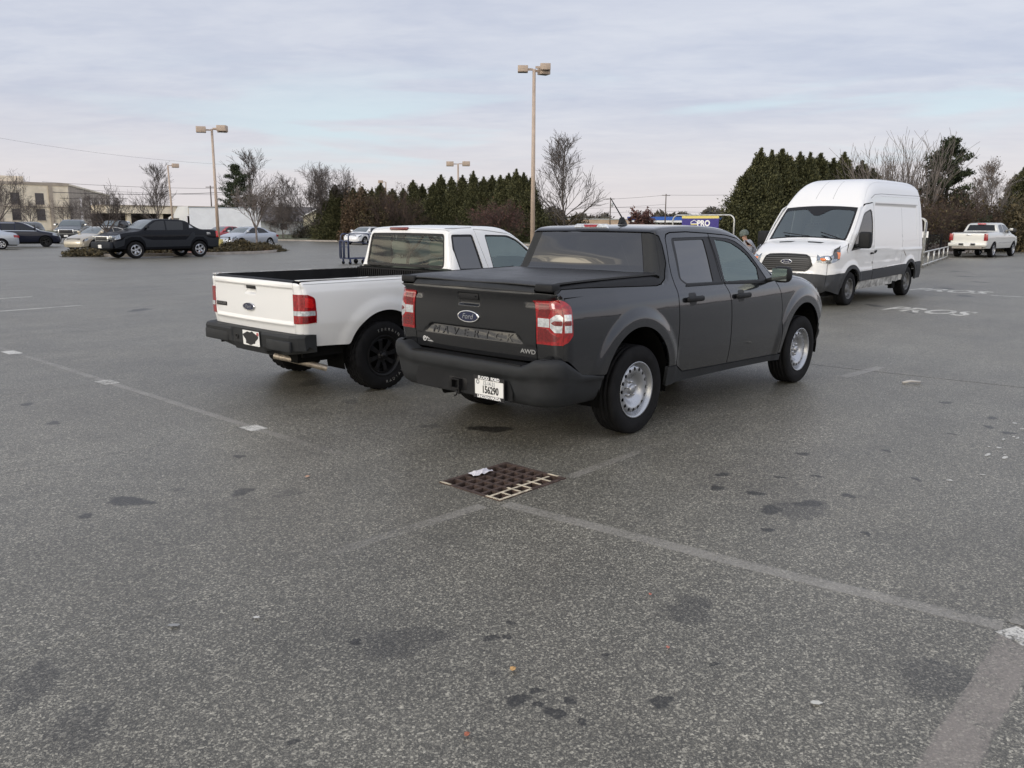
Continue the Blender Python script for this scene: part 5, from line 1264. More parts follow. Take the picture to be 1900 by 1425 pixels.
blob(-2.79,-3.56,.020,.013,-.8,(.55,.54,.48),1,'oval white gum spot on the asphalt near the lower right')
blob(-3.797,-1.541,.014,.010,-.8,(.55,.54,.50),2,'small white gum spot left of the foreground oil stains')
blob(-4.07,-1.353,.026,.013,-.8,(.27,.27,.26),3,'flattened grey gum spot on the faint line at lower left')
mb = MB(); mb.tube([(3.80,-1.74,.012),(3.86,-1.80,.03),(3.93,-1.88,.02)], .014, 6); tag(mb.build('paper_scrap', mat('dirty_paper', (.45,.43,.40))), 'curled dirty paper scrap beside the pavement seam right of the grey pickup', 'litter')
# chips of broken white paint, right-hand bay
rs = random.Random(8)
for i in range(34):
    u = rs.random(); x = 2.6+rs.gauss(0, .45)-u*1.2; y = -3.55+rs.gauss(0, .14)+.5*u
    a, b = .012+.05*rs.random()**3, .008+.012*rs.random(); n = 7
    mb = MB(); r0 = rs.random()*3; V = [(x+a*math.cos(2*math.pi*k/n)*(1+.3*rs.random()), y+b*math.sin(2*math.pi*k/n)*(1+.3*rs.random()), .0032) for k in range(n)]
    mb.add(V, [tuple(range(n))]); o = mb.build('paint_chip', LINEB); o['kind'] = 'structure'
# stencilled lettering on the far lane
def ground_text(txt, x, y, size, sx, rot, m):
    mb = MB(); put_text(mb, txt, size, TR((x, y, .0030), rz=rot), bold=.03, ext=.0005, sx=sx); o = mb.build('pavement_lettering', m); o['kind'] = 'structure'
ground_text('PROS', 12.3, .50, 1.35, .50, R(-93), LINEB); ground_text('PROS', 18.4, 1.75, 1.35, .58, R(-93), LINEB)
strip('parking_line', seg((17.6,.6), (18.4,-6), 30), .10, LINEB, .006); strip('parking_line', seg((22.5,-.5),(24.0,-1.0),4), .3, LINEB, .006); strip('parking_line', seg((50.2,5.6),(58,4.6),6), .12, LINEB, .006)

# ------------------------------------------------------------------ tree builders
def tubes(segs, name, m, parent=None, ns=4):
    segs = np.array(segs); A, B, ra, rb = segs[:, :3], segs[:, 3:6], segs[:, 6], segs[:, 7]
    d = B-A; d /= np.linalg.norm(d, axis=1)[:,None]+1e-9; up = np.where(np.abs(d[:,2:3]) < .9, [[0,0,1.]], [[1.,0,0]])
    u = np.cross(d, up); u /= np.linalg.norm(u, axis=1)[:,None]; v = np.cross(d, u)
    V = []; th = np.arange(ns)*2*np.pi/ns
    for t_ in th: V.append(A+(u*math.cos(t_)+v*math.sin(t_))*ra[:,None])
    for t_ in th: V.append(B+(u*math.cos(t_)+v*math.sin(t_))*rb[:,None])
    V = np.stack(V, 1).reshape(-1, 3); N = len(segs); k = np.arange(N)*2*ns
    F = np.vstack([np.c_[k+i, k+(i+1)%ns, k+ns+(i+1)%ns, k+ns+i] for i in range(ns)])
    me = bpy.data.meshes.new(name); me.vertices.add(len(V)); me.vertices.foreach_set('co', V.ravel()); me.loops.add(F.size); me.loops.foreach_set('vertex_index', F.ravel().astype(np.int32))
    me.polygons.add(len(F)); me.polygons.foreach_set('loop_start', np.arange(0, F.size, 4, dtype=np.int32)); me.update(calc_edges=True); me.materials.append(m)
    o = bpy.data.objects.new(name, me); link(o, parent); return o
def tris(V, name, m, parent=None):
    "V: (N,3,3) loose leaf faces"
    N = len(V); me = bpy.data.meshes.new(name); me.vertices.add(N*3); me.vertices.foreach_set('co', V.ravel()); me.loops.add(N*3); me.loops.foreach_set('vertex_index', np.arange(N*3, dtype=np.int32))
    me.polygons.add(N); me.polygons.foreach_set('loop_start', np.arange(0, N*3, 3, dtype=np.int32)); me.update(calc_edges=True)
    for q_ in (m if isinstance(m, list) else [m]): me.materials.append(q_)
    o = bpy.data.objects.new(name, me); link(o, parent); return o
BARK = mat('grey_bark', (.10,.085,.078), rough=.95, var=.3, vscale=2)
BARKB = mat('brown_twig', (.085,.058,.048), rough=.95, var=.3, vscale=2)
BARKL = mat('pale_bark', (.20,.175,.16), rough=.95, var=.3, vscale=2)
def leafmat(name, a, b, sc=1.3):
    if name in MATS: return MATS[name]
    m = bpy.data.materials.new(name); m.use_nodes = True; t = NT(m.node_tree); bs = t.n['Principled BSDF']
    g = t.new('ShaderNodeNewGeometry'); P = g.outputs['Position']
    f = t.math('ADD', t.math('MULTIPLY', t.noise(P, sc, 4, .7), .7), t.math('MULTIPLY', g.outputs['Random Per Island'], .5))
    t.link(t.mix(t.ss(f, .3, .9), a, b), bs.inputs['Base Color']); bs.inputs['Roughness'].default_value = .7; bs.inputs['Specular IOR Level'].default_value = .25
    MATS[name] = m; return m
EVG = leafmat('arborvitae_foliage', (.022,.027,.012), (.13,.13,.062))
PIN = leafmat('pine_foliage', (.014,.022,.012), (.065,.080,.042))
BRN = leafmat('dry_brown_leaves', (.045,.032,.020), (.13,.085,.050)); REDL = leafmat('dark_red_leaves', (.05,.025,.024), (.15,.075,.065)); OLV = leafmat('olive_shrub_leaves', (.028,.026,.014), (.12,.095,.05))
def bare_segs(H, seed, spread=.42, trunk=.28, leader=True, r0=None, depth=5, up=.35, droop=0.):
    rs = np.random.RandomState(seed); r0 = r0 or H*.014; segs = []
    rmin = max(.0055, H*.0012)
    def grow(p, d, L, r, k):
        n = 3; pts = [p]; q = p.copy(); dd = d.copy()
        for i in range(n):
            dd = dd+rs.randn(3)*.06+np.array([0, 0, up*.12]); dd /= np.linalg.norm(dd); q = q+dd*L/n; pts.append(q)
        rr_ = np.linspace(r, max(rmin, r*.55), n+1)
        for i in range(n): segs.append([*pts[i], *pts[i+1], rr_[i], rr_[i+1]])
        if k == 0: return
        nb = {5: 5, 4: 5, 3: 4, 2: 4, 1: 3}.get(k, 3)
        for j in range(nb):
            t = .25+.75*(j+rs.rand()*.6)/nb; i = min(n-1, int(t*n)); b = pts[i]+(pts[i+1]-pts[i])*(t*n-i)
            a = rs.rand()*6.28; s_ = spread*(.7+.6*rs.rand()); perp = np.cross(dd, [math.cos(a), math.sin(a), .3]); perp /= np.linalg.norm(perp)
            nd = dd*math.cos(s_*1.3)+perp*math.sin(s_*1.3); nd[2] += up*.25-droop; nd /= np.linalg.norm(nd)
            grow(b, nd, L*(.52+.22*rs.rand()), max(rmin, r*.5), k-1)
    tz = H*trunk; z0 = np.zeros(3); top = np.array([rs.randn()*.05, rs.randn()*.05, tz]); segs.append([*z0, *top, r0, r0*.8])
    if leader:
        p = top; n = 9; r = r0*.8; d = np.array([0, 0, 1.])
        for i in range(n):
            q = p+np.array([rs.randn()*.06, rs.randn()*.06, (H-tz)/n]); segs.append([*p, *q, r, max(rmin, r*.84)])
            for j in range(3):
                a = rs.rand()*6.28; f = i/n; s_ = spread*1.9*(1-.45*f); nd = np.array([math.cos(a)*math.sin(s_), math.sin(a)*math.sin(s_), math.cos(s_)])
                L = (H-tz)*(.50*(1-f)**.7+.10)*(.75+.5*rs.rand()); grow(p+(q-p)*rs.rand(), nd, L*.62, max(rmin, r*.5), 3 if depth >= 5 else 2)
            p = q; r = max(rmin, r*.84)
    else:
        nb = 6
        for j in range(nb):
            a = 6.28*(j+rs.rand()*.5)/nb; s_ = spread*(1.0+.7*rs.rand()); nd = np.array([math.cos(a)*math.sin(s_), math.sin(a)*math.sin(s_), math.cos(s_)])
            grow(top-np.array([0,0,rs.rand()*tz*.2]), nd, (H-tz)*.5, r0*.5, depth-1)
    S_ = np.array(segs); zmax = S_[:,5].max(); k = H/zmax; S_[:, :6] *= [1,1,k,1,1,k]; return S_
def bare_tree(xy, H, seed, label, group=None, m=None, leaves=None, **kw):
    m = m or BARK; S_ = bare_segs(H, seed, **kw); root = thing('bare_tree', label, 'tree', (xy[0], xy[1], 0), 0, group)
    big = S_[:,6] > H*.0045
    tubes(S_[big], 'trunk', m, root, 6); crown = tubes(S_[~big], 'crown', m, root, 3)
    if leaves:
        rs = np.random.RandomState(seed+9); tips = S_[~big][:, 3:6]; n, sz, lm = leaves; c = tips[rs.randint(0, len(tips), n)]+rs.randn(n, 3)*.12
        T_ = c[:,None,:]+rs.randn(n, 3, 3)*sz; tris(T_, 'leaves', lm, root)
    return root
ORD = ['first','second','third','fourth','fifth','sixth','seventh','eighth','ninth','tenth','eleventh','twelfth','thirteenth','fourteenth','fifteenth','sixteenth','seventeenth','eighteenth','nineteenth','twentieth','twenty-first','twenty-second','twenty-third','twenty-fourth','twenty-fifth']
def conifer_mesh(H, Rb, seed, n=6000, tip=1.0, sz=.046):
    rs = np.random.RandomState(seed); nc = 190; hc = rs.rand(nc)**.9*.93; ac = rs.rand(nc)*6.283
    rc = Rb*np.minimum(1, (1-hc)**tip*1.25)*(.35+.55*rs.rand(nc))*(1+.18*np.sin(ac*2+seed)+.10*np.sin(hc*23+seed))
    cc = np.c_[rc*np.cos(ac), rc*np.sin(ac), hc*H]; k = rs.randint(0, nc, n); sp = (.05+.25*(1-hc[k]))[:,None]*np.array([1,1,1.7]); c = cc[k]+rs.randn(n, 3)*sp
    m = rs.rand(n) < .06; hh = .80+.2*rs.rand(n); c[m] = np.c_[rs.randn(n)*.30*(1.01-hh), rs.randn(n)*.30*(1.01-hh), hh*H][m]
    c[:,2] = np.clip(np.abs(c[:,2]), .03, H*1.0); a = np.arctan2(c[:,1], c[:,0])
    d = np.c_[np.cos(a)*.5, np.sin(a)*.5, np.full(n, .8)]+rs.randn(n, 3)*.45; d /= np.linalg.norm(d, axis=1)[:,None]
    s_ = np.cross(d, rs.randn(n, 3)); s_ /= np.linalg.norm(s_, axis=1)[:,None]; L = sz*(.7+1.5*rs.rand(n))[:,None]*(H/5.5)
    return np.stack([c-s_*L*.5, c+s_*L*.5, c+d*L*1.8], 1)
def conifer(xy, H, Rb, seed, label, group, name='evergreen_tree', m=None, protos={}, rz=0, n=22000):
    root = thing(name, label, 'tree', (xy[0], xy[1], 0), rz, group); key = (name, seed % 5)
    if key not in protos: protos[key] = tris(conifer_mesh(5.5, 1.55, seed % 5+11, n), 'crown', m or EVG, root); tr = tubes([[0,0,0,0,0,4.6,.10,.02]], 'trunk', BARK, root, 6); protos[key] = (protos[key], tr)
    else:
        for q_ in protos[key]: c = q_.copy(); C.objects.link(c); c.parent = root
    root.scale = (Rb/1.55, Rb/1.55, H/5.5); return root
def pine(xy, H, seed, label, w=1.6):
    root = thing('pine_tree', label, 'tree', (xy[0], xy[1], 0)); rs = np.random.RandomState(seed); segs = [[0,0,0,0,0,H*.95,.16,.03]]; L = []
    nl = 17
    for i in range(nl):
        z = H*(.16+.80*i/nl); R_ = w*(1-(i/nl)**1.3)*(.6+.8*rs.rand())+.22
        for j in range(4):
            a = rs.rand()*6.283; q_ = R_*(.65+.45*rs.rand()); e = np.array([q_*math.cos(a), q_*math.sin(a), z+.12*q_+.2]); segs.append([0,0,z,*e,.03,.012])
            for k in range(4):
                f = .45+.55*k/3; cc = np.array([0,0,z])*(1-f)+e*f; n = 50; p = rs.randn(n, 3)*np.array([.17,.17,.10])*(H/7.5)+cc; d = rs.randn(n, 3); d[:,2] = np.abs(d[:,2])+.3; d /= np.linalg.norm(d, axis=1)[:,None]; s_ = np.cross(d, rs.randn(n,3)); s_ /= np.linalg.norm(s_, axis=1)[:,None]
                L.append(np.stack([p-s_*.05, p+s_*.05, p+d*.20], 1))
    tubes(segs, 'trunk', BARK, root, 5); tris(np.vstack(L), 'crown', PIN, root); return root
def shrub(xy, H, Rb, seed, label, m, name='shrub', n=2500, sz=.06, twig=None, group=None):
    root = thing(name, label, 'shrub', (xy[0], xy[1], 0), 0, group); rs = np.random.RandomState(seed); u = rs.randn(n, 3); u /= np.linalg.norm(u, axis=1)[:,None]; u[:,2] = np.abs(u[:,2])
    a = np.arctan2(u[:,1], u[:,0]); k = (.55+.5*rs.rand(n)**.6)*(1+.2*np.sin(3*a+seed)+.12*np.sin(7*a+seed)+.1*np.sin(u[:,2]*9+seed)); c = u*k[:,None]*np.array([Rb, Rb, H])
    T_ = c[:,None,:]+rs.randn(n, 3, 3)*sz; T_[:,:,2] = np.maximum(T_[:,:,2], .01); tris(T_, 'foliage', m, root)
    if twig:
        sg_ = []
        for i in range(70): e = u[i]*np.array([Rb, Rb, H])*(.9+.3*rs.rand()); mid = e*.5+rs.randn(3)*.08*Rb; sg_ += [[0,0,0,*mid,.02,.012],[*mid,*e,.012,.006]]
        tubes(sg_, 'stems', twig, root, 3)
    return root

# ------------------------------------------------------------------ verge, kerb and island
def slab(name, pts, z0, z1, m, kind='structure'):
    mb = MB(); mb.prism(pts, z0, z1); o = mb.build(name, m); o['kind'] = kind; return o
edge = [(36,100),(38.5,78),(41.0,63.5),(42.6,56.6),(44.6,50.5),(45.8,44),(45.4,34),(44.2,26),(43.2,20.5),(43.4,15.5),(45.6,12.2),(50,10.9),(60,10.2),(80,8.6),(130,5)]
def kerb(pts, w_=.16, hgt=.14, closed=False, name='kerb'):
    P = np.array(pts, float); L = len(P); d = np.roll(P, -1, 0)-np.roll(P, 1, 0) if closed else np.gradient(P, axis=0); d /= np.linalg.norm(d, axis=1)[:,None]; n = np.c_[-d[:,1], d[:,0]]
    a, b = P, P+n*w_; V = np.vstack([np.c_[a, np.zeros(L)], np.c_[a, np.full(L, hgt)], np.c_[b, np.full(L, hgt)], np.c_[b, np.zeros(L)]]); mb = MB(); m_ = L if closed else L-1
    mb.add(V, [(k*L+i, k*L+(i+1)%L, (k+1)*L+(i+1)%L, (k+1)*L+i)[::-1] for k in range(3) for i in range(m_)]); o = mb.build(name, CONC); o['kind'] = 'structure'; return o
kerb(edge[::-1][::-1]); 
kerb([(x+.0, y) for x, y in edge][::-1], w_=-.16) if False else None
slab('grass_verge', [(x+.17, y+.05) for x, y in edge]+[(400,-40),(700,300),(300,700),(60,420)], .02, .10, GRASSM)
slab('leaf_litter', [(46.2,12.4),(50,11.2),(60,10.5),(80,9),(90,18),(60,22),(47,19)], .10, .125, DIRT)
slab('far_verge', [(-40,150),(46,150),(60,240),(-60,260)], .0, .08, GRASSM)
isl = [(10.9,41.5),(11.2,38.4),(12.4,37.5),(15,37.3),(18.5,37.5),(20.8,38.2),(22.3,40.2),(23.8,44.2),(24.9,47.5),(24.2,49.2),(21,48.3),(16,45.6),(12,44.2)]
ir = [tuple(p) for p in chaikin(isl+[isl[0]], 2)[:-1]]
kerb(ir, .16, .14, True, 'island_kerb'); slab('mulch_bed', inset(ir, .15), .0, .11, MULCH)
shrub((12.0,40.2), .36, 1.9, 3, 'low dark green ground cover shrub at the left tip of the island', OLV, n=7000, sz=.05)
shrub((14.0,39.4), .30, 1.6, 4, 'low green shrub under the nose of the black pickup', OLV, n=5000, sz=.05)
shrub((19.4,39.8), .58, 1.2, 5, 'rounded green shrub on the mulch behind the tail of the black pickup', OLV, n=7000, sz=.05)
shrub((18.0,39.0), .34, 1.1, 15, 'smaller green shrub left of the rounded one on the mulch', OLV, n=4000, sz=.05)
shrub((22.6,43.0), .38, 1.3, 6, 'low brown-green shrub at the foot of the slim island tree', OLV, n=4500, sz=.045)
shrub((21.6,40.6), .33, 1.2, 7, 'low brown-green shrub at the right tip of the island', OLV, n=4500, sz=.045)
# ------------------------------------------------------------------ lamp posts
TAN = mat('tan_powder_coat', (.44,.35,.28), rough=.55, var=.1, vscale=3)
def lamp_post(x, y, H, label, heads, r=.085, lean=(0,0), base=.75, hs=1.0, group='parking lot lamp posts'):
    root = thing('lamp_post', label, 'lamp post', (x, y, 0), 0, group); top = (lean[0], lean[1], H)
    mb = MB(); mb.lathe([(0,.24),(0,.26),(base,.25),(base,.0)], 20, axis='z'); mb.build('concrete_base', mat('yellow_painted_base', (.55,.45,.16), rough=.8, var=.25, vscale=4), root)
    mb = MB(); mb.tube([(0,0,base),(lean[0]*.5,lean[1]*.5,H/2),top], [r*1.15,r*.95,r*.75], 12); mb.build('pole', TAN, root)
    for a, dz in heads:
        a = R(a); M = TR((top[0], top[1], H+dz), rz=a); mb = MB(); mb.box(.05,.42*hs,-.03,.03,-.05*1,.03, M=M); mb.build('arm', TAN, root)
        mb = MB(); mb.rbox(.40*hs,1.06*hs,-.30*hs,.30*hs,-.20*hs,.20*hs,.015,M=M); h_ = mb.build('lamp_head', TAN, root)
        mb = MB(); mb.box(.46*hs,1.0*hs,-.24*hs,.24*hs,-.207*hs,-.202*hs,M=M); mb.build('lens', mat('dark_lens', (.05,.05,.055), rough=.2), h_)
    return root
lamp_post(20.09,17.85,7.62,'tall tan lamp post with three box heads rising behind the grey pickup cab',[(133,0),(-47,.08),(-20,-.05),(200,.1)][:3],r=.085,hs=.60)
lamp_post(19.0,41.3,6.95,'tan lamp post with box heads on the shrub island behind the black pickup',[(151,-.06),(-20,0),(-45,.03)],r=.085,lean=(0,0),hs=.8)
lamp_post(33.2,76.7,7.2,'distant thin lamp post with one head, left of the pine',[(-20,0)],r=.10,lean=(-.12,.05),hs=.95)
lamp_post(53.3,56.9,7.6,'distant lamp post with two heads above the evergreen row',[(137,-.03),(-40,0)],r=.11,hs=1.1)
lamp_post(70.5,89.6,7.5,'farthest lamp post, barely showing above the brown shrubs',[(145,0)],r=.10,hs=1.0)
lamp_post(66.9,29.5,7.5,'lamp post whose heads peek out between the right-hand evergreens',[(115,0),(-65,0)],r=.10,hs=1.0)

# ------------------------------------------------------------------ vegetation
def away(p, k, s=1.0):
    x, y, h = p; return ((x+5.48)*k-5.48, (y+4.56)*k-4.56), 1.66+(h-1.66)*k
ARB1 = [(40.2,61.1,3.8),(40.5,59.7,4.7),(41.8,60.0,4.9),(41.2,58.0,4.5),(43.0,59.0,4.8),(42.5,56.9,4.9),(44.4,58.0,4.9),(44.6,56.6,4.8),(46.0,56.7,4.9),(45.4,54.6,5.1),(46.7,54.8,5.4),(46.1,52.6,5.1),(47.3,52.9,5.7),(47.3,51.5,6.0),(48.0,50.8,5.6),(48.0,49.4,6.1),(48.7,48.8,5.9),(49.9,48.9,5.5),(49.0,47.0,5.9),(49.5,46.5,6.0),(49.2,45.3,5.9),(49.6,44.8,6.2),(49.3,43.7,5.3)]
for i, p in enumerate(ARB1):
    xy, H = away(p, 1.07); conifer(xy, H+.15+.35*math.sin(i*2.3), 1.65+.45*((i*7)%5)/4, i, ORD[i]+' evergreen from the left in the row behind the white pickup cab', 'evergreen row behind the white pickup', rz=i*1.3)
ARB2 = [(37.9,18.2,3.2),(38.1,17.9,4.1),(39.1,18.0,5.1),(39.3,17.7,5.8),(39.6,17.2,5.3),(40.7,17.1,5.7),(40.9,16.7,5.5),(42.0,16.6,5.4),(42.2,16.1,5.4),(43.4,16.0,5.8),(44.6,15.7,5.3),(45.7,15.5,5.5),(46.9,15.4,5.0),(47.0,14.9,5.4),(49.1,15.0,4.7),(59.1,9.2,4.9),(59.2,8.8,5.5),(59.3,8.3,5.2)]
for i, p in enumerate(ARB2):
    xy, H = away(p, 1.16); H += .3*math.sin(i*1.9); lab = ORD[i]+' evergreen from the left in the clump behind the white van' if i < 15 else ORD[i-15]+' evergreen from the left at the right edge, beyond the silver pickup'
    conifer(xy, H+.25, 1.7+.5*((i*3)%4)/3, i+2, lab, 'evergreens behind the van' if i < 15 else 'evergreens at the right edge', rz=i*2.1)
bare_tree((34.0,81.8), 7.9, 1, 'slender bare tree with ascending branches left of the distant single-head lamp post', spread=.36, trunk=.12)
bare_tree((42.6,66.0), 8.0, 12, 'wide fan-shaped bare tree between the small cream house and the evergreen row', spread=.52, trunk=.16, leader=False, depth=6)
bare_tree((55.1,44.6), 10.2, 13, 'tall bare tree with pointed crown right of the tall lamp post', spread=.40, trunk=.10, r0=.17)
bare_tree((56.2,101.2), 11.9, 4, 'tall bare tree standing right behind the left-hand pine', spread=.36, trunk=.2)
bare_tree((23.9,45.4), 4.9, 15, 'young bare tree with pale trunk on the island in front of the silver sedan', spread=.36, trunk=.30, leader=False, depth=5, m=BARKL, leaves=(500,.035,BRN), r0=.07)
bare_tree((12.9,41.9), 4.0, 26, 'small spreading bare tree on the island in front of the gold sedan', spread=.62, trunk=.34, leader=False, depth=5, r0=.07)
bare_tree((29.5,106), 4.7, 7, 'small bare tree in front of the hotel windows, left', spread=.6, trunk=.3, leader=False, depth=5)
bare_tree((33.4,104.6), 5.1, 8, 'small bare tree in front of the hotel corner', spread=.6, trunk=.3, leader=False, depth=5)
bare_tree((18.4,78.5), 6.3, 9, 'bare tree cut off by the left edge of the photo', spread=.6, trunk=.25, leader=False, depth=5)
bare_tree((45.0,75.9), 4.1, 31, 'low round bare tree in front of the grey roofed house', spread=.66, trunk=.25, leader=False, depth=6)
bare_tree((51.2,15.4), 7.4, 11, 'bare tree just right of the evergreen clump, over the van roof', spread=.30, trunk=.15, leader=False, depth=4, m=BARKL)
bare_tree((53.6,14.5), 7.4, 33, 'bare tree with upright stems above the middle of the van roof', spread=.26, trunk=.12, leader=False, depth=4, m=BARKL)
bare_tree((52.6,12.9), 8.0, 34, 'tallest bare tree above the van, left of the dark pine', spread=.30, trunk=.12, leader=False, depth=4, m=BARKL)
bare_tree((57.5,15.3), 6.3, 36, 'bare tree half hidden behind the tallest one above the van', spread=.30, trunk=.15, leader=False, depth=4, m=BARKL)
bare_tree((62.8,11.4), 6.7, 17, 'thin bare tree right of the dark pine with a few brown leaves', spread=.30, trunk=.1, m=BARKL, leaves=(500,.05,BRN))
bare_tree((64.6,12.6), 5.4, 18, 'short thin bare tree between the dark pine and the right edge', spread=.36, trunk=.15, m=BARKL, leaves=(400,.05,BRN))
pine((52.4,98.3), 9.6, 5, 'dark clumpy pine beside the island lamp post', 3.4)
pine((54.6,12.1), 7.5, 6, 'dark clumpy pine above the rear of the van', 2.3)
U = [((44.2,58.0),5.3,'bare'),((44.6,56.3),5.5,'bare'),((45.9,45.2),4.0,'red'),((46.5,44.2),3.9,'red'),((41.9,58.4),4.3,'brown'),((43.0,60.0),3.2,'brown'),((44.2,66.5),1.6,'brown'),((42.6,57.2),3.6,'olive')]
for i, (xy, H, kd) in enumerate(U):
    lab = {'bare':'brown leafless thicket shrub','red':'dark red leaved shrub','brown':'rust leaved shrub','olive':'olive green shrub'}[kd]+' '+['left of centre behind the white pickup cab','over the rear window of the white pickup','left half of the red patch before the evergreens','right half of the red patch before the evergreens','in front of the first evergreens','right of the small cream house','low at the foot of the fan-shaped bare tree','above the blue cart'][i]
    if kd in ('bare','red'): bare_tree(xy, H, 50+i, lab, m=BARKB, spread=.5, trunk=.05, leader=False, depth=5, leaves=(1500 if kd == 'red' else 900,.05,REDL if kd == 'red' else BRN), r0=.05)
    else: shrub(xy, H, 1.5, 60+i, lab, BRN if kd == 'brown' else OLV, n=5000, sz=.08, twig=BARKB)
UR = [((49.0,11.9),2.9,'first'),((51.2,12.3),3.3,'second'),((53.2,11.6),3.9,'third'),((55.6,12.0),3.6,'fourth'),((57.8,11.6),3.4,'fifth'),((60.2,11.4),3.2,'sixth'),((63.0,10.9),3.2,'seventh'),((47.4,12.8),2.4,'eighth')]
for i, (xy, H, w_) in enumerate(UR):
    lab = w_+' tangled brown thicket shrub counted from the left behind the silver pickup' if i < 7 else 'lower brown thicket shrub nearest the van, behind the black fence'
    bare_tree(xy, H+(.9 if i < 3 else .2), 80+i, lab, 'thicket behind the silver pickup', m=BARKB, spread=.6, trunk=.04, leader=False, depth=5, leaves=(1300,.06,[OLV,BRN,OLV][i%3]), r0=.05)
shrub((60.5,9.6), 3.0, 1.8, 91, 'green shrub beyond the bonnet of the silver pickup', OLV, n=5000, sz=.09)
shrub((62.5,9.2), 3.2, 1.7, 92, 'green shrub with yellow leaves at the right edge', OLV, n=5000, sz=.09)
shrub((47.5,75.0), 1.5, 1.55, 93, 'clipped rounded bush on the grass before the grey roofed house', mat('clipped_bush', (.05,.045,.03), rough=.95, var=.4), n=6000, sz=.05)
shrub((62.5,53.0), 2.4, 2.4, 94, 'dark hedge shrub right of the evergreen row, low on the horizon', OLV, n=4000, sz=.12); shrub((61.0,48.6), 2.2, 2.4, 95, 'dark hedge shrub at the foot of the pointed bare tree', OLV, n=4000, sz=.12)
root = bare_tree((150,100), 5.6, 97, 'small round tree with dark red leaves above the blue canopy', m=BARKB, spread=.7, trunk=.2, leader=False, depth=4, leaves=(1500,.22,REDL), r0=.12)

# far wood: low dark belt on the horizon; unseen part added for reflections
def far_wood(name, a0, a1, D, H, n, m, seed):
    rs = np.random.RandomState(seed); a = np.radians(a0+(a1-a0)*rs.rand(n)); d = D*(1+.12*rs.rand(n)); top = H*(.55+.28*np.sin(a*37+seed)+.17*np.sin(a*91)+.12*np.sin(a*211)); z = top*rs.rand(n)**.7
    c = np.c_[-5.5+d*np.cos(a), -4.5+d*np.sin(a), z]; T_ = c[:,None,:]+rs.randn(n, 3, 3)*H*.09; T_[:,:,2] = np.maximum(T_[:,:,2], 0); o = tris(T_, name, m)
    return tag(o, None, None, None, 'stuff')
tag(far_wood('distant_treeline', 3, 52, 330, 8.5, 26000, leafmat('far_wood_leaf', (.05,.05,.045), (.12,.105,.085), .05), 1), 'hazy low belt of bare woodland along the horizon', 'woodland')
tag(far_wood('unseen_woodland_belt', 75, 363, 170, 4.5, 26000, leafmat('far_wood_leaf2', (.03,.03,.022), (.09,.07,.05), .05), 2), 'added unseen belt of bare woodland around the rest of the lot', 'woodland')  # out of view, put round the lot to be mirrored in paint and glass

# ------------------------------------------------------------------ buildings
def P2(az_pt, D): return (az_pt[0]*D-5.48, az_pt[1]*D-4.56)
STUC = mat('cream_stucco', (.80,.71,.57), rough=.9, var=.12, vscale=.6); STUD = mat('brown_stucco', (.42,.36,.30), rough=.9, var=.15, vscale=.5)
WIN = mat('dark_window', (.035,.03,.032), rough=.15, coat=.5, var=.3, vscale=1)
def hotel():
    root = thing('hotel', 'two storey cream stucco hotel with dark windows and flat roof at far left', 'building', (58.7,174.3,0), R(180)); # local x runs left along the facade, y towards the camera... 
    W_L = 46
    mb = MB(); mb.box(0, W_L, -30, 0, 0, 9.1); mb.build('wall', STUC, root)
    mb = MB(); mb.box(-.15, W_L, -30, .15, 8.75, 9.3); mb.build('parapet', STUD, root)
    mb = MB(); mb.box(6, 30, -14, -6, 9.3, 10.6); mb.build('roof_plant', STUC, root)
    for z0 in (5.1, 2.1):
        for x in (4.6, 8.9, 13.2, 17.6, 22.0, 26.4, 30.8, 35.2):
            mb = MB(); mb.box(x, x+1.55, .02, .06, z0, z0+2.15); o = mb.build('window', WIN, root); mb = MB(); mb.box(x-.1, x+1.65, .0, .14, z0-.15, z0); mb.build('sill', STUD, o)
    for x in (3.0, 12.0, 20.5, 29): mb = MB(); mb.box(x, x+.7, .0, .3, 0, 8.7); mb.build('pilaster', STUD, root)
    mb = MB(); mb.box(0, W_L, .0, .2, 4.55, 4.75); mb.build('band', STUD, root)
    # side wing running away to the right
    a = math.atan2(238.4-174.3, 92.5-58.7); L = 72
    M = Matrix.Rotation(math.pi, 4, 'Z').inverted() @ Matrix.Rotation(a, 4, 'Z')
    mb = MB(); mb.box(.05, L, 0, 14, 0, 8.9, M=M); mb.build('side_wing', STUD, root)
    mb = MB(); mb.box(.05, L, -.15, 14, 8.9, 9.25, M=M); mb.build('side_parapet', STUC, root)
    for x in (14, 30, 46, 60):
        for z0 in (5.0, 2.0): mb = MB(); mb.box(x, x+3, -.06, -.02, z0, z0+2.0, M=M); mb.build('window', WIN, root)
    return root
hotel()
def entrance():
    root = thing('entrance_canopy', 'long flat cream canopy on posts right of the hotel, behind the black pickup', 'canopy', (62,165,0), R(-4))
    mb = MB(); mb.box(-1,24,-3,6,3.5,4.9); mb.build('fascia', STUC, root); mb = MB(); mb.box(-1.2,24.2,-3.2,6.2,4.9,5.1); mb.build('roof', STUD, root)
    for x in (3, 9.2, 17, 23): mb = MB(); mb.box(x,x+.8,-2.2,-1.4,0,3.5); mb.build('post', STUC, root)
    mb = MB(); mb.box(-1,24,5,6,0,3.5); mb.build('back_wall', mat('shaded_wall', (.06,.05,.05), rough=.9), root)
entrance()
ROOFG = mat('grey_shingles', (.12,.11,.11), rough=.9, var=.2, vscale=1.5); SID = mat('cream_siding', (.50,.46,.34), rough=.85); SIDG = mat('pale_grey_siding', (.42,.44,.45), rough=.85)
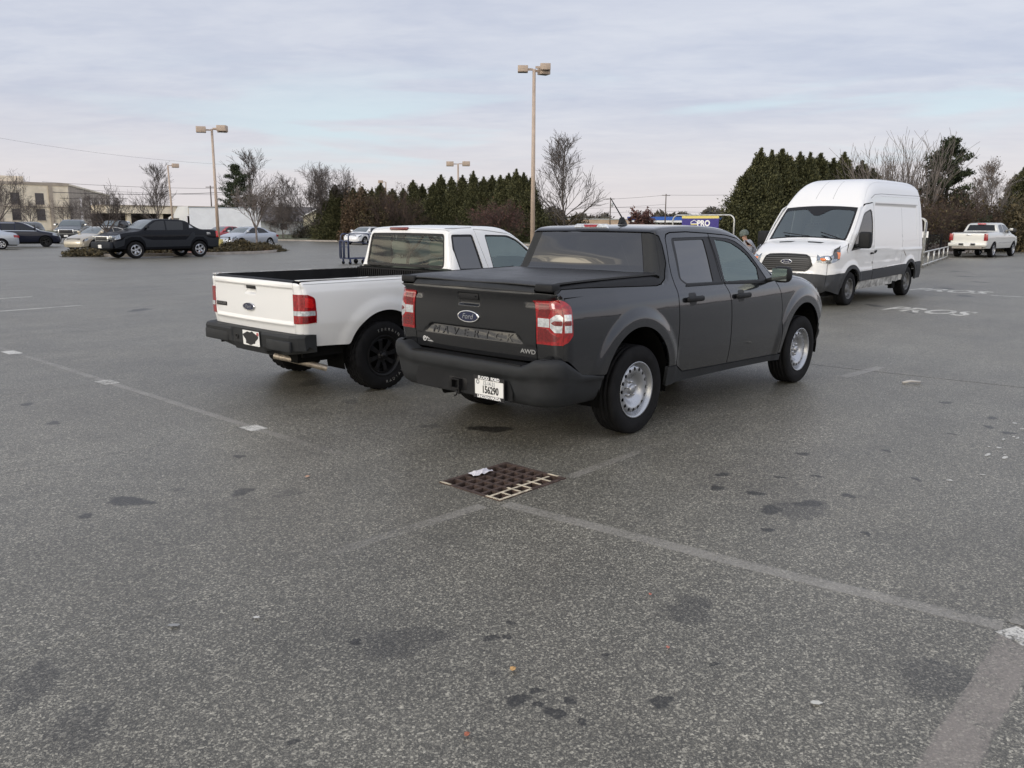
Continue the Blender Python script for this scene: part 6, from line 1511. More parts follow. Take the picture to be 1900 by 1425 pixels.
def house(x, y, rz, L, D_, He, Hr, wm, rm, label, hip=0., gable_front=False, wins=()):
    root = thing('house', label, 'house', (x, y, 0), rz)
    mb = MB(); mb.prism([(-L/2,0),(L/2,0),(L/2,He),(-L/2,He)] if not gable_front else [(-L/2,0),(L/2,0),(L/2,He),(0,Hr-.12),(-L/2,He)], -D_/2, D_/2, axis='y'); mb.build('wall', wm, root)
    mb = MB(); o_ = .35
    if gable_front: mb.add([(-L/2-o_,-D_/2-o_,He-.2),(0,-D_/2-o_,Hr),(0,D_/2+o_,Hr),(-L/2-o_,D_/2+o_,He-.2),(L/2+o_,-D_/2-o_,He-.2),(L/2+o_,D_/2+o_,He-.2)], [(0,1,2,3),(1,4,5,2)])
    else: mb.add([(-L/2-o_,-D_/2-o_,He),(L/2+o_,-D_/2-o_,He),(L/2-hip,0,Hr),(-L/2+hip,0,Hr),(-L/2-o_,D_/2+o_,He),(L/2+o_,D_/2+o_,He)], [(0,1,2,3),(5,4,3,2),(1,5,2),(4,0,3)])
    mb.build('roof', rm, root)
    if gable_front:
        mb = MB(); mb.tube([(-L/2-.4,-D_/2-.4,He-.25),(0,-D_/2-.4,Hr-.02),(L/2+.4,-D_/2-.4,He-.25)], .09, 4); mb.build('bargeboard', mat('white_trim', (.75,.75,.73)), root)
    for (a, b, c, d) in wins: mb = MB(); mb.box(a,b,-D_/2-.04,-D_/2-.01,c,d); mb.build('window', WIN, root)
    return root
house(67,106,R(-31),15,9,2.0,4.15,SIDG,ROOFG,'low house with long grey shingle roof behind bare trees left of the cream gable', 2.5, False, [(-3,-2,.8,1.7),(1.5,2.6,.8,1.7)])
house(62.2,93.2,R(-32),5.0,7,2.75,4.05,SID,ROOFG,'small cream gabled house partly hidden by the fan-shaped bare tree', 0, True, [(-1.6,-.8,.9,1.7)])
def station():
    a = (.8205,.5716); b = (.8811,.4728); D = 250
    p, q_ = np.array(P2(a, D)), np.array(P2(b, D)); L = np.linalg.norm(q_-p); rz = math.atan2(*(q_-p)[::-1])
    root = thing('service_station_canopy', 'long flat canopy with blue band over white seen above the grey pickup roof', 'canopy', (*p, 0), rz)
    BL = mat('blue_band', (.02,.10,.42), rough=.5); WB = mat('white_band', (.75,.76,.78), rough=.5)
    mb = MB(); mb.box(0,L,-.1,9,3.15,4.15); mb.build('blue_band', BL, root); mb = MB(); mb.box(.3,L-.3,0,8.8,2.55,3.15); mb.build('white_band', WB, root)
    for x in (8, 22, 33): mb = MB(); mb.box(x,x+.9,3,3.9,0,2.6); mb.build('column', SIDG, root)
station()
root = thing('warehouse', 'low tan building on the horizon left of the blue canopy', 'building', (*P2((.80,.60), 300), 0), R(-52)); mb = MB(); mb.box(-22,18,0,20,0,3.6); mb.build('wall', mat('tan_wall', (.42,.32,.24), rough=.9, var=.2, vscale=.2), root); mb = MB(); mb.box(-22.2,18.2,-.2,20,3.6,3.9); mb.build('roof_edge', SIDG, root)

# ------------------------------------------------------------------ utility poles and wires
WOODP = mat('weathered_pole', (.13,.11,.10), rough=.95)
def upole(x, y, H, label, arms=1, tr=False):
    root = thing('utility_pole', label, 'utility pole', (x, y, 0), R(-45), 'utility poles'); mb = MB(); mb.tube([(0,0,0),(0,0,H)], [.20,.13], 6); mb.build('pole', WOODP, root)
    for i in range(arms): mb = MB(); mb.box(-1.1,1.1,-.08,.08,H-.45-i*1.0,H-.28-i*1.0); mb.build('crossarm', WOODP, root)
    if tr: mb = MB(); mb.lathe([(H-2.4,.0),(H-2.4,.3),(H-1.4,.3),(H-1.4,0)], 10, axis='z', M=TR((.5,0,0))); mb.build('transformer', SIDG, root)
k = 1.8
upole(181,131,9.0,'utility pole with a transformer right of the pointed bare tree',1,True); upole(188,118,9.9,'utility pole above the blue canopy',1)
upole(61,191,8.6,'utility pole in front of the hotel',1); upole(96,188,10.6,'taller utility pole left of the pine',1); upole(99,226,9.0,'short utility pole left of the taller one',0); upole(89,158,12.2,'utility pole whose crossarm shows beside the pine',2)
upole(117,182,6.4,'small utility pole between the pine and the fan-shaped tree',0)
WIRE = mat('black_wire', (.03,.03,.035), rough=.8)
def wire(a, b, sag, label, r=.03):
    t = np.linspace(0, 1, 14); P = np.outer(1-t, a)+np.outer(t, b); P[:,2] -= sag*4*t*(1-t); mb = MB(); mb.tube(P, r, 3, cap=False); tag(mb.build('power_line', WIRE), label, 'wire', 'overhead wires')
def W3(u_az, D, z): return (u_az[0]*D-5.48, u_az[1]*D-4.56, z)
azl = (.262,.965); azp = (.5,.866)
wire(W3((.262,.965),120,12.0), W3((.4815,.8764),120,9.35), .5, 'highest overhead wire sloping down towards the pine at far left', .011)
wire(W3((.316,.949),200,9.9), W3((.56,.828),200,10.0), .8, 'overhead wire just above the hotel roof line', .035)
wire(W3((.316,.949),200,8.9), W3((.56,.828),200,8.4), .8, 'second overhead wire crossing the hotel roof', .03)
wire(W3((.262,.965),190,8.2), W3((.49,.872),190,8.3), .9, 'thick overhead cable crossing the hotel windows', .06)
wire(W3((.262,.965),190,7.2), W3((.39,.92),190,6.6), .5, 'lower overhead cable in front of the hotel', .04)
wire((181,131,8.6), (188,118,9.6), .1, 'short overhead wire between the two poles above the grey pickup', .035); wire((188,118,9.6), (197,98,9.6), .1, 'overhead wire running right from the pole above the canopy', .035)
wire((181,131,6.4), (197,98,6.8), .3, 'lower overhead wire above the blue canopy', .035); wire((165,150,6.0), (188,118,7.2), .5, 'overhead wire left of the pole above the canopy', .03); wire((188,118,5.4), (198,97,5.2), .2, 'lowest overhead wire right of the pole above the canopy', .03); wire((160,160,4.6), (188,118,5.6), .4, 'lowest overhead wire left of the pole above the canopy', .03)
for u, D, h in (((.489,.872),150,5.6),((.486,.874),151,5.4)):
    root = thing('roof_lamp', 'small dark floodlight post above the box truck, '+('left' if h > 5.5 else 'right')+' of the pair', 'lamp', (u[0]*D-5.48, u[1]*D-4.56, 0)); mb = MB(); mb.tube([(0,0,0),(0,0,h)], .09, 5); mb.build('pole', WOODP, root); mb = MB(); mb.box(-.5,.5,-.2,.2,h,h+.35); mb.build('lamp_head', WOODP, root)
# ------------------------------------------------------------------ background vehicles
BKP = paint_mat('black_car_paint', (.004,.005,.008), metal=.0, rough=.5, coat=.35, spec=.05); GOLD = paint_mat('champagne_car_paint', (.42,.38,.30), metal=.35, rough=.4); SILP = paint_mat('silver_car_paint', (.42,.45,.50), metal=.5, rough=.35)
REDP = paint_mat('red_car_paint', (.35,.02,.03), metal=.2, rough=.4); NAVY = paint_mat('navy_car_paint', (.006,.008,.022), metal=.1, rough=.35, spec=.1, coat=.6); DSL = paint_mat('dark_slate_car_paint', (.035,.045,.05), metal=.4, rough=.4); DGR = paint_mat('dark_green_car_paint', (.02,.028,.022), metal=.3, rough=.45); SILW = paint_mat('pale_silver_truck_paint', (.60,.60,.57), metal=.25, rough=.4)
TRIMG = mat('grey_cladding', (.028,.031,.037), rough=.7, spec=.1)
sed_prof = [(.05,.26,.09,.04),(.0,.42,.12,.06),(.0,.62,.14,.07),(.05,.88,.12,.05),(.16,1.0,.10,.03),(.40,1.06,.09,.02),(.72,1.09,.08,.02),(1.05,1.25,.06,.05),(1.35,1.36,.06,.04),(1.75,1.43,.06,.03),(2.2,1.45,.06,.03),(2.6,1.42,.06,.05),(2.95,1.28,.06,.09),(3.25,1.11,.06,.09),(3.45,1.00,.08,.05),(3.85,.93,.10,.04),(4.2,.84,.14,.06),(4.45,.74,.18,.10),(4.58,.60,.22,.12),(4.62,.42,.22,.12),(4.56,.24,.16,.1)]
sed_W = wfun([(.22,.80),(.4,.86),(.6,.89),(.80,.885),(.93,.86),(1.0,.82),(1.2,.73),(1.38,.64),(1.46,.58),(1.6,.5)], .12, 4.62)
sed_w = [rpoly([(1.05,1.02),(1.42,1.27),(1.72,1.36),(2.08,1.375),(2.08,.99)], .03), rpoly([(2.14,.99),(2.14,1.375),(2.50,1.345),(2.80,1.22),(3.22,.99)], .03)]
def place(F, heading, xf, sg, hw):
    h = R(heading); return (F[0]-math.cos(h)*xf+math.sin(h)*sg*hw, F[1]-math.sin(h)*xf-math.cos(h)*sg*hw)
def pickup_extras(grill=None, plate_front=False):
    pass
def sed(label, F, heading, xf, sg, color, style='alloy', **kw):
    return car(label, 'car', 'sedan', place(F, heading, xf, sg, .80), heading, sed_prof, sed_W, (1.0, 3.72), .325, color, sed_w, ((2.66,1.40),(3.38,1.03)), ((.82,1.13),(1.42,1.385)),
        [([(4.10,.80),(4.42,.70),(4.50,.58),(4.18,.66)], HLAMP, 'headlight')], [([(.02,.86),(.32,.90),(.30,.74),(.0,.72)], RED, 'tail_lamp')], style, **kw)
g = sed('champagne gold sedan half hidden behind the nose of the black pickup', (14.17,46.96), 203, 3.72, 1, GOLD)
s = sed('silver sedan behind the young tree on the island', (24.54,48.54), 195, 3.72, 1, SILP)
sed('red car parked behind the silver sedan, mostly hidden', (28.0,57.6), 197, 3.4, 1, REDP)
sed('silver sedan cut off by the left edge, its tail towards the lot', (11.33,53.94), 166, 1.0, 1, SILP)
sed('white sedan seen through the blue cart, nose to the left', (36.7,50.6), 196, 3.72, 1, paint_mat('white_sedan_paint', (.72,.73,.75), rough=.45))
suv_prof = [(.08,.34,.10,.04),(.02,.5,.14,.06),(.0,.80,.15,.06),(.06,1.05,.13,.05),(.20,1.35,.10,.05),(.38,1.58,.09,.04),(.70,1.67,.07,.03),(1.4,1.72,.07,.03),(2.2,1.72,.07,.03),(2.75,1.66,.07,.05),(3.25,1.42,.07,.09),(3.75,1.14,.08,.08),(4.0,1.08,.10,.05),(4.45,1.02,.14,.07),(4.8,.90,.20,.1),(4.98,.70,.22,.12),(5.02,.45,.2,.12),(4.95,.3,.15,.1)]
suv_W = wfun([(.25,.85),(.4,.92),(.7,.97),(1.0,.955),(1.1,.92),(1.3,.85),(1.55,.75),(1.7,.68),(1.8,.6)], .10, 5.0)
sw_ = [rpoly([(.50,1.16),(.62,1.50),(1.45,1.60),(1.45,1.14)], .03), rpoly([(1.50,1.14),(1.50,1.60),(2.25,1.60),(2.25,1.12)], .03), rpoly([(2.31,1.12),(2.31,1.595),(2.75,1.54),(3.52,1.11)], .03)]
v = car('dark navy SUV with chrome window line at far left', 'SUV', 'suv', place((15.25,58.1), -20, 4.05, -1, .88), -20, suv_prof, suv_W, (1.05,4.05), .37, NAVY, sw_, ((2.85,1.60),(3.70,1.17)), ((.22,1.36),(.40,1.59)), [([(4.5,.95),(4.9,.86),(4.88,.72),(4.5,.80)], HLAMP, 'headlight')], [([(.03,1.10),(.35,1.12),(.35,.92),(.02,.9)], RED, 'tail_lamp')], 'dark')
def strip_side(root, Wf, pts, m, name, off=.01, h=.1):
    for sg in (-1, 1):
        mb = MB(); fn = lambda xz: np.c_[xz[:,0], sg*Wf(xz[:,0], xz[:,1]), xz[:,1]]; sheet(mb, pts, [], fn, h, 1 if sg < 0 else -1, off, .01); mb.build(name, m, root)
strip_side(v, suv_W, [(.45,1.12),(3.55,1.075),(3.55,1.10),(.47,1.145)], CHROME, 'chrome_strip', .012)
strip_side(v, suv_W, [(.45,1.53),(.62,1.56),(1.5,1.63),(2.3,1.63),(2.3,1.61),(1.5,1.61),(.62,1.53)], CHROME, 'chrome_strip', .012)
pk_prof = [(.15,.45,.10,.03),(.02,.50,.10,.03),(.0,.72,.09,.03),(.03,.80,.08,.03),(.03,1.28,.07,.03),(.07,1.36,.05,.01),(.6,1.375,.04,.0),(1.86,1.385,.04,.0),(1.93,1.42,.07,.03),(2.0,1.65,.07,.04),(2.08,1.82,.06,.04),(2.3,1.885,.06,.03),(3.0,1.92,.06,.03),(3.45,1.885,.06,.05),(3.85,1.68,.06,.09),(4.25,1.42,.07,.08),(4.45,1.34,.10,.05),(5.0,1.28,.14,.05),(5.45,1.18,.18,.07),(5.62,1.02,.16,.09),(5.68,.78,.16,.09),(5.70,.55,.16,.09),(5.62,.38,.12,.08)]
pk_W = wfun([(.35,.90),(.55,.95),(.8,.99),(1.1,.99),(1.25,.97),(1.36,.93),(1.5,.88),(1.75,.78),(1.88,.72),(2.0,.66)], .05, 5.7)
pk_w = [rpoly([(2.15,1.36),(2.20,1.68),(2.32,1.78),(2.82,1.80),(2.86,1.36)], .03), rpoly([(2.93,1.36),(2.90,1.80),(3.40,1.77),(3.70,1.62),(4.05,1.34)], .03)]
def bed_dark(root, x0, x1, hw, z):
    mb = MB(); mb.box(x0, x1, -hw, hw, z, z+.012); mb.build('bed_dark_sheet', BLK, root)  # flat black sheet stands in for the dark inside the open bed
def front_face(root, x, zs, hw, glab='grille', chrome=True, m=None):
    z0, z1 = zs; mb = MB(); mb.rbox(x-.04, x+.03, -hw, hw, z0, z1, .03); o = mb.build(glab, CHROME if chrome else PLAS, root); mb = MB(); mb.rbox(x+.005, x+.038, -hw*.88, hw*.88, z0+.05, z1-.04, .01); mb.build('grille_mesh', BLK, o)
# silver crew cab with bright tail
r_ = car('silver crew cab pickup at far right with its pale tailgate to the camera', 'pickup truck', 'pickup_truck', (45.45, 8.25), -3, [(a*1.01, b, c, d) for a, b, c, d in pk_prof], pk_W, (1.25,4.85), .41, SILW, pk_w, ((3.50,1.86),(4.22,1.44)), ((1.95,1.46),(2.07,1.80)), [([(5.3,1.15),(5.6,1.1),(5.6,.9),(5.3,.95)], HLAMP, 'headlight')], [([(.02,1.30),(.15,1.30),(.15,.92),(.02,.92)], RED, 'tail_lamp')], 'alloy', sill=.50)
mb = MB(); mb.rbox(-.14,.06,-.98,.98,.60,.80,.04); rb_ = mb.build('rear_bumper', SILW, r_)
for y in (-.30,.30): mb = MB(); mb.box(-.147,-.1,y-.12,y+.12,.66,.77); mb.build('bumper_pad', BLK, rb_)
mb = MB(); mb.box(-.10,.2,-.75,.75,.50,.60); mb.build('hitch_frame', STEEL, r_); mb = MB(); mb.box(-.150,-.142,-.14,.14,.62,.76); mb.build('licence_plate', PLATE, r_)
for sg in (-1,1): mb = MB(); mb.rbox(-.01,.04,*sorted((sg*.78,sg*.97)),.92,1.30,.02); mb.build('tail_lamp', RED, r_)
mb = MB(); mb.rbox(2.02,2.10,-.22,.22,1.80,1.86,.02); mb.build('high_brake_lamp', REDB, r_); bed_dark(r_, .15, 1.8, .8, 1.372); mb = MB(); mb.rbox(-.01,.03,-.12,.12,1.20,1.25,.01); mb.build('tailgate_handle', CHROME, r_)
for x in (2.78, 3.62):
    for sg in (-1,1): mb = MB(); mb.rbox(x,x+.16,*sorted((sg*.975,sg*1.01)),1.20,1.235,.01); mb.build('door_handle', CHROME, r_)
for sg in (-1,1): mb = MB(); mb.rbox(3.95,4.05,*sorted((sg*.98,sg*1.25)),1.36,1.58,.04); mb.build('side_mirror', BLK, r_)
strip_side(r_, pk_W, [(1.9,.80),(4.2,.80),(4.2,.83),(1.9,.83)], CHROME, 'side_strip', .012)
# black sport truck on the island edge (sloping sail pillars)
av_prof = [(.15,.45,.10,.03),(.0,.50,.10,.03),(-.02,.72,.09,.03),(.03,.82,.08,.03),(.05,1.24,.07,.03),(.10,1.33,.05,.01),(.6,1.345,.05,.0),(.95,1.36,.05,.0),(1.20,1.46,.06,.02),(1.62,1.73,.06,.02),(1.80,1.81,.06,.02),(2.2,1.85,.06,.03),(2.9,1.87,.06,.03),(3.35,1.84,.06,.05),(3.75,1.63,.06,.09),(4.12,1.37,.07,.08),(4.35,1.30,.10,.05),(4.9,1.25,.14,.05),(5.3,1.17,.18,.06),(5.48,1.05,.14,.08),(5.55,.85,.14,.08),(5.60,.6,.14,.08),(5.52,.42,.12,.08)]
av_w = [rpoly([(1.98,1.34),(1.90,1.74),(2.80,1.77),(2.84,1.33)], .03), rpoly([(2.91,1.33),(2.87,1.77),(3.30,1.74),(3.60,1.58),(3.92,1.33)], .03)]
a_ = car('black crew cab pickup with sloping rear pillars parked at the island', 'pickup truck', 'pickup_truck', place((11.56,35.27), -175.6, 4.45, 1, .90), -175.6, av_prof, pk_W, (1.15,4.45), .40, BKP, av_w, ((3.40,1.82),(4.08,1.40)), None, [([(5.15,1.14),(5.50,1.04),(5.54,.86),(5.15,.93)], HLAMP, 'headlight')], [([(.06,1.30),(.20,1.26),(.20,.98),(.04,.98)], REDB, 'tail_lamp')], 'alloy', sill=.45,
    trim=(rpoly([(.02,.98),(.05,.55),(.40,.50),(.66,.55),(.72,.80),(.95,1.0),(1.35,1.0),(1.58,.80),(1.66,.55),(3.93,.53),(4.0,.80),(4.20,1.0),(4.66,1.02),(4.95,.90),(5.0,.62),(5.40,.50),(5.52,.80),(5.10,.86),(4.90,1.03),(4.6,1.09),(4.2,1.07),(3.9,.92),(3.6,.86),(1.9,.86),(1.72,1.0),(1.55,1.22),(1.40,1.24),(1.38,1.07),(.9,1.07),(.6,.95),(.3,.92)], .02), TRIMG))
front_face(a_, 5.56, (.80,1.06), .62, 'grille', True); mb = MB(); mb.rbox(5.50,5.68,-.92,.92,.48,.78,.05); fb_ = mb.build('front_bumper', TRIMG, a_); mb = MB(); mb.box(5.66,5.69,-.15,.15,.50,.65); mb.build('licence_plate', PLATE, fb_)
for sg in (-1,1): mb = MB(); mb.rbox(5.40,5.56,*sorted((sg*.64,sg*.93)),.88,1.08,.03); mb.build('headlight', HLAMP, a_)
for sg in (-1,1):
    mb = MB(); fn = lambda xz: np.c_[xz[:,0], sg*pk_W(xz[:,0], xz[:,1]), xz[:,1]]; sheet(mb, [(1.15,1.38),(1.72,1.38),(1.62,1.68)], [], fn, .1, 1 if sg < 0 else -1, .012, .01); mb.build('sail_pillar', TRIMG, a_)
    mb = MB(); sheet(mb, [(1.42,1.43),(1.64,1.43),(1.60,1.58)], [], fn, .1, 1 if sg < 0 else -1, .024, .01); mb.build('sail_window', mat('pale_gap', (.45,.47,.5)), a_)
    xx = .62; P = fn(np.array([[xx, 1.16]]))[0]; mb = MB(); put_text(mb, 'Z71', .13, frame_M(P+np.array([0,sg*.004,0]), (1,0,0) if sg < 0 else (-1,0,0), (0,0,1)), ext=.001, bold=.004); mb.build('side_badge', WHT, a_)
bed_dark(a_, .15, 1.0, .8, 1.345)
# trucks facing the camera
def front_truck(label, xy, heading, color, sc=1.0, style='dark', prof=pk_prof, W=pk_W, wins=pk_w, name='pickup_truck', cat='pickup truck'):
    t_ = car(label, cat, name, xy, heading, prof, W, (1.25,4.85) if prof is pk_prof else (1.05,4.05), .40, color, wins, ((3.50,1.86),(4.22,1.44)) if prof is pk_prof else ((2.85,1.60),(3.70,1.17)), None, [], [], style, sill=.50 if prof is pk_prof else .3)
    L = 5.68 if prof is pk_prof else 5.0; zt = 1.12 if prof is pk_prof else .98
    front_face(t_, L, (zt-.36, zt), .58, 'grille', True); mb = MB(); mb.rbox(L-.1,L+.10,-.93,.93,.45,.72,.05); b_ = mb.build('front_bumper', PLAS, t_); mb = MB(); mb.box(L+.10,L+.108,-.15,.15,.52,.66); mb.build('licence_plate', PLATE, b_)
    for sg in (-1,1):
        mb = MB(); mb.rbox(L-.16,L+.0,*sorted((sg*.60,sg*.90)),zt-.24,zt-.03,.03); mb.build('headlight', HLAMP, t_)
        mb = MB(); mb.rbox(L*.69,L*.69+.1,*sorted((sg*.98,sg*1.25)),zt+.25,zt+.45,.04); mb.build('side_mirror', CHROME if color is DSL else BLK, t_)
    return t_
def back(F, heading, L): h = R(heading); return (F[0]-math.cos(h)*L, F[1]-math.sin(h)*L)
front_truck('dark slate pickup with chrome grille facing the camera, before the hotel', back((20.4,68.9), 238, 5.7), 238, DSL)
front_truck('dark green SUV left of the slate pickup with the chrome grille', back((17.8,73.4), 232, 5.0), 232, DGR, prof=suv_prof, W=suv_W, wins=sw_, name='suv', cat='SUV')
front_truck('black pickup facing the camera behind the small island tree', back((25.8,75.5), 222, 5.7), 222, BKP)
front_truck('small distant white pickup beneath the entrance canopy', back((36.1,97.3), 235, 5.7), 235, paint_mat('white_truck_paint', (.6,.6,.6)))
# box truck
def box_truck():
    root = thing('box_truck', 'white box truck with a long plain cargo box behind the black pickup', 'truck', (49.9,88.6,0), R(151.5))
    bt = mat('box_truck_white', (.80,.82,.86), rough=.55, var=.05, vscale=1)
    mb = MB(); mb.box(0,8.1,-1.2,1.2,.95,3.45); mb.build('cargo_box', bt, root); mb = MB(); mb.box(-.03,8.13,-1.23,1.23,3.45,3.55); mb.build('roof_rail', mat('grey_blue_trim', (.30,.34,.38)), root)
    mb = MB(); mb.prism([(8.4,.5),(10.9,.5),(10.95,1.2),(10.75,1.45),(10.35,2.35),(10.1,2.5),(8.4,2.5)], -1.1, 1.1, axis='y'); cab = mb.build('cab', WHITE, root)
    mb = MB(); mb.prism([(8.2,2.5),(9.9,2.5),(9.3,3.6),(8.2,3.65)], -1.1, 1.1, axis='y'); mb.build('wind_deflector', WHITE, root)
    for sg in (-1,1):
        mb = MB(); mb.prism([(9.25,1.55),(10.45,1.55),(10.2,2.25),(9.25,2.25)], *sorted((sg*1.1,sg*1.115)), axis='y'); mb.build('side_window', WIN, cab)
    mb = MB(); mb.add([(10.77,-1,1.5),(10.77,1,1.5),(10.42,.95,2.25),(10.42,-.95,2.25)], [(0,1,2,3)]); mb.build('windscreen', WIN, cab)
    mb = MB(); mb.box(.2,10.4,-.5,.5,.45,.95); mb.build('chassis', UNDER, root)
    for x in (1.9, 9.6):
        for sg in (-1,1): wheel(root, x, sg*.98, sg, .42, .28, .26, 'van')
box_truck()

# ------------------------------------------------------------------ blue platform cart, corral, fence
CARTB = mat('navy_tube_paint', (.018,.03,.085), rough=.4, coat=.5, var=.2, vscale=6)
def hoop(mb, a, b, z0, z1, r=.017, rad=.12, n=6):
    a, b = np.array(a, float), np.array(b, float); d = (b-a)/np.linalg.norm(b-a); P = [(*a, z0), (*a, z1-rad)]
    for i in range(1, n): t = math.pi/2*i/n; q_ = a+d*rad*(1-math.cos(t)); P.append((*q_, z1-rad+rad*math.sin(t)))
    P.append((*(a+d*rad), z1)); P.append((*(b-d*rad), z1))
    for i in range(1, n): t = math.pi/2*i/n; q_ = b-d*rad*(1-math.sin(t)); P.append((*q_, z1-rad+rad*math.cos(t)))
    P += [(*b, z1-rad), (*b, z0)]; mb.tube(P, r, 8); return mb
def cart():
    root = thing('platform_cart', 'navy blue steel platform cart on casters left of the white pickup cab', 'cart', (15.5,24.3,0), R(-5))
    mb = MB(); mb.box(0,1.5,-.33,.33,.22,.27); mb.build('deck', CARTB, root)
    for y in (-.30,.30): mb = hoop(MB(), (.05,y), (1.45,y), .25, 1.25, .030); mb.build('side_rail', CARTB, root)
    for x in (.0,):
        for y0, y1 in ((-.33,-.05),(.05,.33)): mb = hoop(MB(), (x,y0), (x,y1), .25, .98, .024, rad=.07); mb.tube([(x,y0,.72),(x,y1,.72)], .012, 6); mb.build('end_loop', CARTB, root)
    mb = MB(); mb.tube([(0,-.33,.95),(0,.33,.95)], .022, 8); mb.tube([(0.05,-.30,.95),(1.45,-.30,.80)], .015, 6); mb.build('cross_bar', CARTB, root)
    for x, y, r_ in ((.12,-.27,.065),(.12,.27,.065),(1.38,-.27,.065),(1.38,.27,.065),(.75,-.30,.10),(.75,.30,.10)):
        mb = MB(); mb.lathe([(-.02,0),(-.02,r_),(.02,r_),(.02,0)], 16, M=TR((x,y,r_))); c_ = mb.build('caster', RUB, root); mb = MB(); mb.box(x-.03,x+.03,y-.03,y+.03,r_*1.1,.23); mb.build('fork', CARTB, c_)
cart()
GALV = mat('galvanised_tube', (.50,.50,.48), rough=.4, metal=.6, var=.2, vscale=8)
def corral():
    root = thing('cart_corral', 'galvanised cart corral with blue and yellow sign board over its entrance hoop', 'cart corral', (23,10.5,0))
    mb = hoop(MB(), (0,0), (0,2.62), 0, 2.05, .030, .22); mb.build('entrance_hoop', GALV, root)
    SB = mat('sign_navy', (.035,.025,.20), rough=.5); SY = mat('sign_yellow', (.72,.60,.18), rough=.5)
    mb = MB(); mb.box(-.03,-.015,.62,2.20,1.05,1.93); sg = mb.build('sign_board', SB, root); mb = MB(); mb.box(-.034,-.012,.62,2.20,1.93,2.02); mb.build('sign_header', SY, sg)
    Mx = frame_M((-.036,1.41,1.70), (0,-1,0), (0,0,1))
    mb = MB(); put_text(mb, 'PRO', .30, Mx @ Matrix.Translation((.16,.04,0)), bold=.012, ext=.001, sx=.95); mb.build('sign_lettering', WHT, sg)
    mb = MB(); put_text(mb, 'CART RETURN', .19, Mx @ Matrix.Translation((-.0,-.21,0)), bold=.008, ext=.001, sx=.66); mb.build('sign_lettering', WHT, sg)
    mb = MB(); Ma = Mx @ Matrix.Translation((-.25,.05,0)); mb.add(tf(np.array([(-.15,-.02,0),(-.15,.05,0),(0,.13,0),(.15,.05,0),(.15,-.02,0)]), Ma), [(0,1,2,3,4)]); lg = mb.build('sign_emblem', WHT, sg)
    mb = MB(); mb.add(tf(np.array([(-.12,-.0,.001),(-.12,.04,.001),(0,.105,.001),(.12,.04,.001),(.12,0,.001)]), Ma), [(0,1,2,3,4)]); mb.build('emblem_field', SB, lg); mb = MB(); mb.add(tf(np.array([(-.14,-.065,.001),(.14,-.065,.001),(.14,-.035,.001),(-.14,-.035,.001)]), Ma), [(0,1,2,3)]); mb.build('emblem_bar', SY, lg)
    for y in (0,2.62):
        mb = MB(); mb.tube([(0,y,.55),(8,y,.55)], .022, 6); mb.tube([(0,y,.12),(8,y,.12)], .022, 6)
        for x in (2,4,6,8): mb.tube([(x,y,0),(x,y,.55)], .022, 6)
        mb.build('side_rails', GALV, root)
corral()
def corral2():
    root = thing('cart_corral', 'low galvanised cart corral with end hoop showing behind the rear of the van', 'cart corral', (31.0,6.25,0), R(11))
    for x in (0, .55): mb = hoop(MB(), (x,0), (x,2.4), 0, 2.0, .030, .22); mb.build('end_hoop', GALV, root)
    mb = MB()
    for z in (.45,.95,1.35): mb.tube([(0,0,z),(.55,0,z)], .022, 6)
    mb.build('ladder_bars', GALV, root); mb = MB(); mb.box(.10,.42,-.02,.02,1.42,1.85); mb.build('small_sign', mat('sign_dark_blue', (.02,.03,.09)), root)
    for y, L in ((0,12.5),(2.4,12.5)):
        mb = MB(); mb.tube([(0,y,.62),(L,y,.62)], .035, 6); mb.tube([(0,y,.10),(L,y,.10)], .035, 6)
        for x in (2.5,5,7.5,10,12.5): mb.tube([(x,y,0),(x,y,.62)], .035, 6)
        mb.build('side_rails', GALV, root)
corral2()
def fence():
    root = thing('fence', 'black metal picket fence at the kerb between the van and the silver pickup', 'fence', (44.0,12.0,0), math.atan2(-1.4,5.0)); FB = mat('black_fence_paint', (.012,.012,.013), rough=.6)
    L = 5.2; mb = MB(); mb.box(0,L,-.02,.02,1.15,1.19); mb.box(0,L,-.02,.02,.22,.26); mb.build('rail', FB, root)
    for i in range(5): mb = MB(); mb.box(i*L/4-.03,i*L/4+.03,-.03,.03,0,1.28); mb.build('post', FB, root)
    mb = MB()
    for i in range(52): x = .05+i*.1; mb.box(x-.008,x+.008,-.008,.008,.1,1.2)
    mb.build('pickets', FB, root)
fence()
root = thing('sign_post', 'small white sign on a thin post at the left side of the silver pickup', 'sign', (45.2,10.4,0)); mb = MB(); mb.tube([(0,0,0),(0,0,1.45)], .02, 6); mb.build('post', GALV, root); mb = MB(); mb.box(-.02,-.01,-.16,.16,1.05,1.40); mb.build('panel', WHT, root)

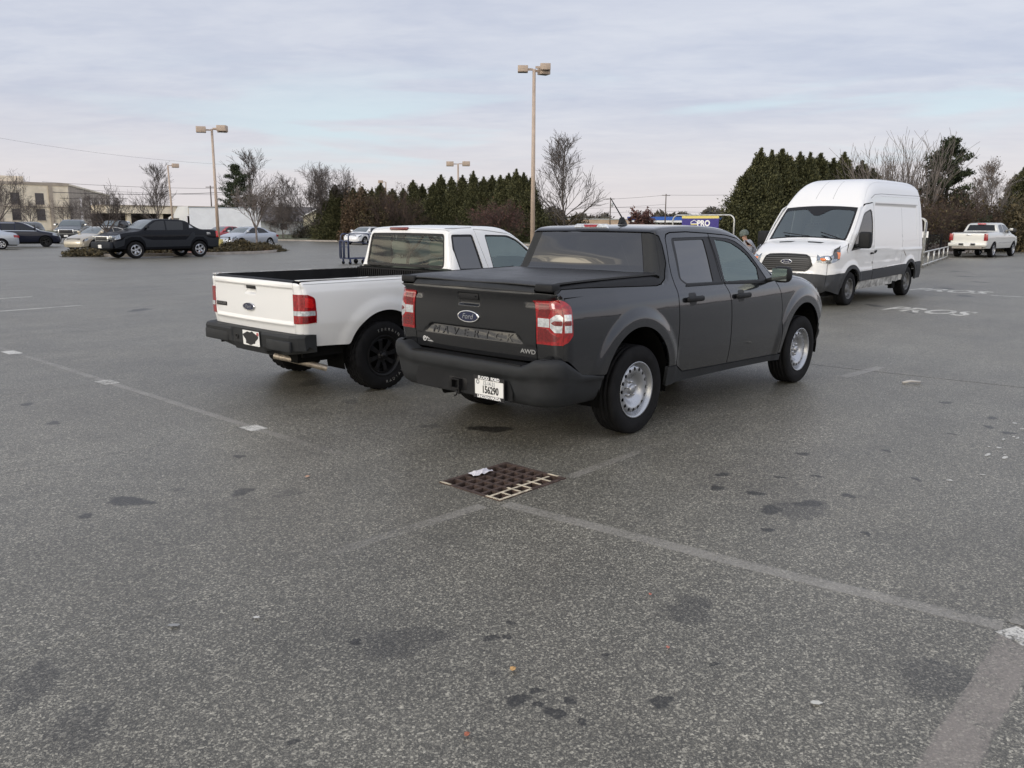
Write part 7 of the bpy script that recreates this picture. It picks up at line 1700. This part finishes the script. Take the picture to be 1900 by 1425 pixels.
# ------------------------------------------------------------------ person in a knit cap
def skin_mesh(name, pts, edges, rad, m, parent, sub=2):
    me = bpy.data.meshes.new(name); me.from_pydata([tuple(p) for p in pts], edges, []); o = bpy.data.objects.new(name, me); C.objects.link(o)
    sk = o.modifiers.new('skin', 'SKIN'); sk.use_smooth_shade = True; 
    for i, v_ in enumerate(me.skin_vertices[0].data if len(me.skin_vertices) else []): v_.radius = rad[i] if hasattr(rad[i], '__len__') else (rad[i], rad[i])
    if not len(me.skin_vertices):
        bpy.context.view_layer.update()
        for i, v_ in enumerate(me.skin_vertices[0].data if len(me.skin_vertices) else []): v_.radius = (rad[i], rad[i])
    if len(me.skin_vertices): me.skin_vertices[0].data[0].use_root = True
    ss = o.modifiers.new('sub', 'SUBSURF'); ss.levels = sub; ss.render_levels = sub
    dg = bpy.context.evaluated_depsgraph_get(); nm = bpy.data.meshes.new_from_object(o.evaluated_get(dg)); bpy.data.objects.remove(o)
    nm.materials.clear(); nm.materials.append(m)
    for p_ in nm.polygons: p_.use_smooth = True
    o2 = bpy.data.objects.new(name, nm); link(o2, parent); return o2
def person():
    root = thing('person', 'person in a grey knit cap and grey jacket between the grey pickup and the van', 'person', (14.25,5.35,0), R(117))
    SK = mat('skin', (.42,.25,.18), rough=.6); JK = mat('grey_jacket', (.30,.31,.34), rough=.85, var=.25, vscale=6); TRO = mat('dark_trousers', (.03,.035,.05), rough=.9); KN = mat('grey_green_knit', (.12,.14,.125), rough=.95, var=.4, vscale=30, bump=.5, bscale=60)
    # local x forward, y left; body bent forward a little
    P = {'pel':(-.05,0,.86),'wai':(-.01,0,1.0),'che':(.08,0,1.18),'nk0':(.15,0,1.29),'nk1':(.185,0,1.345),'hd':(.205,0,1.43),'sl':(.11,.15,1.255),'sr':(.11,-.15,1.255),'el':(.02,.24,1.0),'er':(.06,-.24,1.0),'wl':(.22,.22,.86),'wr':(.27,-.20,.90),'hl':(.29,.215,.83),'hr':(.34,-.19,.88),
         'il':(-.05,.09,.83),'ir':(-.05,-.09,.83),'kl':(.03,.10,.45),'kr':(.07,-.10,.46),'al':(-.03,.10,.09),'ar':(.03,-.10,.09),'tl':(.11,.11,.04),'tr':(.17,-.11,.04)}
    K = list(P); ix = {k_: i for i, k_ in enumerate(K)}
    E_ = [('pel','wai'),('wai','che'),('che','nk0'),('nk0','nk1'),('nk1','hd'),('che','sl'),('che','sr'),('sl','el'),('sr','er'),('el','wl'),('er','wr'),('wl','hl'),('wr','hr'),('pel','il'),('pel','ir'),('il','kl'),('ir','kr'),('kl','al'),('kr','ar'),('al','tl'),('ar','tr')]
    Rr = {'pel':.14,'wai':.125,'che':.135,'nk0':.06,'nk1':.052,'hd':.092,'sl':.06,'sr':.06,'el':.042,'er':.042,'wl':.028,'wr':.028,'hl':.032,'hr':.032,'il':.09,'ir':.09,'kl':.058,'kr':.058,'al':.04,'ar':.04,'tl':.035,'tr':.035}
    pts = [P[k_] for k_ in K]; ed = [(ix[a], ix[b]) for a, b in E_]; rad = [Rr[k_] for k_ in K]
    for sgn, h_ in ((1,'hl'),(-1,'hr')):
        b = np.array(P[h_]); fw = np.array([.8,0,-.6]); fw /= np.linalg.norm(fw)
        for j, (off, L) in enumerate(((-.028,.070),(-.010,.082),(.010,.078),(.028,.062))):
            p0 = b+fw*.03+np.array([0,off,0]); p1 = p0+fw*L*.5+np.array([0,0,-.008]); p2 = p1+fw*L*.4+np.array([-.01,0,-.022]); k0 = len(pts); pts += [p0, p1, p2]; ed += [(ix[h_], k0), (k0, k0+1), (k0+1, k0+2)]; rad += [.010, .0085, .007]
        p0 = b+np.array([.01,-sgn*.035,.0]); p1 = p0+np.array([.03,-sgn*.02,-.01]); k0 = len(pts); pts += [p0, p1]; ed += [(ix[h_], k0), (k0, k0+1)]; rad += [.011, .009]
    skin_mesh('body', pts, ed, rad, SK, root)
    sub = ['pel','wai','che','nk0','sl','sr','el','er','wl','wr']; q_ = {k_: i for i, k_ in enumerate(sub)}
    skin_mesh('jacket', [P[k_] for k_ in sub], [(q_[a], q_[b]) for a, b in E_ if a in q_ and b in q_], [Rr[k_]+{'nk0':.025,'wl':.018,'wr':.018}.get(k_, .028) for k_ in sub], JK, root)
    sub = ['pel','il','ir','kl','kr','al','ar']; q_ = {k_: i for i, k_ in enumerate(sub)}
    skin_mesh('trousers', [P[k_] for k_ in sub], [(q_[a], q_[b]) for a, b in E_ if a in q_ and b in q_], [Rr[k_]+.02 for k_ in sub], TRO, root)
    for s_, a in ((1,'al'),(-1,'ar')): p = P[a]; mb = MB(); mb.rbox(p[0]-.07,p[0]+.20,p[1]-.05,p[1]+.05,0,.09,.03); mb.build('shoe', BLK, root)
    mb = MB(); mb.lathe([(-.02,.112),(.02,.118),(.06,.112),(.10,.085),(.125,.045),(.132,0)], 20, axis='z', M=TR((.195,0,1.44), ry=.25)); mb.build('knit_cap', KN, root)
    mb = MB(); mb.rbox(.285,.305,-.014,.014,1.405,1.435,.006); mb.build('nose', SK, root)
    for y in (-.035,.035): mb = MB(); mb.rbox(.288,.296,y-.012,y+.012,1.437,1.449,.003); mb.build('eye', BLK, root)
    mb = MB(); mb.rbox(.284,.296,-.022,.022,1.378,1.388,.003); mb.build('mouth', mat('lips', (.30,.12,.10), rough=.6), root)
    for y in (-.097,.097): mb = MB(); mb.rbox(.185,.22,y-.008,y+.008,1.40,1.455,.008); mb.build('ear', SK, root)
person()
grey_pickup()
white_pickup()
white_van()
